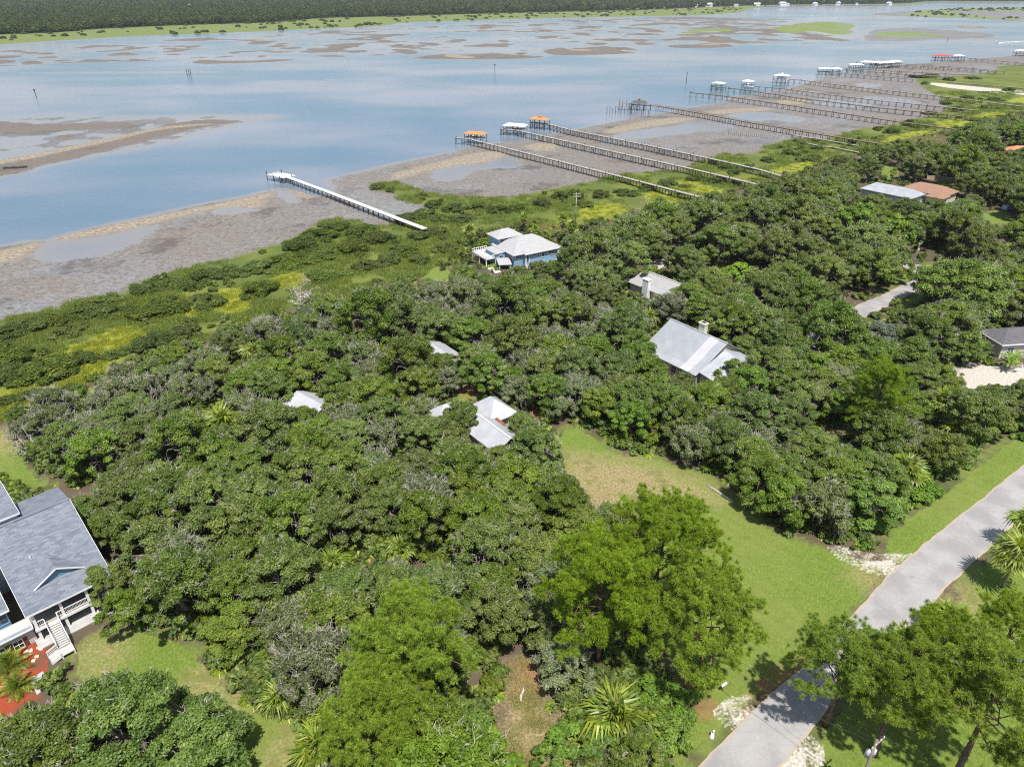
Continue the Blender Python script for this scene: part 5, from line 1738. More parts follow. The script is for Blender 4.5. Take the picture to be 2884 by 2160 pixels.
d3 = dock([(1082, 279), (1115, 281), (1160, 291), (1300, 322), (1500, 366), (1665, 405)], ZD, 1.8, 'dock of the white roofed boathouse between two orange roofs', M_DECKGREY, 3.4, 1.0, 2)
d4 = dock([(1148, 264), (1185, 268), (1230, 280), (1400, 314), (1560, 348), (1640, 366), (1715, 388)], ZD, 1.7, 'cross braced dock of the farther orange roofed boathouse', M_DECKGREY, 3.6, 1.1, 1)
d5 = dock([(1362, 226), (1420, 229), (1510, 244), (1600, 261), (1760, 288), (1945, 318)], ZD, 1.8, 'long dark dock of the brown thatched hut', M_DECKBROWN, 4.2, .9, 0, True)
d6 = dock([(1492, 200), (1560, 207), (1667, 222), (1800, 242), (1948, 264), (2080, 281)], ZD, 1.6, 'dock without a roof, a red flag at its channel end', M_DECKBROWN, 4.6, 1.0)
d7 = dock([(1537, 187), (1600, 193), (1743, 214), (1900, 233), (2086, 252)], ZD, 1.6, 'rust tinged dock of the cream roofed boathouse', M_DECKBROWN, 5.0, 1.0)
d8 = dock([(1625, 186), (1700, 192), (1780, 203), (1906, 218), (2020, 229), (2104, 238)], ZD, 1.6, 'dock of the white boathouse with a boat', M_DECKGREY, 5.0, 1.0)
d9 = dock([(1690, 170), (1730, 173), (1826, 185), (1930, 197), (2034, 208), (2120, 219), (2208, 230)], ZD, 1.7, 'pale dock of the white roofed house on the water', M_DECKGREY, 5.0, 1.0)
d10 = dock([(1770, 154), (1800, 157), (1896, 165), (1972, 171)], ZD, 1.8, 'dock ending at the sandy causeway', M_DECKGREY, 6.0, 1.0)
d11 = dock([(1800, 146), (1860, 149), (1960, 155), (2060, 160), (2104, 162)], ZD, 1.8, 'dock of the row of small white boathouses, lower one', M_DECKGREY, 6.5, 1.0)
d12 = dock([(1850, 136), (1944, 138), (2069, 145), (2170, 154)], ZD, 1.8, 'dock of the row of small white boathouses, upper one', M_DECKGREY, 7.0, 1.0)
d13 = dock([(2022, 124), (2083, 125), (2150, 131), (2290, 143)], ZD, 2.0, 'distant dock of the red roofed boathouse', M_DECKGREY, 7.0, 1.0)
d14 = dock([(2195, 116), (2260, 117), (2330, 120)], ZD, 2.0, 'distant dock cut by the picture edge', M_DECKGREY, 7.5, 1.0)
d15 = dock([(1812, 149), (1850, 152), (1940, 159), (2040, 166)], ZD, 2.0, 'dock just above the one ending at the sandy causeway', M_DECKGREY, 6.5, 1.0)
d16 = dock([(1890, 138), (1990, 143), (2090, 149), (2150, 155)], ZD, 2.0, 'dock between the two of the upper boathouse row', M_DECKGREY, 7.0, 1.0)
b1 = dock([(1712, 292), (1780, 302), (1855, 315)], 1.5, 1.4, 'low grey boardwalk over the marsh below the thatched hut dock', M_DECKGREY, 4.5, .5)
b2 = dock([(1735, 307), (1768, 315), (1800, 318), (1882, 335)], 1.4, 1.3, 'broken low boardwalk over the yellow marsh', M_DECKGREY, 4.5, .4)
b3 = dock([(2048, 178), (2130, 184), (2230, 192)], 1.5, 1.6, 'boardwalk beside the sandy causeway', M_DECKGREY, 7)

bh = lambda d: d[2]
boathouse(1027, 284, 6.4, 11.0, 5.2, bh(d2), 'open boathouse with an orange roof, nearest of the two orange ones', M_ORANGE)
boathouse(1113, 266.5, 6.4, 12.5, 6.0, bh(d3), 'open boathouse with a white hipped roof between the orange ones', M_WHITEROOF)
boathouse(1166, 253.5, 6.8, 10.5, 5.2, bh(d4), 'open boathouse with an orange roof and a small cupola', M_ORANGE, gazebo=True)
boathouse(1381, 217, 6.6, 9.0, 6.0, bh(d5), 'open hut with a brown shingled roof over the water', M_BROWNROOF, gazebo=True)
boathouse(1554, 177, 6.4, 9.5, 7.0, bh(d7), 'open boathouse with a cream roof at the channel', M_GREENROOF)
boathouse(1617, 173, 6.8, 8.0, 6.5, bh(d8), 'small white boathouse holding a white boat', M_WHITEROOF, loft=False)
boathouse(1690, 160.5, 7.6, 11.5, 8.5, bh(d9), 'white house like boathouse with a cupola', M_WHITEROOF, gazebo=True, loft=True)
for px, py, l, wd, mt, lab in [(1783, 146, 12, 8, M_GREENROOF, 'boathouse with a pale green roof, first of the upper row'), (1806, 146.5, 11, 8, M_WHITEROOF, 'boathouse with a white roof beside the pale green one'), (1851, 137.5, 13, 9, M_WHITEROOF, 'white roofed boathouse standing lower in the upper row'),
                               (1875, 132, 13, 10, M_WHITEROOF, 'widest white roof of the upper boathouse row'), (1897, 132.5, 10, 10, M_WHITEROOF, 'white roofed boathouse above a sloping ramp'), (1919, 132.5, 10, 9, M_WHITEROOF, 'white roofed boathouse second from the end of the upper row'), (1936, 130.5, 10, 9, M_WHITEROOF, 'white roofed boathouse closing the upper row'),
                               (2036, 118, 17, 11, M_REDROOF, 'red roofed boathouse far along the shore'), (2072, 118.5, 10, 9, M_WHITEROOF, 'small pale roofed boathouse right of the red one'), (2206, 108, 12, 9, M_WHITEROOF, 'boathouse cut by the picture edge')]:
    boathouse(px, py, 7.0, l, wd, bh(d12), lab, mt, style='hip')
# a flag at the end of one dock
fx, fy = G(1497, 199, 3.3)
t = thing('flag', 'small red flag on the roofless dock end', 'flag', (fx, fy, 3.3))
MB().tube([(0, 0, 0), (0, 0, 2.2)], .04, 5).build('pole', M_DARK, t)
MB().prism([(0, .03, 2.1), (1.3, .1, 2.0), (1.25, -.05, 1.3), (0, .03, 1.35)], (0, .04, 0)).build('cloth', M_REDROOF, t)

a_, b_ = G(1617, 188, 2.6)
boat(a_, b_, 2.0, bh(d8) + .2, 'white motor boat on the lift of the small white boathouse', 1.15)
a_, b_ = G(1030, 297, 2.6)
boat(a_, b_, 2.3, bh(d2), 'white motor boat hanging under the nearest orange roof', .95)
a_, b_ = G(1118, 279, 2.6)
boat(a_, b_, 2.3, bh(d3), 'white motor boat hanging under the white hipped roof', .95)
a_, b_ = G(1898, 141, 2.6)
boat(a_, b_, 2.2, .6, 'white motor boat on the ramp of the upper boathouse row', 1.6)
a_, b_ = G(2151, 93, .3)
boat(a_, b_, .15, math.pi + .35, 'white speed boat trailing a wake on the upper river', 1.3)
FOAM = NB('foam')
FOAM.bsdf((.78, .80, .80), .8, .2)
V, F = [], []
for i in range(40):
    u = i / 39
    q = G(2153 + 90 * u, 93.2 - 5.5 * u, .05)
    hw = .6 + 3.2 * u + random.uniform(-.4, .4)
    V += [(q[0] - hw * .3, q[1] - hw, .03 + .25 * (1 - u) * random.random()), (q[0], q[1], .12 + .3 * (1 - u)), (q[0] + hw * .3, q[1] + hw, .03 + .25 * (1 - u) * random.random())]
F = [(i * 3 + k, i * 3 + 3 + k, i * 3 + 4 + k, i * 3 + 1 + k) for i in range(39) for k in range(2)]
tag(link('wake_foam', np_mesh('wake_foam', V, F, [FOAM.mat], True)), 'white foam trail behind the speed boat', 'foam', None, 'stuff')

# leftover pilings and channel markers
for i, (qx, qy) in enumerate([(1311, 246), (1317, 244), (1322, 246), (1329, 245), (1335, 243), (1341, 245), (1349, 244), (1356, 243), (1364, 246), (1371, 245), (1337, 229), (1345, 228), (1353, 230), (1362, 247), (1385, 252), (1400, 254)]):
    x, y = G(qx, qy, 0)
    tag(link('piling', pile_me, None, (x, y, -1), (random.uniform(-.04, .04), random.uniform(-.04, .04), 0), (1.2, 1.2, random.uniform(4.0, 6.2))), 'bare leaning piling of a broken pier by the brown roofed hut', 'piling', 'pilings of the broken pier')
x, y = G(1350, 222, 5)
t = thing('broken_platform', 'sagging remains of a platform on the broken pier', 'platform', (x, y, 0), bh(d5))
MB().prism([(-4, -1.5, 4.6), (3, -1.5, 4.9), (4, 1.2, 4.6), (-2, 1.6, 5.1)], (0, 0, -.15)).build('deck', M_DECKBROWN, t)
for sx, sy in ((-3.2, -1), (2.6, -1), (3, .9), (-1.8, 1.1)):
    link('post', pile_me, t, (sx, sy, -1), (0, 0, 0), (1, 1, 5.7))
for i in range(26):
    u = i / 25
    x, y = G(1574 + 106 * u, 292 + 12 * u + random.uniform(-2.5, 2.5), 0)
    tag(link('stake', post_me, None, (x, y, -.6), (random.uniform(-.08, .08), random.uniform(-.08, .08), 0), (1.6, 1.6, random.uniform(2.0, 3.2))), 'thin old stake standing in the mud below the thatched hut dock', 'stake', 'old stakes in the mud')


def marker(px, py, label, h=5.0, n=1, sign=True):
    x, y = G(px, py, 0)
    t = thing('channel_marker', label, 'marker', (x, y, 0))
    for i in range(n):
        link('pile', pile_me, t, ((i - (n - 1) / 2) * 1.6, .4 * (i % 2), -1.5), (0, (i - (n - 1) / 2) * .04, 0), (1.7, 1.7, h + 1.5 - .5 * (i % 2)))
    if sign:
        MB().prism([(-.6, -.25, h - 1.3), (.6, -.25, h - 1.3), (.6, -.25, h - .1), (-.6, -.25, h - .1)], (0, .05, 0)).build('day_board', M_DARK, t)
    return t


marker(79, 212, 'lone channel marker post standing in the open river at left', 6.5)
marker(409, 165, 'cluster of three posts by the pale shoal', 6.5, 3, False)
marker(1069, 158, 'lone channel marker beyond the orange roofed docks', 8.0)
marker(1482, 182, 'lone marker post off the roofless dock', 10.0, 1, False)
marker(2046, 91, 'tiny channel marker near the green islet', 6.0)
# ================================================================ HOUSES
def mat_shingle(name, a, b_, c_, scale=1.0):
    b = NB(name)
    co = b.obj_co()
    k = b.n('TexBrick', dict(offset=.5), Scale=1.0 * scale, Color1=(.1, .1, .1, 1), Color2=(.9, .9, .9, 1), Mortar=(.0, .0, .0, 1))
    k.inputs['Mortar Size'].default_value = .012
    k.inputs['Brick Width'].default_value = .75
    k.inputs['Row Height'].default_value = .24
    b.put(k.inputs['Vector'], co)
    n = b.noise(.5, 4, co)
    n2 = b.noise(6, 2, co)
    f = b.math('ADD', b.math('MULTIPLY', k.outputs[0], .8), b.math('MULTIPLY', n2, .35))
    col = b.mix(f, a, b_)
    col = b.mix(b.math('MULTIPLY', b.ramp(n, .45, .7), .35), col, c_)
    b.bsdf(col, .9, .2, bump=k.outputs[0], bstr=.35, bdist=.03)
    return b.mat


M_SHINGLE = mat_shingle('blue_grey_shingle', (.085, .102, .132), (.225, .245, .285), (.185, .195, .225))
M_GREYSH = mat_shingle('pale_grey_shingle', (.30, .30, .305), (.41, .41, .415), (.36, .355, .355))
M_MIDSH = mat_shingle('grey_shingle', (.26, .26, .265), (.38, .375, .37), (.34, .31, .29))
M_DARKSH = mat_shingle('charcoal_shingle', (.075, .075, .085), (.145, .14, .15), (.12, .115, .12))
M_RUSTSH = mat_shingle('rust_shingle', (.23, .13, .09), (.33, .20, .14), (.28, .175, .125))
M_TILE = mat_shingle('clay_tile', (.40, .15, .075), (.62, .27, .14), (.55, .25, .15), 2.0)


def mat_tin(name, a, b_, pitch=.42, rot=0.0):
    b = NB(name)
    co = b.obj_co()
    n = b.noise(.35, 4, co)
    n2 = b.noise(3.0, 3, b.n('VectorMath', dict(operation='MULTIPLY'), i0=co, i1=(1, .12, 1)).outputs[0])
    col = b.mix(b.ramp(n, .35, .7), a, b_)
    col = b.mix(b.math('MULTIPLY', b.ramp(n2, .55, .75), .25), col, tuple(v * .6 for v in a))
    b.bsdf(col, .42, .5, .25, bump=n2, bstr=.08, bdist=.02)
    return b.mat


M_TIN = mat_tin('tin_sheet', (.37, .39, .42), (.46, .48, .51))
M_TINNEW = mat_tin('new_tin_sheet', (.53, .53, .54), (.60, .60, .605))
M_WTIN = mat_tin('white_tin_sheet', (.46, .475, .50), (.56, .57, .585))
M_BLUEWALL = plain('pale_blue_siding', (.235, .40, .56), .7, .3, .15, .8)
M_STEELWALL = plain('grey_blue_siding', (.44, .50, .555), .7, .3, .12, .8)
M_AZURE = plain('azure_trim', (.17, .44, .66), .6, .3, .12, .8)
M_GABLE = plain('gable_blue', (.16, .28, .38), .7, .3, .12, .8)
M_CREAM = plain('cream_wall', (.66, .63, .52), .8, .2, .15, .8)
M_STUCCO = plain('grey_stucco', (.52, .50, .48), .85, .2, .12, .8)
M_CONC = plain('concrete', (.46, .455, .45), .9, .2, .2, .9)
M_SHUTTER = plain('maroon_shutter', (.14, .055, .05), .7, .3, .2, 1)
M_TREAD = plain('stair_tread', (.47, .46, .44), .8, .2, .15, 2)


def window(parent, p, wd, ht, facing, mat=None, mull=1):
    """facing: outward normal angle in the house frame (degrees)"""
    a = math.radians(facing)
    o = link('window', None, parent, p, (0, 0, a + math.pi / 2))
    m = MB()
    for x0, x1, z0, z1 in ((-wd / 2 - .09, wd / 2 + .09, ht / 2, ht / 2 + .1), (-wd / 2 - .09, wd / 2 + .09, -ht / 2 - .1, -ht / 2), (-wd / 2 - .09, -wd / 2, -ht / 2, ht / 2), (wd / 2, wd / 2 + .09, -ht / 2, ht / 2)):
        m.box(x0, x1, -.10, .04, z0, z1)
    for k in range(mull):
        xx = -wd / 2 + wd * (k + 1) / (mull + 1)
        m.box(xx - .03, xx + .03, -.08, .03, -ht / 2, ht / 2)
    m.box(-wd / 2, wd / 2, -.085, .028, -.03, .03)
    link('frame', m.mesh('frame', mat or M_WHITEPAINT), o)
    link('pane', MB().box(-wd / 2, wd / 2, -.04, .02, -ht / 2, ht / 2).mesh('pane', M_DARKGLASS), o)
    return o


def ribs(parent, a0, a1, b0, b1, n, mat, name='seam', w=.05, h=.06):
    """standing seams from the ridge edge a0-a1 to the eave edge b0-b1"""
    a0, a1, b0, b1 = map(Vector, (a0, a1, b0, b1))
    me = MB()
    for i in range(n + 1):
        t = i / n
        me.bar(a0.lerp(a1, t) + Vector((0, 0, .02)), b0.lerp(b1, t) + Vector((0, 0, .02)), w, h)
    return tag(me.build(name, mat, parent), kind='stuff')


# ---------------------------------------------------------------- the blue grey house at the picture edge
ax, ay = G(72 / 1.3038, 1733 / 1.3038, 6.0)
gzh = ground_z(ax + 4, ay + 4)
H1 = thing('shingled_house', 'big two storey house with blue grey shingle roof and raised porch', 'house', (ax, ay, 0), math.radians(45))
# main roof (front slope from the porch eave up to the ridge), rear slope
m = MB()
m.prism([(-.1, -.35, 6.0), (10.4, -.35, 6.0), (10.4, 12.3, 12.0), (-.1, 12.3, 12.0)], (0, 0, -.22))
m.prism([(10.4, 12.3, 12.0), (10.4, 19.5, 10.2), (-.1, 19.5, 10.2), (-.1, 12.3, 12.0)], (0, 0, -.22))
m.build('roof', M_SHINGLE, H1)
m = MB()
m.bar((-.12, -.40, 5.88), (10.42, -.40, 5.88), .05, .24)
m.bar((-.13, -.40, 5.88), (-.13, 12.3, 11.88), .04, .24)
m.bar((10.43, -.40, 5.88), (10.43, 12.3, 11.88), .04, .24)
m.build('fascia', M_WHITEPAINT, H1)
m = MB()
m.bar((-.1, 12.3, 12.03), (10.4, 12.3, 12.03), .34, .07)
m.build('ridge_cap', M_SHINGLE, H1)
# rear wing standing higher
m = MB()
m.prism([(-9, 12.9, 12.6), (4.4, 12.9, 12.6), (4.4, 22.5, 12.9), (-9, 22.5, 12.9)], (0, 0, -.22))
m.build('rear_roof', M_SHINGLE, H1)
m = MB()
m.bar((4.44, 12.8, 12.5), (4.44, 22.6, 12.8), .05, .24)
m.bar((-9, 12.86, 12.5), (4.4, 12.86, 12.5), .05, .24)
m.build('rear_fascia', M_WHITEPAINT, H1)
m = MB()
m.box(-8.6, 4.1, 13.2, 22.0, 0, 12.3)
m.box(.4, 9.9, 3.2, 19.0, 0, 5.6)
m.prism([(9.9, 3.2, 5.6), (9.9, 19.0, 5.6), (9.9, 19.0, 9.9), (9.9, 12.3, 11.6), (9.9, 3.2, 7.3)], (-.2, 0, 0))
m.prism([(.4, 3.2, 5.6), (.4, 19.0, 5.6), (.4, 19.0, 9.9), (.4, 12.3, 11.6), (.4, 3.2, 7.3)], (.2, 0, 0))
m.build('wall', M_STEELWALL, H1)
# dormer gable set into the front slope
sl = 6.0 / 12.65
dz = lambda y: 6.0 + (y + .35) * sl
m = MB()
yf, hw, xc = 2.6, 3.1, 5.0
zb = dz(yf)
pk = zb + 1.75
yb = -.35 + (pk - 6.0) / sl
m.prism([(xc - hw, yf - .35, zb - .05), (xc, yf - .35, pk), (xc, yb, pk), (xc - hw, yf + .1, zb + .02)], (0, 0, -.14))
m.prism([(xc, yf - .35, pk), (xc + hw, yf - .35, zb - .05), (xc + hw, yf + .1, zb + .02), (xc, yb, pk)], (0, 0, -.14))
m.build('dormer_roof', M_SHINGLE, H1)
m = MB()
m.prism([(xc - hw + .35, yf, zb - .05), (xc + hw - .35, yf, zb - .05), (xc, yf, pk - .22)], (0, .15, 0))
m.build('dormer_gable', M_GABLE, H1)
m = MB()
m.bar((xc - hw, yf - .38, zb - .1), (xc, yf - .38, pk - .04), .06, .2)
m.bar((xc + hw, yf - .38, zb - .1), (xc, yf - .38, pk - .04), .06, .2)
m.build('dormer_trim', M_WHITEPAINT, H1)
MB().tube([(3.2, 6.5, dz(6.5) - .2), (3.2, 6.5, dz(6.5) + .45)], .09, 8).build('vent_pipe', M_WHITEPAINT, H1)
# left wing, a step lower, with its own front windows
m = MB()
m.prism([(-9, 2.2, 6.3), (-1.3, 2.2, 6.3), (-1.3, 11.8, 10.9), (-9, 11.8, 10.9)], (0, 0, -.22))
m.build('wing_roof', M_SHINGLE, H1)
m = MB()
m.bar((-9, 2.16, 6.2), (-1.25, 2.16, 6.2), .05, .24)
m.bar((-1.27, 2.16, 6.2), (-1.27, 11.8, 10.8), .05, .24)
m.build('wing_fascia', M_WHITEPAINT, H1)
m = MB()
m.box(-8.6, -1.6, 2.9, 12.0, 0, 6.0)
m.build('wing_wall', M_GABLE, H1)
m = MB()
m.box(-8.6, .1, .6, 2.85, 0, 3.4)
m.build('bay_wall', M_STUCCO, H1)
m = MB()
for i in range(12):
    m.box(-8.6 + .72 * i, -8.6 + .72 * i + .70, .0, .8, 3.42 + .002 * i, 3.54 + .002 * i)
tag(m.build('balcony_board', plain('grey_batten', (.27, .31, .36), .8, .2, .2, 1), H1), kind='stuff')
m = MB()
m.bar((-8.7, -.05, 3.62), (.15, -.05, 3.62), .12, .16)
m.bar((.12, -.05, 3.62), (.12, 3.0, 5.9), .12, .16)
m.build('balcony_trim', M_WHITEPAINT, H1)
window(H1, (-2.6, 2.86, 4.8), 1.7, 1.5, -90, M_AZURE)
window(H1, (-5.2, 2.86, 4.8), 1.7, 1.5, -90, M_AZURE)
for xx in (-1.4, -3.4, -6.2):
    wn = window(H1, (xx - .5, .56, 1.75), 1.0, 1.35, -90)
    for sg in (-1, 1):
        MB().box(xx - .5 + sg * .85 - .24, xx - .5 + sg * .85 + .24, .50, .58, 1.05, 2.45).build('shutter', M_SHUTTER, H1)
# two storey porch
m = MB()
m.box(.3, 10.1, -.1, 3.15, 3.02, 3.2)
m.build('porch_floor', M_DECKGREY, H1)
m = MB()
m.box(.25, 10.15, -.22, -.12, 2.86, 3.24)
m.build('porch_edge', M_WHITEPAINT, H1)
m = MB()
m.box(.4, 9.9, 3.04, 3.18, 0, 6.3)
m.build('porch_back_wall', plain('shaded_blue_siding', (.10, .135, .17), .8, .2, .15, .8), H1)  # siding coloured dark: the shade inside the porch is put into it
for xx in (.55, 3.75, 6.9, 9.95):
    MB().box(xx - .17, xx + .17, -.05, .29, 0, 5.75).build('column', M_WHITEPAINT, H1)
    MB().box(xx - .42, xx + .42, -.3, .54, 0, .75).build('column_base', M_WHITEPAINT, H1)
for xa, xb in ((.72, 1.5), (3.92, 6.73), (7.07, 9.78), (2.95, 3.58)):
    m = MB()
    m.bar((xa, .1, 4.15), (xb, .1, 4.15), .07, .10)
    m.bar((xa, .1, 3.4), (xb, .1, 3.4), .05, .07)
    n = int((xb - xa) / .16)
    for i in range(1, n):
        m.bar((xa + (xb - xa) * i / n, .1, 3.4), (xa + (xb - xa) * i / n, .1, 4.15), .03)
    m.build('railing', M_WHITEPAINT, H1)
for xx in (2.2, 5.4, 8.2):
    window(H1, (xx, 3.02, 4.5), 1.3, 1.7, -90)
    MB().box(xx - .5, xx + .5, 2.94, 3.03, .05, 2.1).build('door', M_SHUTTER, H1)
m = MB()
m.box(-.2, 10.6, -1.4, 3.0, .0, gzh + .12)
m.build('porch_slab', M_CONC, H1)
# stairs: a flight out from the porch, a landing, a flight down along the front
STEPS = 11
for i in range(STEPS):
    z_ = 3.16 - (i + 1) * .14
    MB().box(1.62, 2.88, -.28 - .30 * (i + 1), -.28 - .30 * i + .03, z_ - .06, z_).build('tread', M_TREAD, H1)
zl = 3.16 - 12 * .14
yl0 = -.28 - .30 * STEPS
MB().box(1.45, 3.05, yl0 - 1.5, yl0, zl - .1, zl).build('landing', M_TREAD, H1)
for xx in (1.5, 2.98):
    m = MB()
    m.bar((xx, -.25, 3.05), (xx, yl0, zl), .08, .30)
    m.build('stringer', M_WHITEPAINT, H1)
    m = MB()
    m.bar((xx, -.2, 4.15), (xx, yl0, zl + 1.0), .07, .09)
    m.bar((xx, -.2, 3.75), (xx, yl0, zl + .6), .04, .05)
    m.bar((xx, -.2, 3.45), (xx, yl0, zl + .3), .04, .05)
    m.bar((xx, -.2, 3.1), (xx, -.2, 4.3), .10)
    m.bar((xx, yl0, zl), (xx, yl0, zl + 1.1), .10)
    m.build('handrail', M_WHITEPAINT, H1)
for xx, y_ in ((1.55, yl0 - 1.4), (2.95, yl0 - 1.4), (2.95, yl0 - .1), (1.55, yl0 - .1)):
    MB().box(xx - .08, xx + .08, y_ - .08, y_ + .08, 0, zl - .1).build('landing_post', M_WHITEPAINT, H1)
n2 = max(4, int((zl - gzh) / .16))
for i in range(n2):
    z_ = zl - (i + 1) * (zl - gzh) / (n2 + 1)
    MB().box(1.42 - .29 * (i + 1), 1.42 - .29 * i + .02, yl0 - 1.45, yl0 - .15, z_ - .06, z_).build('tread', M_TREAD, H1)
xe = 1.42 - .29 * n2
for y_ in (yl0 - 1.5, yl0 - .1):
    m = MB()
    m.bar((1.45, y_, zl - .05), (xe, y_, gzh + .1), .08, .30)
    m.bar((1.45, y_, zl + 1.0), (xe, y_, gzh + 1.1), .07, .09)
    for k in (.3, .55, .8):
        m.bar((1.45, y_, zl + k), (xe, y_, gzh + .1 + k), .035, .05)
    m.bar((xe, y_, gzh), (xe, y_, gzh + 1.2), .10)
    m.build('handrail', M_WHITEPAINT, H1)
pad = [G(*q, gzh) for q in [(66, 1467), (93, 1450), (108, 1478), (80, 1501)]]
pp = thing('concrete_pad', 'square concrete pad at the foot of the house stairs', 'paving')
MB().prism([(a, b, gzh + .09) for a, b in pad], (0, 0, -.3)).build('slab', M_CONC, pp)
STONE = plain('stepping_stone', (.62, .54, .45), .9, .2, .2, 2)
for i, (qx, qy) in enumerate([(36, 1417), (57, 1407), (67, 1405), (80, 1418), (84, 1398), (72, 1427), (88, 1401)]):
    x, y = G(qx, qy, gzh)
    gg = random.Random(i)
    tag(link('stepping_stone', MB().prism([(math.cos(k) * gg.uniform(.28, .42), math.sin(k) * gg.uniform(.2, .3), .09) for k in (0, 1, 2.1, 3.1, 4.2, 5.2)], (0, 0, -.2)).mesh('stepping_stone', STONE), None, (x, y, gzh), (0, 0, i)), 'flat tan stepping stone in the red mulch', 'stone', 'stepping stones in the mulch')

# ---------------------------------------------------------------- the pale blue house on the marsh edge
bx, by = G(1446.5 / 1.3038, 720 / 1.3038, 5.0)
bz = ground_z(bx, by)
H2 = thing('blue_house', 'pale blue house with grey hipped roof and white deck on the marsh edge', 'house', (bx, by, 0), math.radians(31.5))
m = MB()
m.box(.6, 16.2, .7, 12.6, 0, 4.9)
m.box(3.9, 16.3, -.55, .8, 0, 4.88)
m.build('wall', M_BLUEWALL, H2)
m = roof_hip(0, 17.0, 0, 13.3, 5.0, 8.3, 'x', 6.2)
m.build('roof', M_GREYSH, H2)
m = MB()
m.prism([(3.5, -1.2, 5.05), (16.95, -1.2, 5.05), (12.0, 5.2, 7.6), (8.5, 5.2, 7.6)], (0, 0, -.16))
m.prism([(3.5, -1.2, 5.05), (8.5, 5.2, 7.6), (3.5, 1.6, 5.62)], (0, 0, -.16))
m.prism([(16.95, -1.2, 5.05), (16.95, 1.6, 5.3), (12.0, 5.2, 7.6)], (0, 0, -.16))
m.build('front_roof', M_GREYSH, H2)
m = MB()
for a, b in (((0, -.06, 4.9), (3.5, -.06, 4.9)), ((3.5, -1.26, 4.95), (17, -1.26, 4.95)), ((-.06, 0, 4.9), (-.06, 13.3, 4.9)), ((3.45, -1.2, 4.94), (3.45, 0, 4.94)), ((17.05, -1.2, 4.9), (17.05, 13.3, 4.9))):
    m.bar(a, b, .1, .22)
m.build('fascia', M_WHITEPAINT, H2)
for p, wd, ht, f, mu in [((2.1, .66, 3.9), 1.9, .9, -90, 2), ((7.0, -.59, 3.9), .55, .8, -90, 0), ((8.6, -.59, 3.9), .55, .8, -90, 0), ((10.2, -.59, 3.6), .8, 1.3, -90, 0), ((13.3, -.59, 3.8), 2.0, 1.0, -90, 1), ((.56, 2.6, 3.4), 1.8, 1.8, 180, 1), ((.56, 6.0, 3.5), 1.8, 1.6, 180, 1), ((.56, 9.8, 3.4), 1.2, 1.9, 180, 1)]:
    window(H2, p, wd, ht, f, None, mu)
MB().box(4.35, 4.95, -.62, -.54, 2.3, 4.5).build('door', M_SHUTTER, H2)
for xx in (3.75, 4.15, 5.15):
    MB().box(xx, xx + .14, -.75, -.57, 1.2, 4.85).build('trim_board', M_WHITEPAINT, H2)
m = MB()
m.box(-.2, 16.6, -2.2, -.60, bz - .3, bz + .35)
m.build('terrace', M_CONC, H2)
m = MB()
m.box(15.6, 16.6, -1.0, -.62, 2.2, 4.6)
for k in range(3):
    m.box(15.5, 16.7, -1.05, -1.0, 2.4 + .7 * k, 2.75 + .7 * k)
m.build('louvre_panel', M_WHITEPAINT, H2)
# second storey room at the back with its own hip roof
m = MB()
m.box(1.0, 8.6, 10.4, 16.0, 0, 7.3)
m.build('upper_wall', M_BLUEWALL, H2)
roof_hip(.1, 9.5, 9.5, 16.9, 7.35, 9.2, 'x', 3.4).build('upper_roof', M_GREYSH, H2)
window(H2, (1.9, 10.36, 6.2), 1.0, 1.6, -90, M_WHITEPAINT, 0)
window(H2, (3.6, 10.36, 6.2), 1.0, 1.4, -90, M_WHITEPAINT, 0)
# deck with white railing on the marsh side
m = MB()
m.box(-6.5, .5, 5.5, 14.5, 3.0, 3.18)
m.build('deck', M_DECKWHITE, H2)
for (xa, ya), (xb, yb) in (((-6.4, 5.6), (-6.4, 14.4)), ((-6.4, 14.4), (-1.2, 14.4)), ((-6.4, 5.6), (-3.2, 5.6))):
    m = MB()
    n = 7
    m.bar((xa, ya, 4.15), (xb, yb, 4.15), .12, .12)
    m.bar((xa, ya, 3.4), (xb, yb, 3.4), .10, .10)
    for i in range(n + 1):
        m.bar((xa + (xb - xa) * i / n, ya + (yb - ya) * i / n, 3.1), (xa + (xb - xa) * i / n, ya + (yb - ya) * i / n, 4.3), .14)
    m.build('railing', M_WHITEPAINT, H2)
for xx, y_ in ((-6.3, 5.7), (-6.3, 10), (-6.3, 14.3), (-3, 5.7), (-3, 14.3), (.2, 5.7)):
    MB().box(xx - .13, xx + .13, y_ - .13, y_ + .13, 0, 3.0).build('deck_post', M_WHITEPAINT, H2)
m = MB()
m.box(-3.0, .6, 5.2, 11.8, .2, 4.4)
m.build('side_room', M_BLUEWALL, H2)
m = MB()
m.prism([(-3.4, 4.9, 4.55), (.6, 4.9, 4.75), (.6, 12.2, 4.75), (-3.4, 12.2, 4.55)], (0, 0, -.16))
m.build('side_roof', M_GREYSH, H2)
window(H2, (-1.4, 5.16, 2.9), 1.2, 1.8, -90, None, 1)
# low porch roof in front
m = MB()
m.prism([(-4.6, 1.0, 2.55), (-.9, -.6, 2.55), (.4, 3.4, 3.3), (-3.2, 5.0, 3.3)], (0, 0, -.14))
m.build('porch_roof', M_GREYSH, H2)
for xx, y_ in ((-4.2, 1.2), (-1.2, -.1), (-.1, 3.0), (-3.0, 4.6)):
    MB().box(xx - .1, xx + .1, y_ - .1, y_ + .1, 0, 2.5).build('porch_post', M_WHITEPAINT, H2)
m = MB()
m.box(-6.8, -4.8, -.6, 4.2, bz - .2, bz + .14)
m.build('patio', M_WHITEPAINT, H2)

# ---------------------------------------------------------------- tin roofed house
H3 = thing('tin_roofed_house', 'house with a wide pale tin roof and cream chimney', 'house', (36.4, 148.8, 0), math.radians(-53))
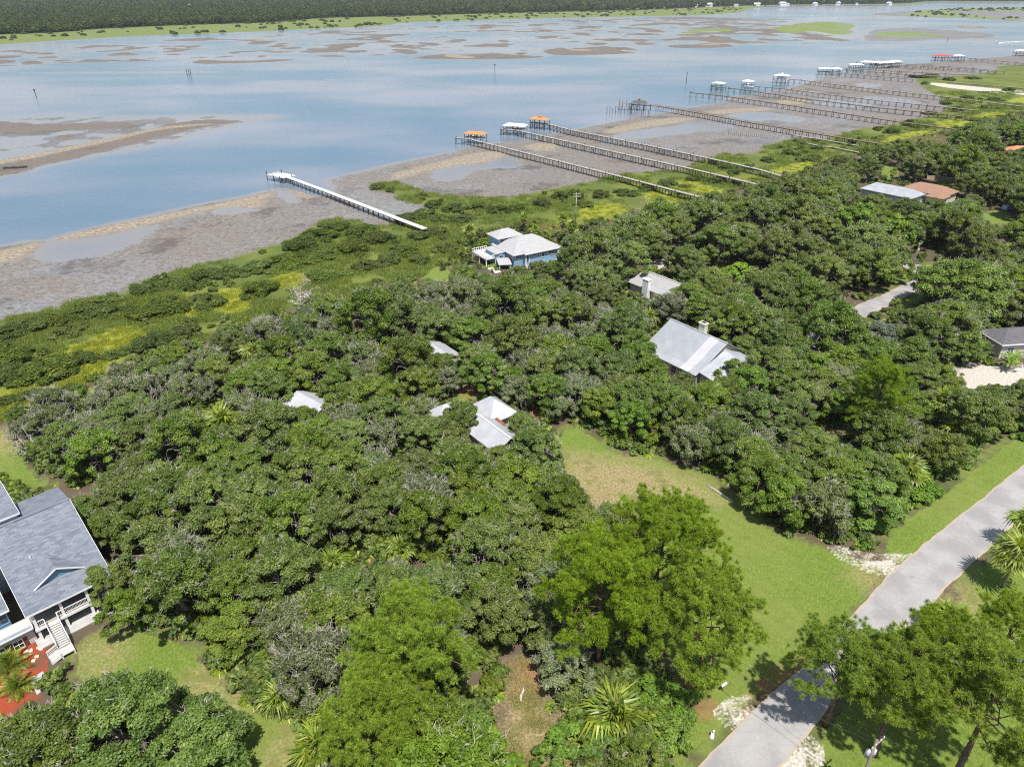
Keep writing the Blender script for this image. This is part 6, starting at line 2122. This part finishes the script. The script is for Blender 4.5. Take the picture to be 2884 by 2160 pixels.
# local x runs along the ridge, local -y down the slope facing the marsh
L3, run3 = 15.8, 9.4
m = MB()
m.prism([(0, 0, 9.5), (L3, 0, 9.5), (L3, -run3 + 1.9, 5.3), (0, -run3 + 1.9, 5.3)][::-1], (0, 0, -.12))
m.prism([(0, -run3 + 1.9, 5.3), (L3, -run3 + 1.9, 5.3), (L3, -run3, 4.75), (-.3, -run3, 4.75)][::-1], (0, 0, -.12))
m.prism([(0, .02, 9.5), (L3, .02, 9.5), (L3, 6.0, 6.2), (0, 6.0, 6.2)], (0, 0, -.12))
m.build('roof', M_TIN, H3)
ribs(H3, (0, 0, 9.5), (11.2, 0, 9.5), (0, -run3 + 1.9, 5.3), (11.2, -run3 + 1.9, 5.3), 34, plain('tin_seam_shade', (.27, .285, .31), .5, .4, .1, 2), w=.07, h=.07)  # seams tinted darker than the sheets to draw their shadow lines
m = MB()
m.prism([(11.3, -.02, 9.56), (13.7, -.02, 9.56), (13.7, -run3 + 1.9, 5.37), (11.3, -run3 + 1.9, 5.37)][::-1], (0, 0, -.05))
m.prism([(11.3, -run3 + 1.88, 5.37), (13.7, -run3 + 1.88, 5.37), (13.7, -run3 - .05, 4.82), (11.3, -run3 - .05, 4.82)][::-1], (0, 0, -.05))
m.build('new_sheets', M_TINNEW, H3)
m = MB()
m.bar((-.05, 0, 9.6), (L3 + .05, 0, 9.6), .3, .08)
m.bar((-.06, 0, 9.5), (-.06, -run3 + 1.9, 5.3), .12, .16)
m.bar((-.06, -run3 + 1.9, 5.3), (-.32, -run3, 4.75), .12, .16)
m.build('ridge_cap', M_WTIN, H3)
m = MB()
m.box(.5, L3 - .5, -run3 + .8, 5.2, 0, 5.0)
m.prism([(.5, -run3 + 2.2, 5.0), (.5, 5.2, 5.0), (.5, 5.2, 6.5), (.5, 0, 9.2), (.5, -run3 + 2.2, 5.3)], (.2, 0, 0))
m.prism([(L3 - .5, -run3 + 2.2, 5.0), (L3 - .5, 5.2, 5.0), (L3 - .5, 5.2, 6.5), (L3 - .5, 0, 9.2), (L3 - .5, -run3 + 2.2, 5.3)], (-.2, 0, 0))
m.build('wall', M_CREAM, H3)
m = MB().box(7.6, 9.2, .3, 1.4, 6, 11.2)
m.box(7.45, 9.35, .15, 1.55, 11.2, 11.45)
m.build('chimney', M_CREAM, H3)
MB().box(7.9, 8.9, .55, 1.15, 11.45, 11.6).build('chimney_cap', M_DARK, H3)
# lower wing roof at the street end
m = MB()
m.prism([(L3 + .1, -.5, 8.2), (L3 + 6.2, -.5, 6.6), (L3 + 6.2, -8.5, 4.6), (L3 + .1, -8.5, 5.4)][::-1], (0, 0, -.12))
m.prism([(L3 + .1, -.45, 8.2), (L3 + 6.2, -.45, 6.6), (L3 + 6.2, 5, 5.2), (L3 + .1, 5, 6)], (0, 0, -.12))
m.build('wing_roof', M_TIN, H3)
MB().box(L3, L3 + 5.6, -7.8, 4.4, 0, 4.9).build('wing_wall', M_CREAM, H3)
for k in range(4):
    window(H3, (2.2 + 3.6 * k, -run3 + .76, 3.2), 1.3, 1.5, -90)

# ---------------------------------------------------------------- white metal roofed cottage in the canopy
H4 = thing('white_cottage', 'cottage with three white metal roofs poking out of the canopy', 'house', (-4.0, 113.0, 0), math.radians(-53))


def facet_roof(parent, cx, cy, r, ze, zp, name, mat, n=8, ph=.39):
    m = MB()
    P_ = [(cx + r * math.cos(ph + 2 * math.pi * i / n), cy + r * math.sin(ph + 2 * math.pi * i / n), ze) for i in range(n)]
    for i in range(n):
        m.prism([P_[i], P_[(i + 1) % n], (cx, cy, zp)], (0, 0, -.12))
    return m.build(name, mat, parent)


# hipped blocks to the back, a gabled wing towards the street
roof_hip(-7.4, .4, -.6, 6.4, 4.3, 7.1, 'x', 3.2).build('back_roof', M_WTIN, H4)
roof_hip(-11.2, -3.6, -9.0, -1.8, 4.2, 6.7, 'y', 3.2).build('side_roof', M_WTIN, H4)
m = MB()
m.prism([(-.6, -2.0, 6.3), (9.0, -2.0, 6.3), (9.0, 1.2, 4.5), (-.6, 1.2, 4.5)], (0, 0, -.12))
m.prism([(-.6, -2.02, 6.3), (9.0, -2.02, 6.3), (9.0, -5.4, 4.4), (-.6, -5.4, 4.4)][::-1], (0, 0, -.12))
m.build('gable_roof', M_WTIN, H4)
m = MB()
m.bar((-.6, -2.0, 6.36), (9.05, -2.0, 6.36), .28, .07)
m.build('ridge_cap', M_WHITEPAINT, H4)
m = MB()
m.box(-.2, 8.6, -4.8, .6, 0, 4.4)
m.box(-6.9, -.3, -.1, 5.9, 0, 4.3)
m.box(-10.7, -4.1, -8.5, -2.3, 0, 4.2)
m.box(-6.8, -.25, -4.7, -.15, 0, 4.35)
m.build('wall', M_CREAM, H4)
m = MB()
m.prism([(-7.0, -5.0, 4.5), (-.65, -5.0, 4.5), (-.65, -.2, 4.7), (-7.0, -.2, 4.7)], (0, 0, -.12))
m.build('link_roof', M_WTIN, H4)
M_SEAM_SHADE = plain('white_tin_seam_shade', (.36, .37, .39), .5, .4, .1, 2)  # darker grey paints the shadow lines along the cottage seams
ribs(H4, (-.6, -2.0, 6.3), (9.0, -2.0, 6.3), (-.6, 1.2, 4.5), (9.0, 1.2, 4.5), 20, M_SEAM_SHADE)
ribs(H4, (-.6, -2.0, 6.3), (9.0, -2.0, 6.3), (-.6, -5.4, 4.4), (9.0, -5.4, 4.4), 20, M_SEAM_SHADE)
LIT = NB('leaf_litter_drift')
LIT.bsdf(LIT.mix(LIT.noise(3, 4, LIT.obj_co()), (.16, .06, .03), (.36, .15, .08)), .95, .1)
m = MB()
g_ = random.Random(9)
for i in range(60):
    u = g_.random()
    m.tube([(-1.0 + 4.2 * u, 1.25 + g_.uniform(-.25, .3), 4.62), (-1.0 + 4.2 * u + g_.uniform(-.3, .3), 1.25 + g_.uniform(-.3, .3), 4.74)], [.22, .05], 5)
tag(m.build('leaf_litter', LIT.mat, H4), kind='stuff')

# ---------------------------------------------------------------- grey roof with a white chimney
H5 = thing('grey_roofed_house', 'low house with grey roof and tall white chimney', 'house', (40.2, 187.0, 0), math.radians(-53))
m = MB()
m.prism([(-5.2, .6, 5.6), (8.5, .6, 5.6), (9.2, 5.4, 3.6), (-6.0, 5.4, 3.6)], (0, 0, -.15))
m.prism([(-5.2, .58, 5.6), (8.5, .58, 5.6), (9.2, -5.2, 3.3), (-6.0, -5.2, 3.3)][::-1], (0, 0, -.15))
m.prism([(-6.0, 5.4, 3.6), (-5.2, .6, 5.6), (-6.0, -5.2, 3.3), (-7.6, 0, 3.5)], (0, 0, -.15))
m.build('roof', M_MIDSH, H5)
m = MB()
m.bar((-5.2, .6, 5.68), (8.5, .6, 5.68), .3, .1)
m.build('ridge_cap', M_CONC, H5)
MB().box(-5.4, 8.3, -4.6, 4.8, 0, 3.4).build('wall', M_STUCCO, H5)
m = MB().box(.6, 2.6, -6.1, -4.9, 0, 6.2)
m.box(.5, 2.7, -6.2, -4.8, 6.2, 6.4)
m.build('chimney', M_WHITEPAINT, H5)

# ---------------------------------------------------------------- rust roofed and long grey roofed houses
H6 = thing('rust_roofed_house', 'house with a wide rust orange shingle roof', 'house', (167.5, 286.5, 0), math.radians(-50))
roof_hip(-9, 9, -6.5, 6.5, 4.6, 7.0, 'x', 5.0).build('roof', M_RUSTSH, H6)
roof_hip(2.5, 9.6, -10.5, -3.6, 4.4, 6.2, 'y', 3.4).build('front_roof', M_RUSTSH, H6)
m = MB().box(-8.3, 8.3, -5.8, 5.8, 0, 4.6)
m.box(3.2, 8.9, -9.8, -5.5, 0, 4.4)
m.build('wall', M_CREAM, H6)
window(H6, (6.0, -9.84, 2.6), 1.6, 1.5, -90)
H7 = thing('long_grey_roofed_house', 'house with a long pale blue grey metal roof beside the rust one', 'house', (150.5, 287, 0), math.radians(-52))
roof_hip(-8, 13, -6.0, 6.0, 4.4, 6.6, 'x', 3.4).build('roof', M_TIN, H7)
m = MB()
m.prism([(-2, 5.2, 5.0), (9, 5.2, 5.0), (8, 10.5, 4.4), (-2, 10.5, 4.4)], (0, 0, -.14))
m.build('rear_roof', M_DARKSH, H7)
m = MB().box(-7.3, 12.3, -5.3, 5.3, 0, 4.4)
m.box(-1.6, 8, 5.4, 10, 0, 4.4)
m.build('wall', M_STUCCO, H7)
window(H7, (0, -5.34, 2.6), 1.6, 1.5, -90)
H8 = thing('tile_roofed_house', 'house with a red clay tile roof at the picture edge', 'house', (253, 362, 0), math.radians(-8))
roof_hip(-9, 9, -5.5, 5.5, 5.0, 7.2, 'x', 4.6).build('roof', M_TILE, H8)
MB().box(-8.2, 8.2, -4.8, 4.8, 0, 5.0).build('wall', M_CREAM, H8)
H9 = thing('dark_roofed_house', 'low house with a charcoal roof and white eaves by the sand yard', 'house', (119.5, 150.8, 0), math.radians(8))
roof_hip(-8.5, 9, -4.4, 4.2, 4.6, 6.6, 'x', 4.0).build('roof', M_DARKSH, H9)
m = MB()
for a, b in (((-8.55, -4.45, 4.52), (9, -4.45, 4.52)), ((-8.55, -4.45, 4.5), (-8.55, 4.2, 4.5))):
    m.bar(a, b, .12, .24)
m.build('fascia', M_WHITEPAINT, H9)
MB().box(-7.8, 8.4, -3.8, 3.6, 0, 4.6).build('wall', plain('pale_pink_wall', (.58, .52, .50), .8, .2, .12, .7), H9)
for xx in (-5.5, -1, 3.5):
    window(H9, (xx, -3.84, 2.8), 1.5, 1.4, -90)
# ---------------------------------------------------------------- roofs half hidden in the canopy
H10 = thing('hidden_metal_roof_house', 'white metal roof half hidden under the oaks above the deck', 'house', (-40.0, 119.8, 0), math.radians(-40))
m = MB()
m.prism([(-3.5, .0, 6.0), (5.5, .0, 6.0), (5.5, -5.0, 3.8), (-3.5, -5.0, 3.8)][::-1], (0, 0, -.12))
m.prism([(-3.5, .02, 6.0), (5.5, .02, 6.0), (5.5, 4.5, 4.0), (-3.5, 4.5, 4.0)], (0, 0, -.12))
m.build('roof', M_WTIN, H10)
MB().box(-3.0, 5.0, -4.4, 3.9, 0, 3.9).build('wall', M_STUCCO, H10)
H11 = thing('shed_roof_building', 'shed with a pale metal roof and tan sheets under the oaks', 'shed', (-48.6, 114.5, 0), math.radians(-45))
m = MB()
m.prism([(-2.6, -3.2, 3.0), (4.8, -3.2, 3.0), (4.8, 3.4, 3.5), (-2.6, 3.4, 3.5)], (0, 0, -.12))
m.build('roof', M_WTIN, H11)
m = MB()
m.prism([(-6.5, -3.0, 2.8), (-2.7, -3.0, 2.8), (-2.7, 3.4, 3.3), (-6.5, 3.4, 3.3)], (0, 0, -.12))
m.build('porch_roof', plain('tan_sheet', (.50, .38, .26), .8, .2, .3, .9), H11)
MB().box(-2.2, 4.4, -2.8, 3.0, 0, 3.0).build('wall', M_STUCCO, H11)
H12 = thing('glimpsed_white_roof_house', 'white roof glimpsed through the canopy beyond the hidden metal roof', 'house', (*G(945, 757, 4.5), 0), math.radians(-53))
m = MB()
m.prism([(-4, 0, 5.4), (5, 0, 5.4), (5, -3.6, 4.0), (-4, -3.6, 4.0)][::-1], (0, 0, -.12))
m.prism([(-4, .02, 5.4), (5, .02, 5.4), (5, 3.6, 4.0), (-4, 3.6, 4.0)], (0, 0, -.12))
m.build('roof', M_WTIN, H12)
MB().box(-3.6, 4.6, -3.1, 3.1, 0, 4.1).build('wall', M_STUCCO, H12)
H13 = thing('woods_house', 'pale roof seen in slivers through the woods by the middle pole', 'house', (*G(1660, 600, 4), 0), math.radians(-53))
roof_hip(-6, 6, -4, 4, 3.6, 5.4, 'x', 3).build('roof', M_WTIN, H13)
MB().box(-5.4, 5.4, -3.4, 3.4, 0, 3.6).build('wall', M_STUCCO, H13)
# far houses across the river
FH = [(1330, 19.5), (1352, 19.2), (1372, 19.0), (1395, 18.6), (1410, 18.6), (1435, 17.8), (1455, 17.6), (1500, 16.0), (1530, 15.0), (1590, 14), (1635, 13.0), (1690, 12.2), (1700, 12.0), (1760, 11.6), (1810, 11.2), (1850, 11), (1920, 10.4)]
for i, (qx, qy) in enumerate(FH):
    x, y = G(qx, qy + 1.2, 0)
    sc_ = 1.5 + (i % 3) * .4
    t = thing('far_house', 'tiny white house on the far shore below the forest', 'house', (x, y, .5), .3 * i, 'houses on the far shore', (sc_, sc_, sc_))
    MB().box(-6, 6, -3.5, 3.5, 0, 4.2).build('wall', M_WHITEPAINT, t)
    roof_hip(-6.6, 6.6, -4.1, 4.1, 4.2, 6.4, 'x', 2.5 if i % 2 else .1).build('roof', M_WHITEROOF if i % 3 else M_MIDSH, t)
for i, (qx, qy) in enumerate([(335, 15.5), (352, 15.2), (372, 15.0), (410, 15.5), (545, 12.5), (580, 12.5), (640, 9), (660, 8.5), (700, 9)]):
    x, y = G(qx, qy, 9)
    t = thing('far_house', 'tiny white roof showing above the far forest', 'house', (x, y, .5), .5 * i, 'white roofs in the far forest', (2.2, 2.2, 2.0))
    MB().box(-6, 6, -3.5, 3.5, 0, 6.4).build('wall', M_WHITEPAINT, t)
    roof_hip(-6.6, 6.6, -4.1, 4.1, 6.4, 8.4, 'x', .1).build('roof', M_WHITEROOF, t)
# ================================================================ POLES, WIRES, SMALL THINGS
M_POLE = mat_bark('pole_wood', (.15, .125, .10), (.30, .26, .22))
M_POLEGREY = mat_bark('grey_pole_wood', (.30, .285, .265), (.48, .46, .43))
M_STEEL = plain('galvanised', (.52, .54, .56), .4, .5, .15, 3)
M_PORC = plain('porcelain', (.62, .63, .64), .35, .5, .1, 3)


def utility_pole(px, py, h, label, mat, arm=2.4, arms=1, trans=0, rz=0.0, lean=(0, 0), box=False):
    x, y = G(px, py, .8)
    z = ground_z(x, y)
    t = thing('utility_pole', label, 'utility pole', (x, y, z), rz)
    MB().tube([(0, 0, -.5), (lean[0] * .5, lean[1] * .5, h * .5), (lean[0], lean[1], h)], [.19, .16, .13], 8).build('pole', mat, t, smooth=True)
    for k in range(arms):
        za = h - .4 - .9 * k
        MB().bar((lean[0] - arm / 2, lean[1] - .16, za), (lean[0] + arm / 2, lean[1] - .16, za), .11, .14).build('crossarm', mat, t)
        for u in (-.46, -.2, .2, .46):
            MB().tube([(lean[0] + arm * u, lean[1] - .16, za + .06), (lean[0] + arm * u, lean[1] - .16, za + .2), (lean[0] + arm * u, lean[1] - .16, za + .34)], [.05, .09, .04], 6).build('insulator', M_PORC, t)
    for k in range(trans):
        a = k * 2.1
        cx, cy = lean[0] + .36 * math.cos(a), lean[1] + .36 * math.sin(a)
        zt = h - 2.3
        MB().tube([(cx, cy, zt - .5), (cx, cy, zt + .45), (cx, cy, zt + .55)], [.24, .24, .14], 10).build('transformer', M_STEEL, t, smooth=True)
    if box:
        m = MB().bar((lean[0], lean[1], h - 2.2), (lean[0] + 1.3, lean[1] - .6, h - 2.6), .07)
        m.tube([(lean[0] + 1.1, lean[1] - .55, h - 2.75), (lean[0] + 1.55, lean[1] - .7, h - 2.85)], [.16, .2], 8)
        m.build('street_light', M_STEEL, t)
    return (x + lean[0] * math.cos(rz), y + lean[0] * math.sin(rz), z + h)


pA = utility_pole(1243, 478, 10.5, 'pale grey utility pole with a crossarm standing in the marsh', M_POLEGREY, 3.0, 2, 0, .25)
pB = utility_pole(1572, 573, 12.5, 'utility pole with a white transformer rising out of the woods', M_POLE, 2.2, 1, 2, .6)
pC = utility_pole(1768, 632, 10.0, 'utility pole with transformer half buried in the woods by the road bend', M_POLE, 2.2, 1, 2, .6)
pD = utility_pole(1966, 593, 9.5, 'brown utility pole on the grass corner of the road bend', M_POLE, 1.4, 1, 1, .6, (.5, 0))
pE = utility_pole(1838, 1740, 11.0, 'wooden utility pole with transformers in the bottom corner pines', M_POLE, 2.2, 1, 2, .6)


def wire(a, b, sag, label, r=.018):
    P_ = []
    for i in range(15):
        t = i / 14
        P_.append((a[0] * (1 - t) + b[0] * t, a[1] * (1 - t) + b[1] * t, a[2] * (1 - t) + b[2] * t - sag * 4 * t * (1 - t)))
    o = MB().tube(P_, r, 4).build('power_line', M_DARK)
    tag(o, label, 'power line')


wire((pA[0], pA[1], pA[2] - .3), (pB[0], pB[1], pB[2] - .3), 1.2, 'power line from the marsh pole to the wooded pole')
wire((pB[0], pB[1], pB[2] - 1.8), (pC[0], pC[1], pC[2] - .4), 2.0, 'power line between the two wooded poles')
wire((pC[0], pC[1], pC[2] - .4), (pD[0], pD[1], pD[2] - .5), .8, 'power line crossing to the road bend pole')
wl = G(1240, 1210, 5)
for k, (qx, qy) in enumerate([(1560, 1430), (1568, 1440), (1580, 1415)]):
    q = G(qx, qy, 6.5)
    wire((pE[0] + .5 * k - .5, pE[1], pE[2] - .4), (q[0], q[1], 6.6), .7, ('upper', 'middle', 'lower')[k] + ' power line crossing the street to the pines', .016)

# mailbox by the lawn
x, y = G(1535, 1495, .8)
x, y = G(1561, 1492, .8)
z = ground_z(x, y)
t = thing('mailbox', 'white mailbox on a post at the lawn edge of the street', 'mailbox', (x, y, z), .6)
MB().box(-.05, .05, -.05, .05, -.2, 1.05).build('post', M_POLE, t)
m = MB()
V = [(-.42, -.14, 1.05), (-.42, .14, 1.05), (-.42, .14, 1.22), (-.42, .07, 1.34), (-.42, -.07, 1.34), (-.42, -.14, 1.22)]
m.prism(V, (.84, 0, 0))
m.build('box', M_WHITEPAINT, t)
MB().box(.1, .14, -.17, -.145, 1.15, 1.4).build('flag', M_REDROOF, t)
MB().prism([(-.432, -.125, 1.07), (-.432, .125, 1.07), (-.432, .125, 1.2), (-.432, -.125, 1.2)], (.01, 0, 0)).build('door', M_STEEL, t)
# black bin at the kerb
x, y = G(1912, 1395, .9)
t = thing('wheelie_bin', 'black lidded bin at the street edge under the pines', 'bin', (x, y, road_z), .4)
M_BLACKP = plain('black_plastic', (.018, .018, .02), .45, .4, .3, 3)
m = MB()
m.add([(-.26, -.28, .06), (.26, -.28, .06), (.26, .28, .06), (-.26, .28, .06), (-.33, -.36, 1.0), (.33, -.36, 1.0), (.33, .36, 1.0), (-.33, .36, 1.0)], [(3, 2, 1, 0), (4, 5, 6, 7), (0, 1, 5, 4), (1, 2, 6, 5), (2, 3, 7, 6), (3, 0, 4, 7)])
m.build('body', M_BLACKP, t)
MB().prism([(-.36, -.40, 1.02), (.36, -.40, 1.02), (.36, .40, 1.10), (-.36, .40, 1.10)], (0, 0, .06)).build('lid', M_BLACKP, t)
for s in (-.3, .3):
    MB().tube([(s - .04, .30, .12), (s + .04, .30, .12)], .12, 10).build('wheel', M_DARK, t)
# white painted stump by the street
x, y = G(1537, 1592, .8)
t = thing('garden_statue', 'small white garden ornament on the verge by the street', 'ornament', (x, y, ground_z(x, y)), .5)
MB().tube([(0, 0, -.1), (0, 0, .18), (.05, 0, .5), (.05, .02, .8)], [.34, .30, .20, .16], 8).build('body', M_WHITEPAINT, t, smooth=True)
MB().tube([(.05, 0, .78), (.1, 0, .95), (.22, 0, 1.02), (.3, 0, .98)], [.10, .15, .12, .05], 8).build('head', M_WHITEPAINT, t, smooth=True)


def car(px, py, z0, ang, label, paint, s=1.0):
    x, y = G(px, py, z0)
    t = thing('parked_car', label, 'car', (x, y, ground_z(x, y) + .02), ang, None, (s, s, s))
    m = MB()
    prof = [(-2.2, .35), (-2.25, .75), (-2.1, 1.0), (-1.9, 1.62), (-.2, 1.68), (.55, 1.1), (1.9, .98), (2.2, .75), (2.2, .35)]
    m.prism([(a, -.88, b) for a, b in prof], (0, 1.76, 0))
    m.build('body', paint, t)
    for sy in (-.90, .86):
        m = MB()
        m.prism([(-1.75, sy, 1.12), (-.3, sy, 1.12), (.35, sy, 1.12), (-.22, sy, 1.56), (-1.72, sy, 1.54)], (0, .04, 0))
        m.build('side_window', M_DARKGLASS, t)
    m = MB()
    m.prism([(-.14, -.76, 1.66), (-.14, .76, 1.66), (.58, .76, 1.14), (.58, -.76, 1.14)], (.03, 0, .03))
    m.build('windscreen', M_DARKGLASS, t)
    for a in (-1.35, 1.4):
        for b in (-.80, .80):
            wn = MB().tube([(a, b - .11, .34), (a, b + .11, .34)], .34, 12).build('wheel', M_BLACKP, t)
            MB().tube([(a, b - .13, .34), (a, b + .13, .34)], .19, 8).build('rim', M_STEEL, wn)
    for b in (-.6, .6):
        MB().box(2.18, 2.24, b - .16, b + .16, .66, .82).build('headlight', M_PORC, t)
    return t


M_CARBLUE = plain('blue_white_paint', (.45, .52, .66), .3, .5, .1, .5)
car(2178, 455, .8, .25, 'pale blue parked car seen between the palms at the picture edge', M_CARBLUE, 1.15)
# blue covered trailer under the pines
x, y = G(2187, 1437, 1.0)
gz = ground_z(x, y)
t = thing('covered_trailer', 'trailer under a blue tarpaulin on white sand across the street', 'trailer', (x, y, gz), math.radians(-35))
M_TARP = plain('blue_tarp', (.16, .27, .46), .5, .4, .25, 1.2)
m = MB()
V = []
for i in range(9):
    u = i / 8
    hh = .95 + .18 * math.sin(u * 9) + (.25 if 2 < i < 7 else 0)
    V += [(-2.4 + 4.8 * u, -1.05, .55), (-2.4 + 4.8 * u, -.9, hh * .95), (-2.4 + 4.8 * u, 0, hh + .18), (-2.4 + 4.8 * u, .9, hh * .95), (-2.4 + 4.8 * u, 1.05, .55)]
m.add(V, [(i * 5 + k, i * 5 + k + 1, i * 5 + 6 + k, i * 5 + 5 + k) for i in range(8) for k in range(4)] + [(4, 3, 2, 1, 0), (40, 41, 42, 43, 44)])
m.build('tarpaulin', M_TARP, t, smooth=True)
m = MB()
m.bar((-3.9, 0, .45), (-2.3, -.8, .5), .09)
m.bar((-3.9, 0, .45), (-2.3, .8, .5), .09)
m.bar((-2.3, -.95, .5), (2.4, -.95, .5), .1)
m.bar((-2.3, .95, .5), (2.4, .95, .5), .1)
m.build('frame', M_STEEL, t)
for b in (-1.12, 1.12):
    MB().tube([(.2, b - .1, .33), (.2, b + .1, .33)], .33, 12).build('wheel', M_BLACKP, t)
for k in (-1.2, .2, 1.5):
    MB().bar((k, -1.06, .6), (k, 0, 1.36), .05).build('strap', M_WHITEPAINT, t)
# banana plants by the dark roofed house
BL = np_mesh('leaf', *(lambda V, F: (V, F))([(0, -.03, 0), (0, .03, 0), (.7, -.28, .45), (.7, .28, .45), (1.5, -.33, .6), (1.5, .33, .6), (2.2, -.2, .35), (2.2, .2, .35), (2.6, -.02, .05), (2.6, .02, .05)], [(0, 2, 3, 1), (2, 4, 5, 3), (4, 6, 7, 5), (6, 8, 9, 7)]), [M_VERGE], False, dict(tone=[.6] * 10))
for i, (qx, qy, lab) in enumerate([(2172, 790, 'banana plant in front of the dark roofed house'), (2190, 782, 'banana plant beside the first one, nearer the picture edge'), (2180, 796, 'shorter banana plant at the sand yard edge')]):
    x, y = G(qx, qy, 1.5)
    t = thing('banana_plant', lab, 'plant', (x, y, ground_z(x, y)), i)
    MB().tube([(0, 0, -.2), (.05, 0, 1.2), (.1, 0, 2.0 - .3 * i)], [.16, .13, .09], 7).build('stem', M_PALMBARK, t)
    for k in range(8):
        link('leaf', BL, t, (.1, 0, 1.9 - .3 * i), (0, -.5 + .12 * (k % 4), k * 2.4), (1, 1, 1))
# swing frame on the sand
x, y = G(2196, 802, .9)
t = thing('garden_swing', 'white tubular swing frame on the sand yard', 'swing', (x, y, ground_z(x, y)), .5)
m = MB()
for s in (-1.1, 1.1):
    m.bar((s, -.8, 0), (s, 0, 1.8), .07)
    m.bar((s, .8, 0), (s, 0, 1.8), .07)
m.bar((-1.15, 0, 1.8), (1.15, 0, 1.8), .07)
m.build('frame', M_WHITEPAINT, t)
MB().box(-.8, .8, -.25, .3, .5, .56).build('seat', M_WHITEPAINT, t)
for s in (-.75, .75):
    MB().bar((s, 0, .55), (s, 0, 1.78), .02).build('chain', M_STEEL, t)
# logs and driftwood at the lawn edge
for i, (qx, qy, ln_, an, lab) in enumerate([(1555, 1068, 5.5, -.9, 'pale fallen log at the lawn edge under the oaks'), (1128, 1500, 2.2, 1.4, 'bleached log on the dry path'), (268, 655, 4.0, -1.0, 'driftwood log where the shrubs meet the mud')]):
    x, y = G(qx, qy, .8)
    o = MB().tube([(-ln_ / 2, 0, .12), (-ln_ / 5, .1, .16), (ln_ / 5, -.08, .15), (ln_ / 2, .05, .12)], [.13, .17, .15, .09], 7).build('fallen_log', M_TWIG, None, (x, y, ground_z(x, y)), (0, 0, an), True)
    tag(o, lab, 'log')
# derelict skiff on the far bar
x, y = G(33, 364, 0)
t = thing('stranded_skiff', 'dark stranded skiff on the river bar at the picture edge', 'boat', (x, y, .1), .2, None, (1.6, 1.4, 1))
m = MB()
m.prism([(-3, -.8, .7), (2.2, -.9, .7), (3.4, 0, .85), (2.2, .9, .7), (-3, .8, .7)], (0, 0, -.8))
m.build('hull', M_DARK, t)
MB().box(-1.5, -1.1, -.75, .75, .7, .78).build('bench', M_DECKBROWN, t)
MB().box(.8, 1.2, -.75, .75, .7, .78).build('bench', M_DECKBROWN, t)
# garden wall seen behind the rust roofed house
x, y = G(2045, 390, 1)
t = thing('garden_wall', 'low tan wall behind the rust roofed house', 'wall', (x, y, ground_z(x, y)), -.35)
MB().box(-8, 8, -.15, .15, 0, 1.5).build('panel', plain('tan_wall', (.52, .38, .27), .8, .2, .15, 1), t)
MB().box(-8.1, 8.1, -.2, .2, 1.5, 1.6).build('coping', M_CONC, t)
# blue tarp and bits glimpsed through the canopy
x, y = G(868, 1075, 1.0)
t = thing('tarp_cover', 'blue tarpaulin glimpsed under the near canopy', 'tarp', (x, y, ground_z(x, y)), .5)
MB().prism([(-2.2, -1.2, .9), (2.0, -1.3, 1.0), (2.1, 1.2, 1.3), (-2.0, 1.3, 1.2)], (0, 0, -.12)).build('sheet', M_TARP, t)
for a in (-1.9, 1.8):
    MB().bar((a, -1.0, -.1), (a, -1.0, .95), .08).build('leg', M_STEEL, t)

# ================================================================ sea haze
hz = NB('haze')
hz.t.nodes.remove(hz.out)
out = hz.t.nodes.new('ShaderNodeOutputMaterial')
pv = hz.t.nodes.new('ShaderNodeVolumePrincipled')
pv.inputs['Color'].default_value = (.86, .92, 1.0, 1)
pv.inputs['Density'].default_value = 4.5e-5
pv.inputs['Anisotropy'].default_value = .2
hz.t.links.new(pv.outputs[0], out.inputs['Volume'])
hb = MB().box(-13000, 13000, -600, 15500, -2.6, 79.0).build('haze', hz.mat)
tag(hb, 'thin pale sea haze over the whole shore', None, None, 'stuff')
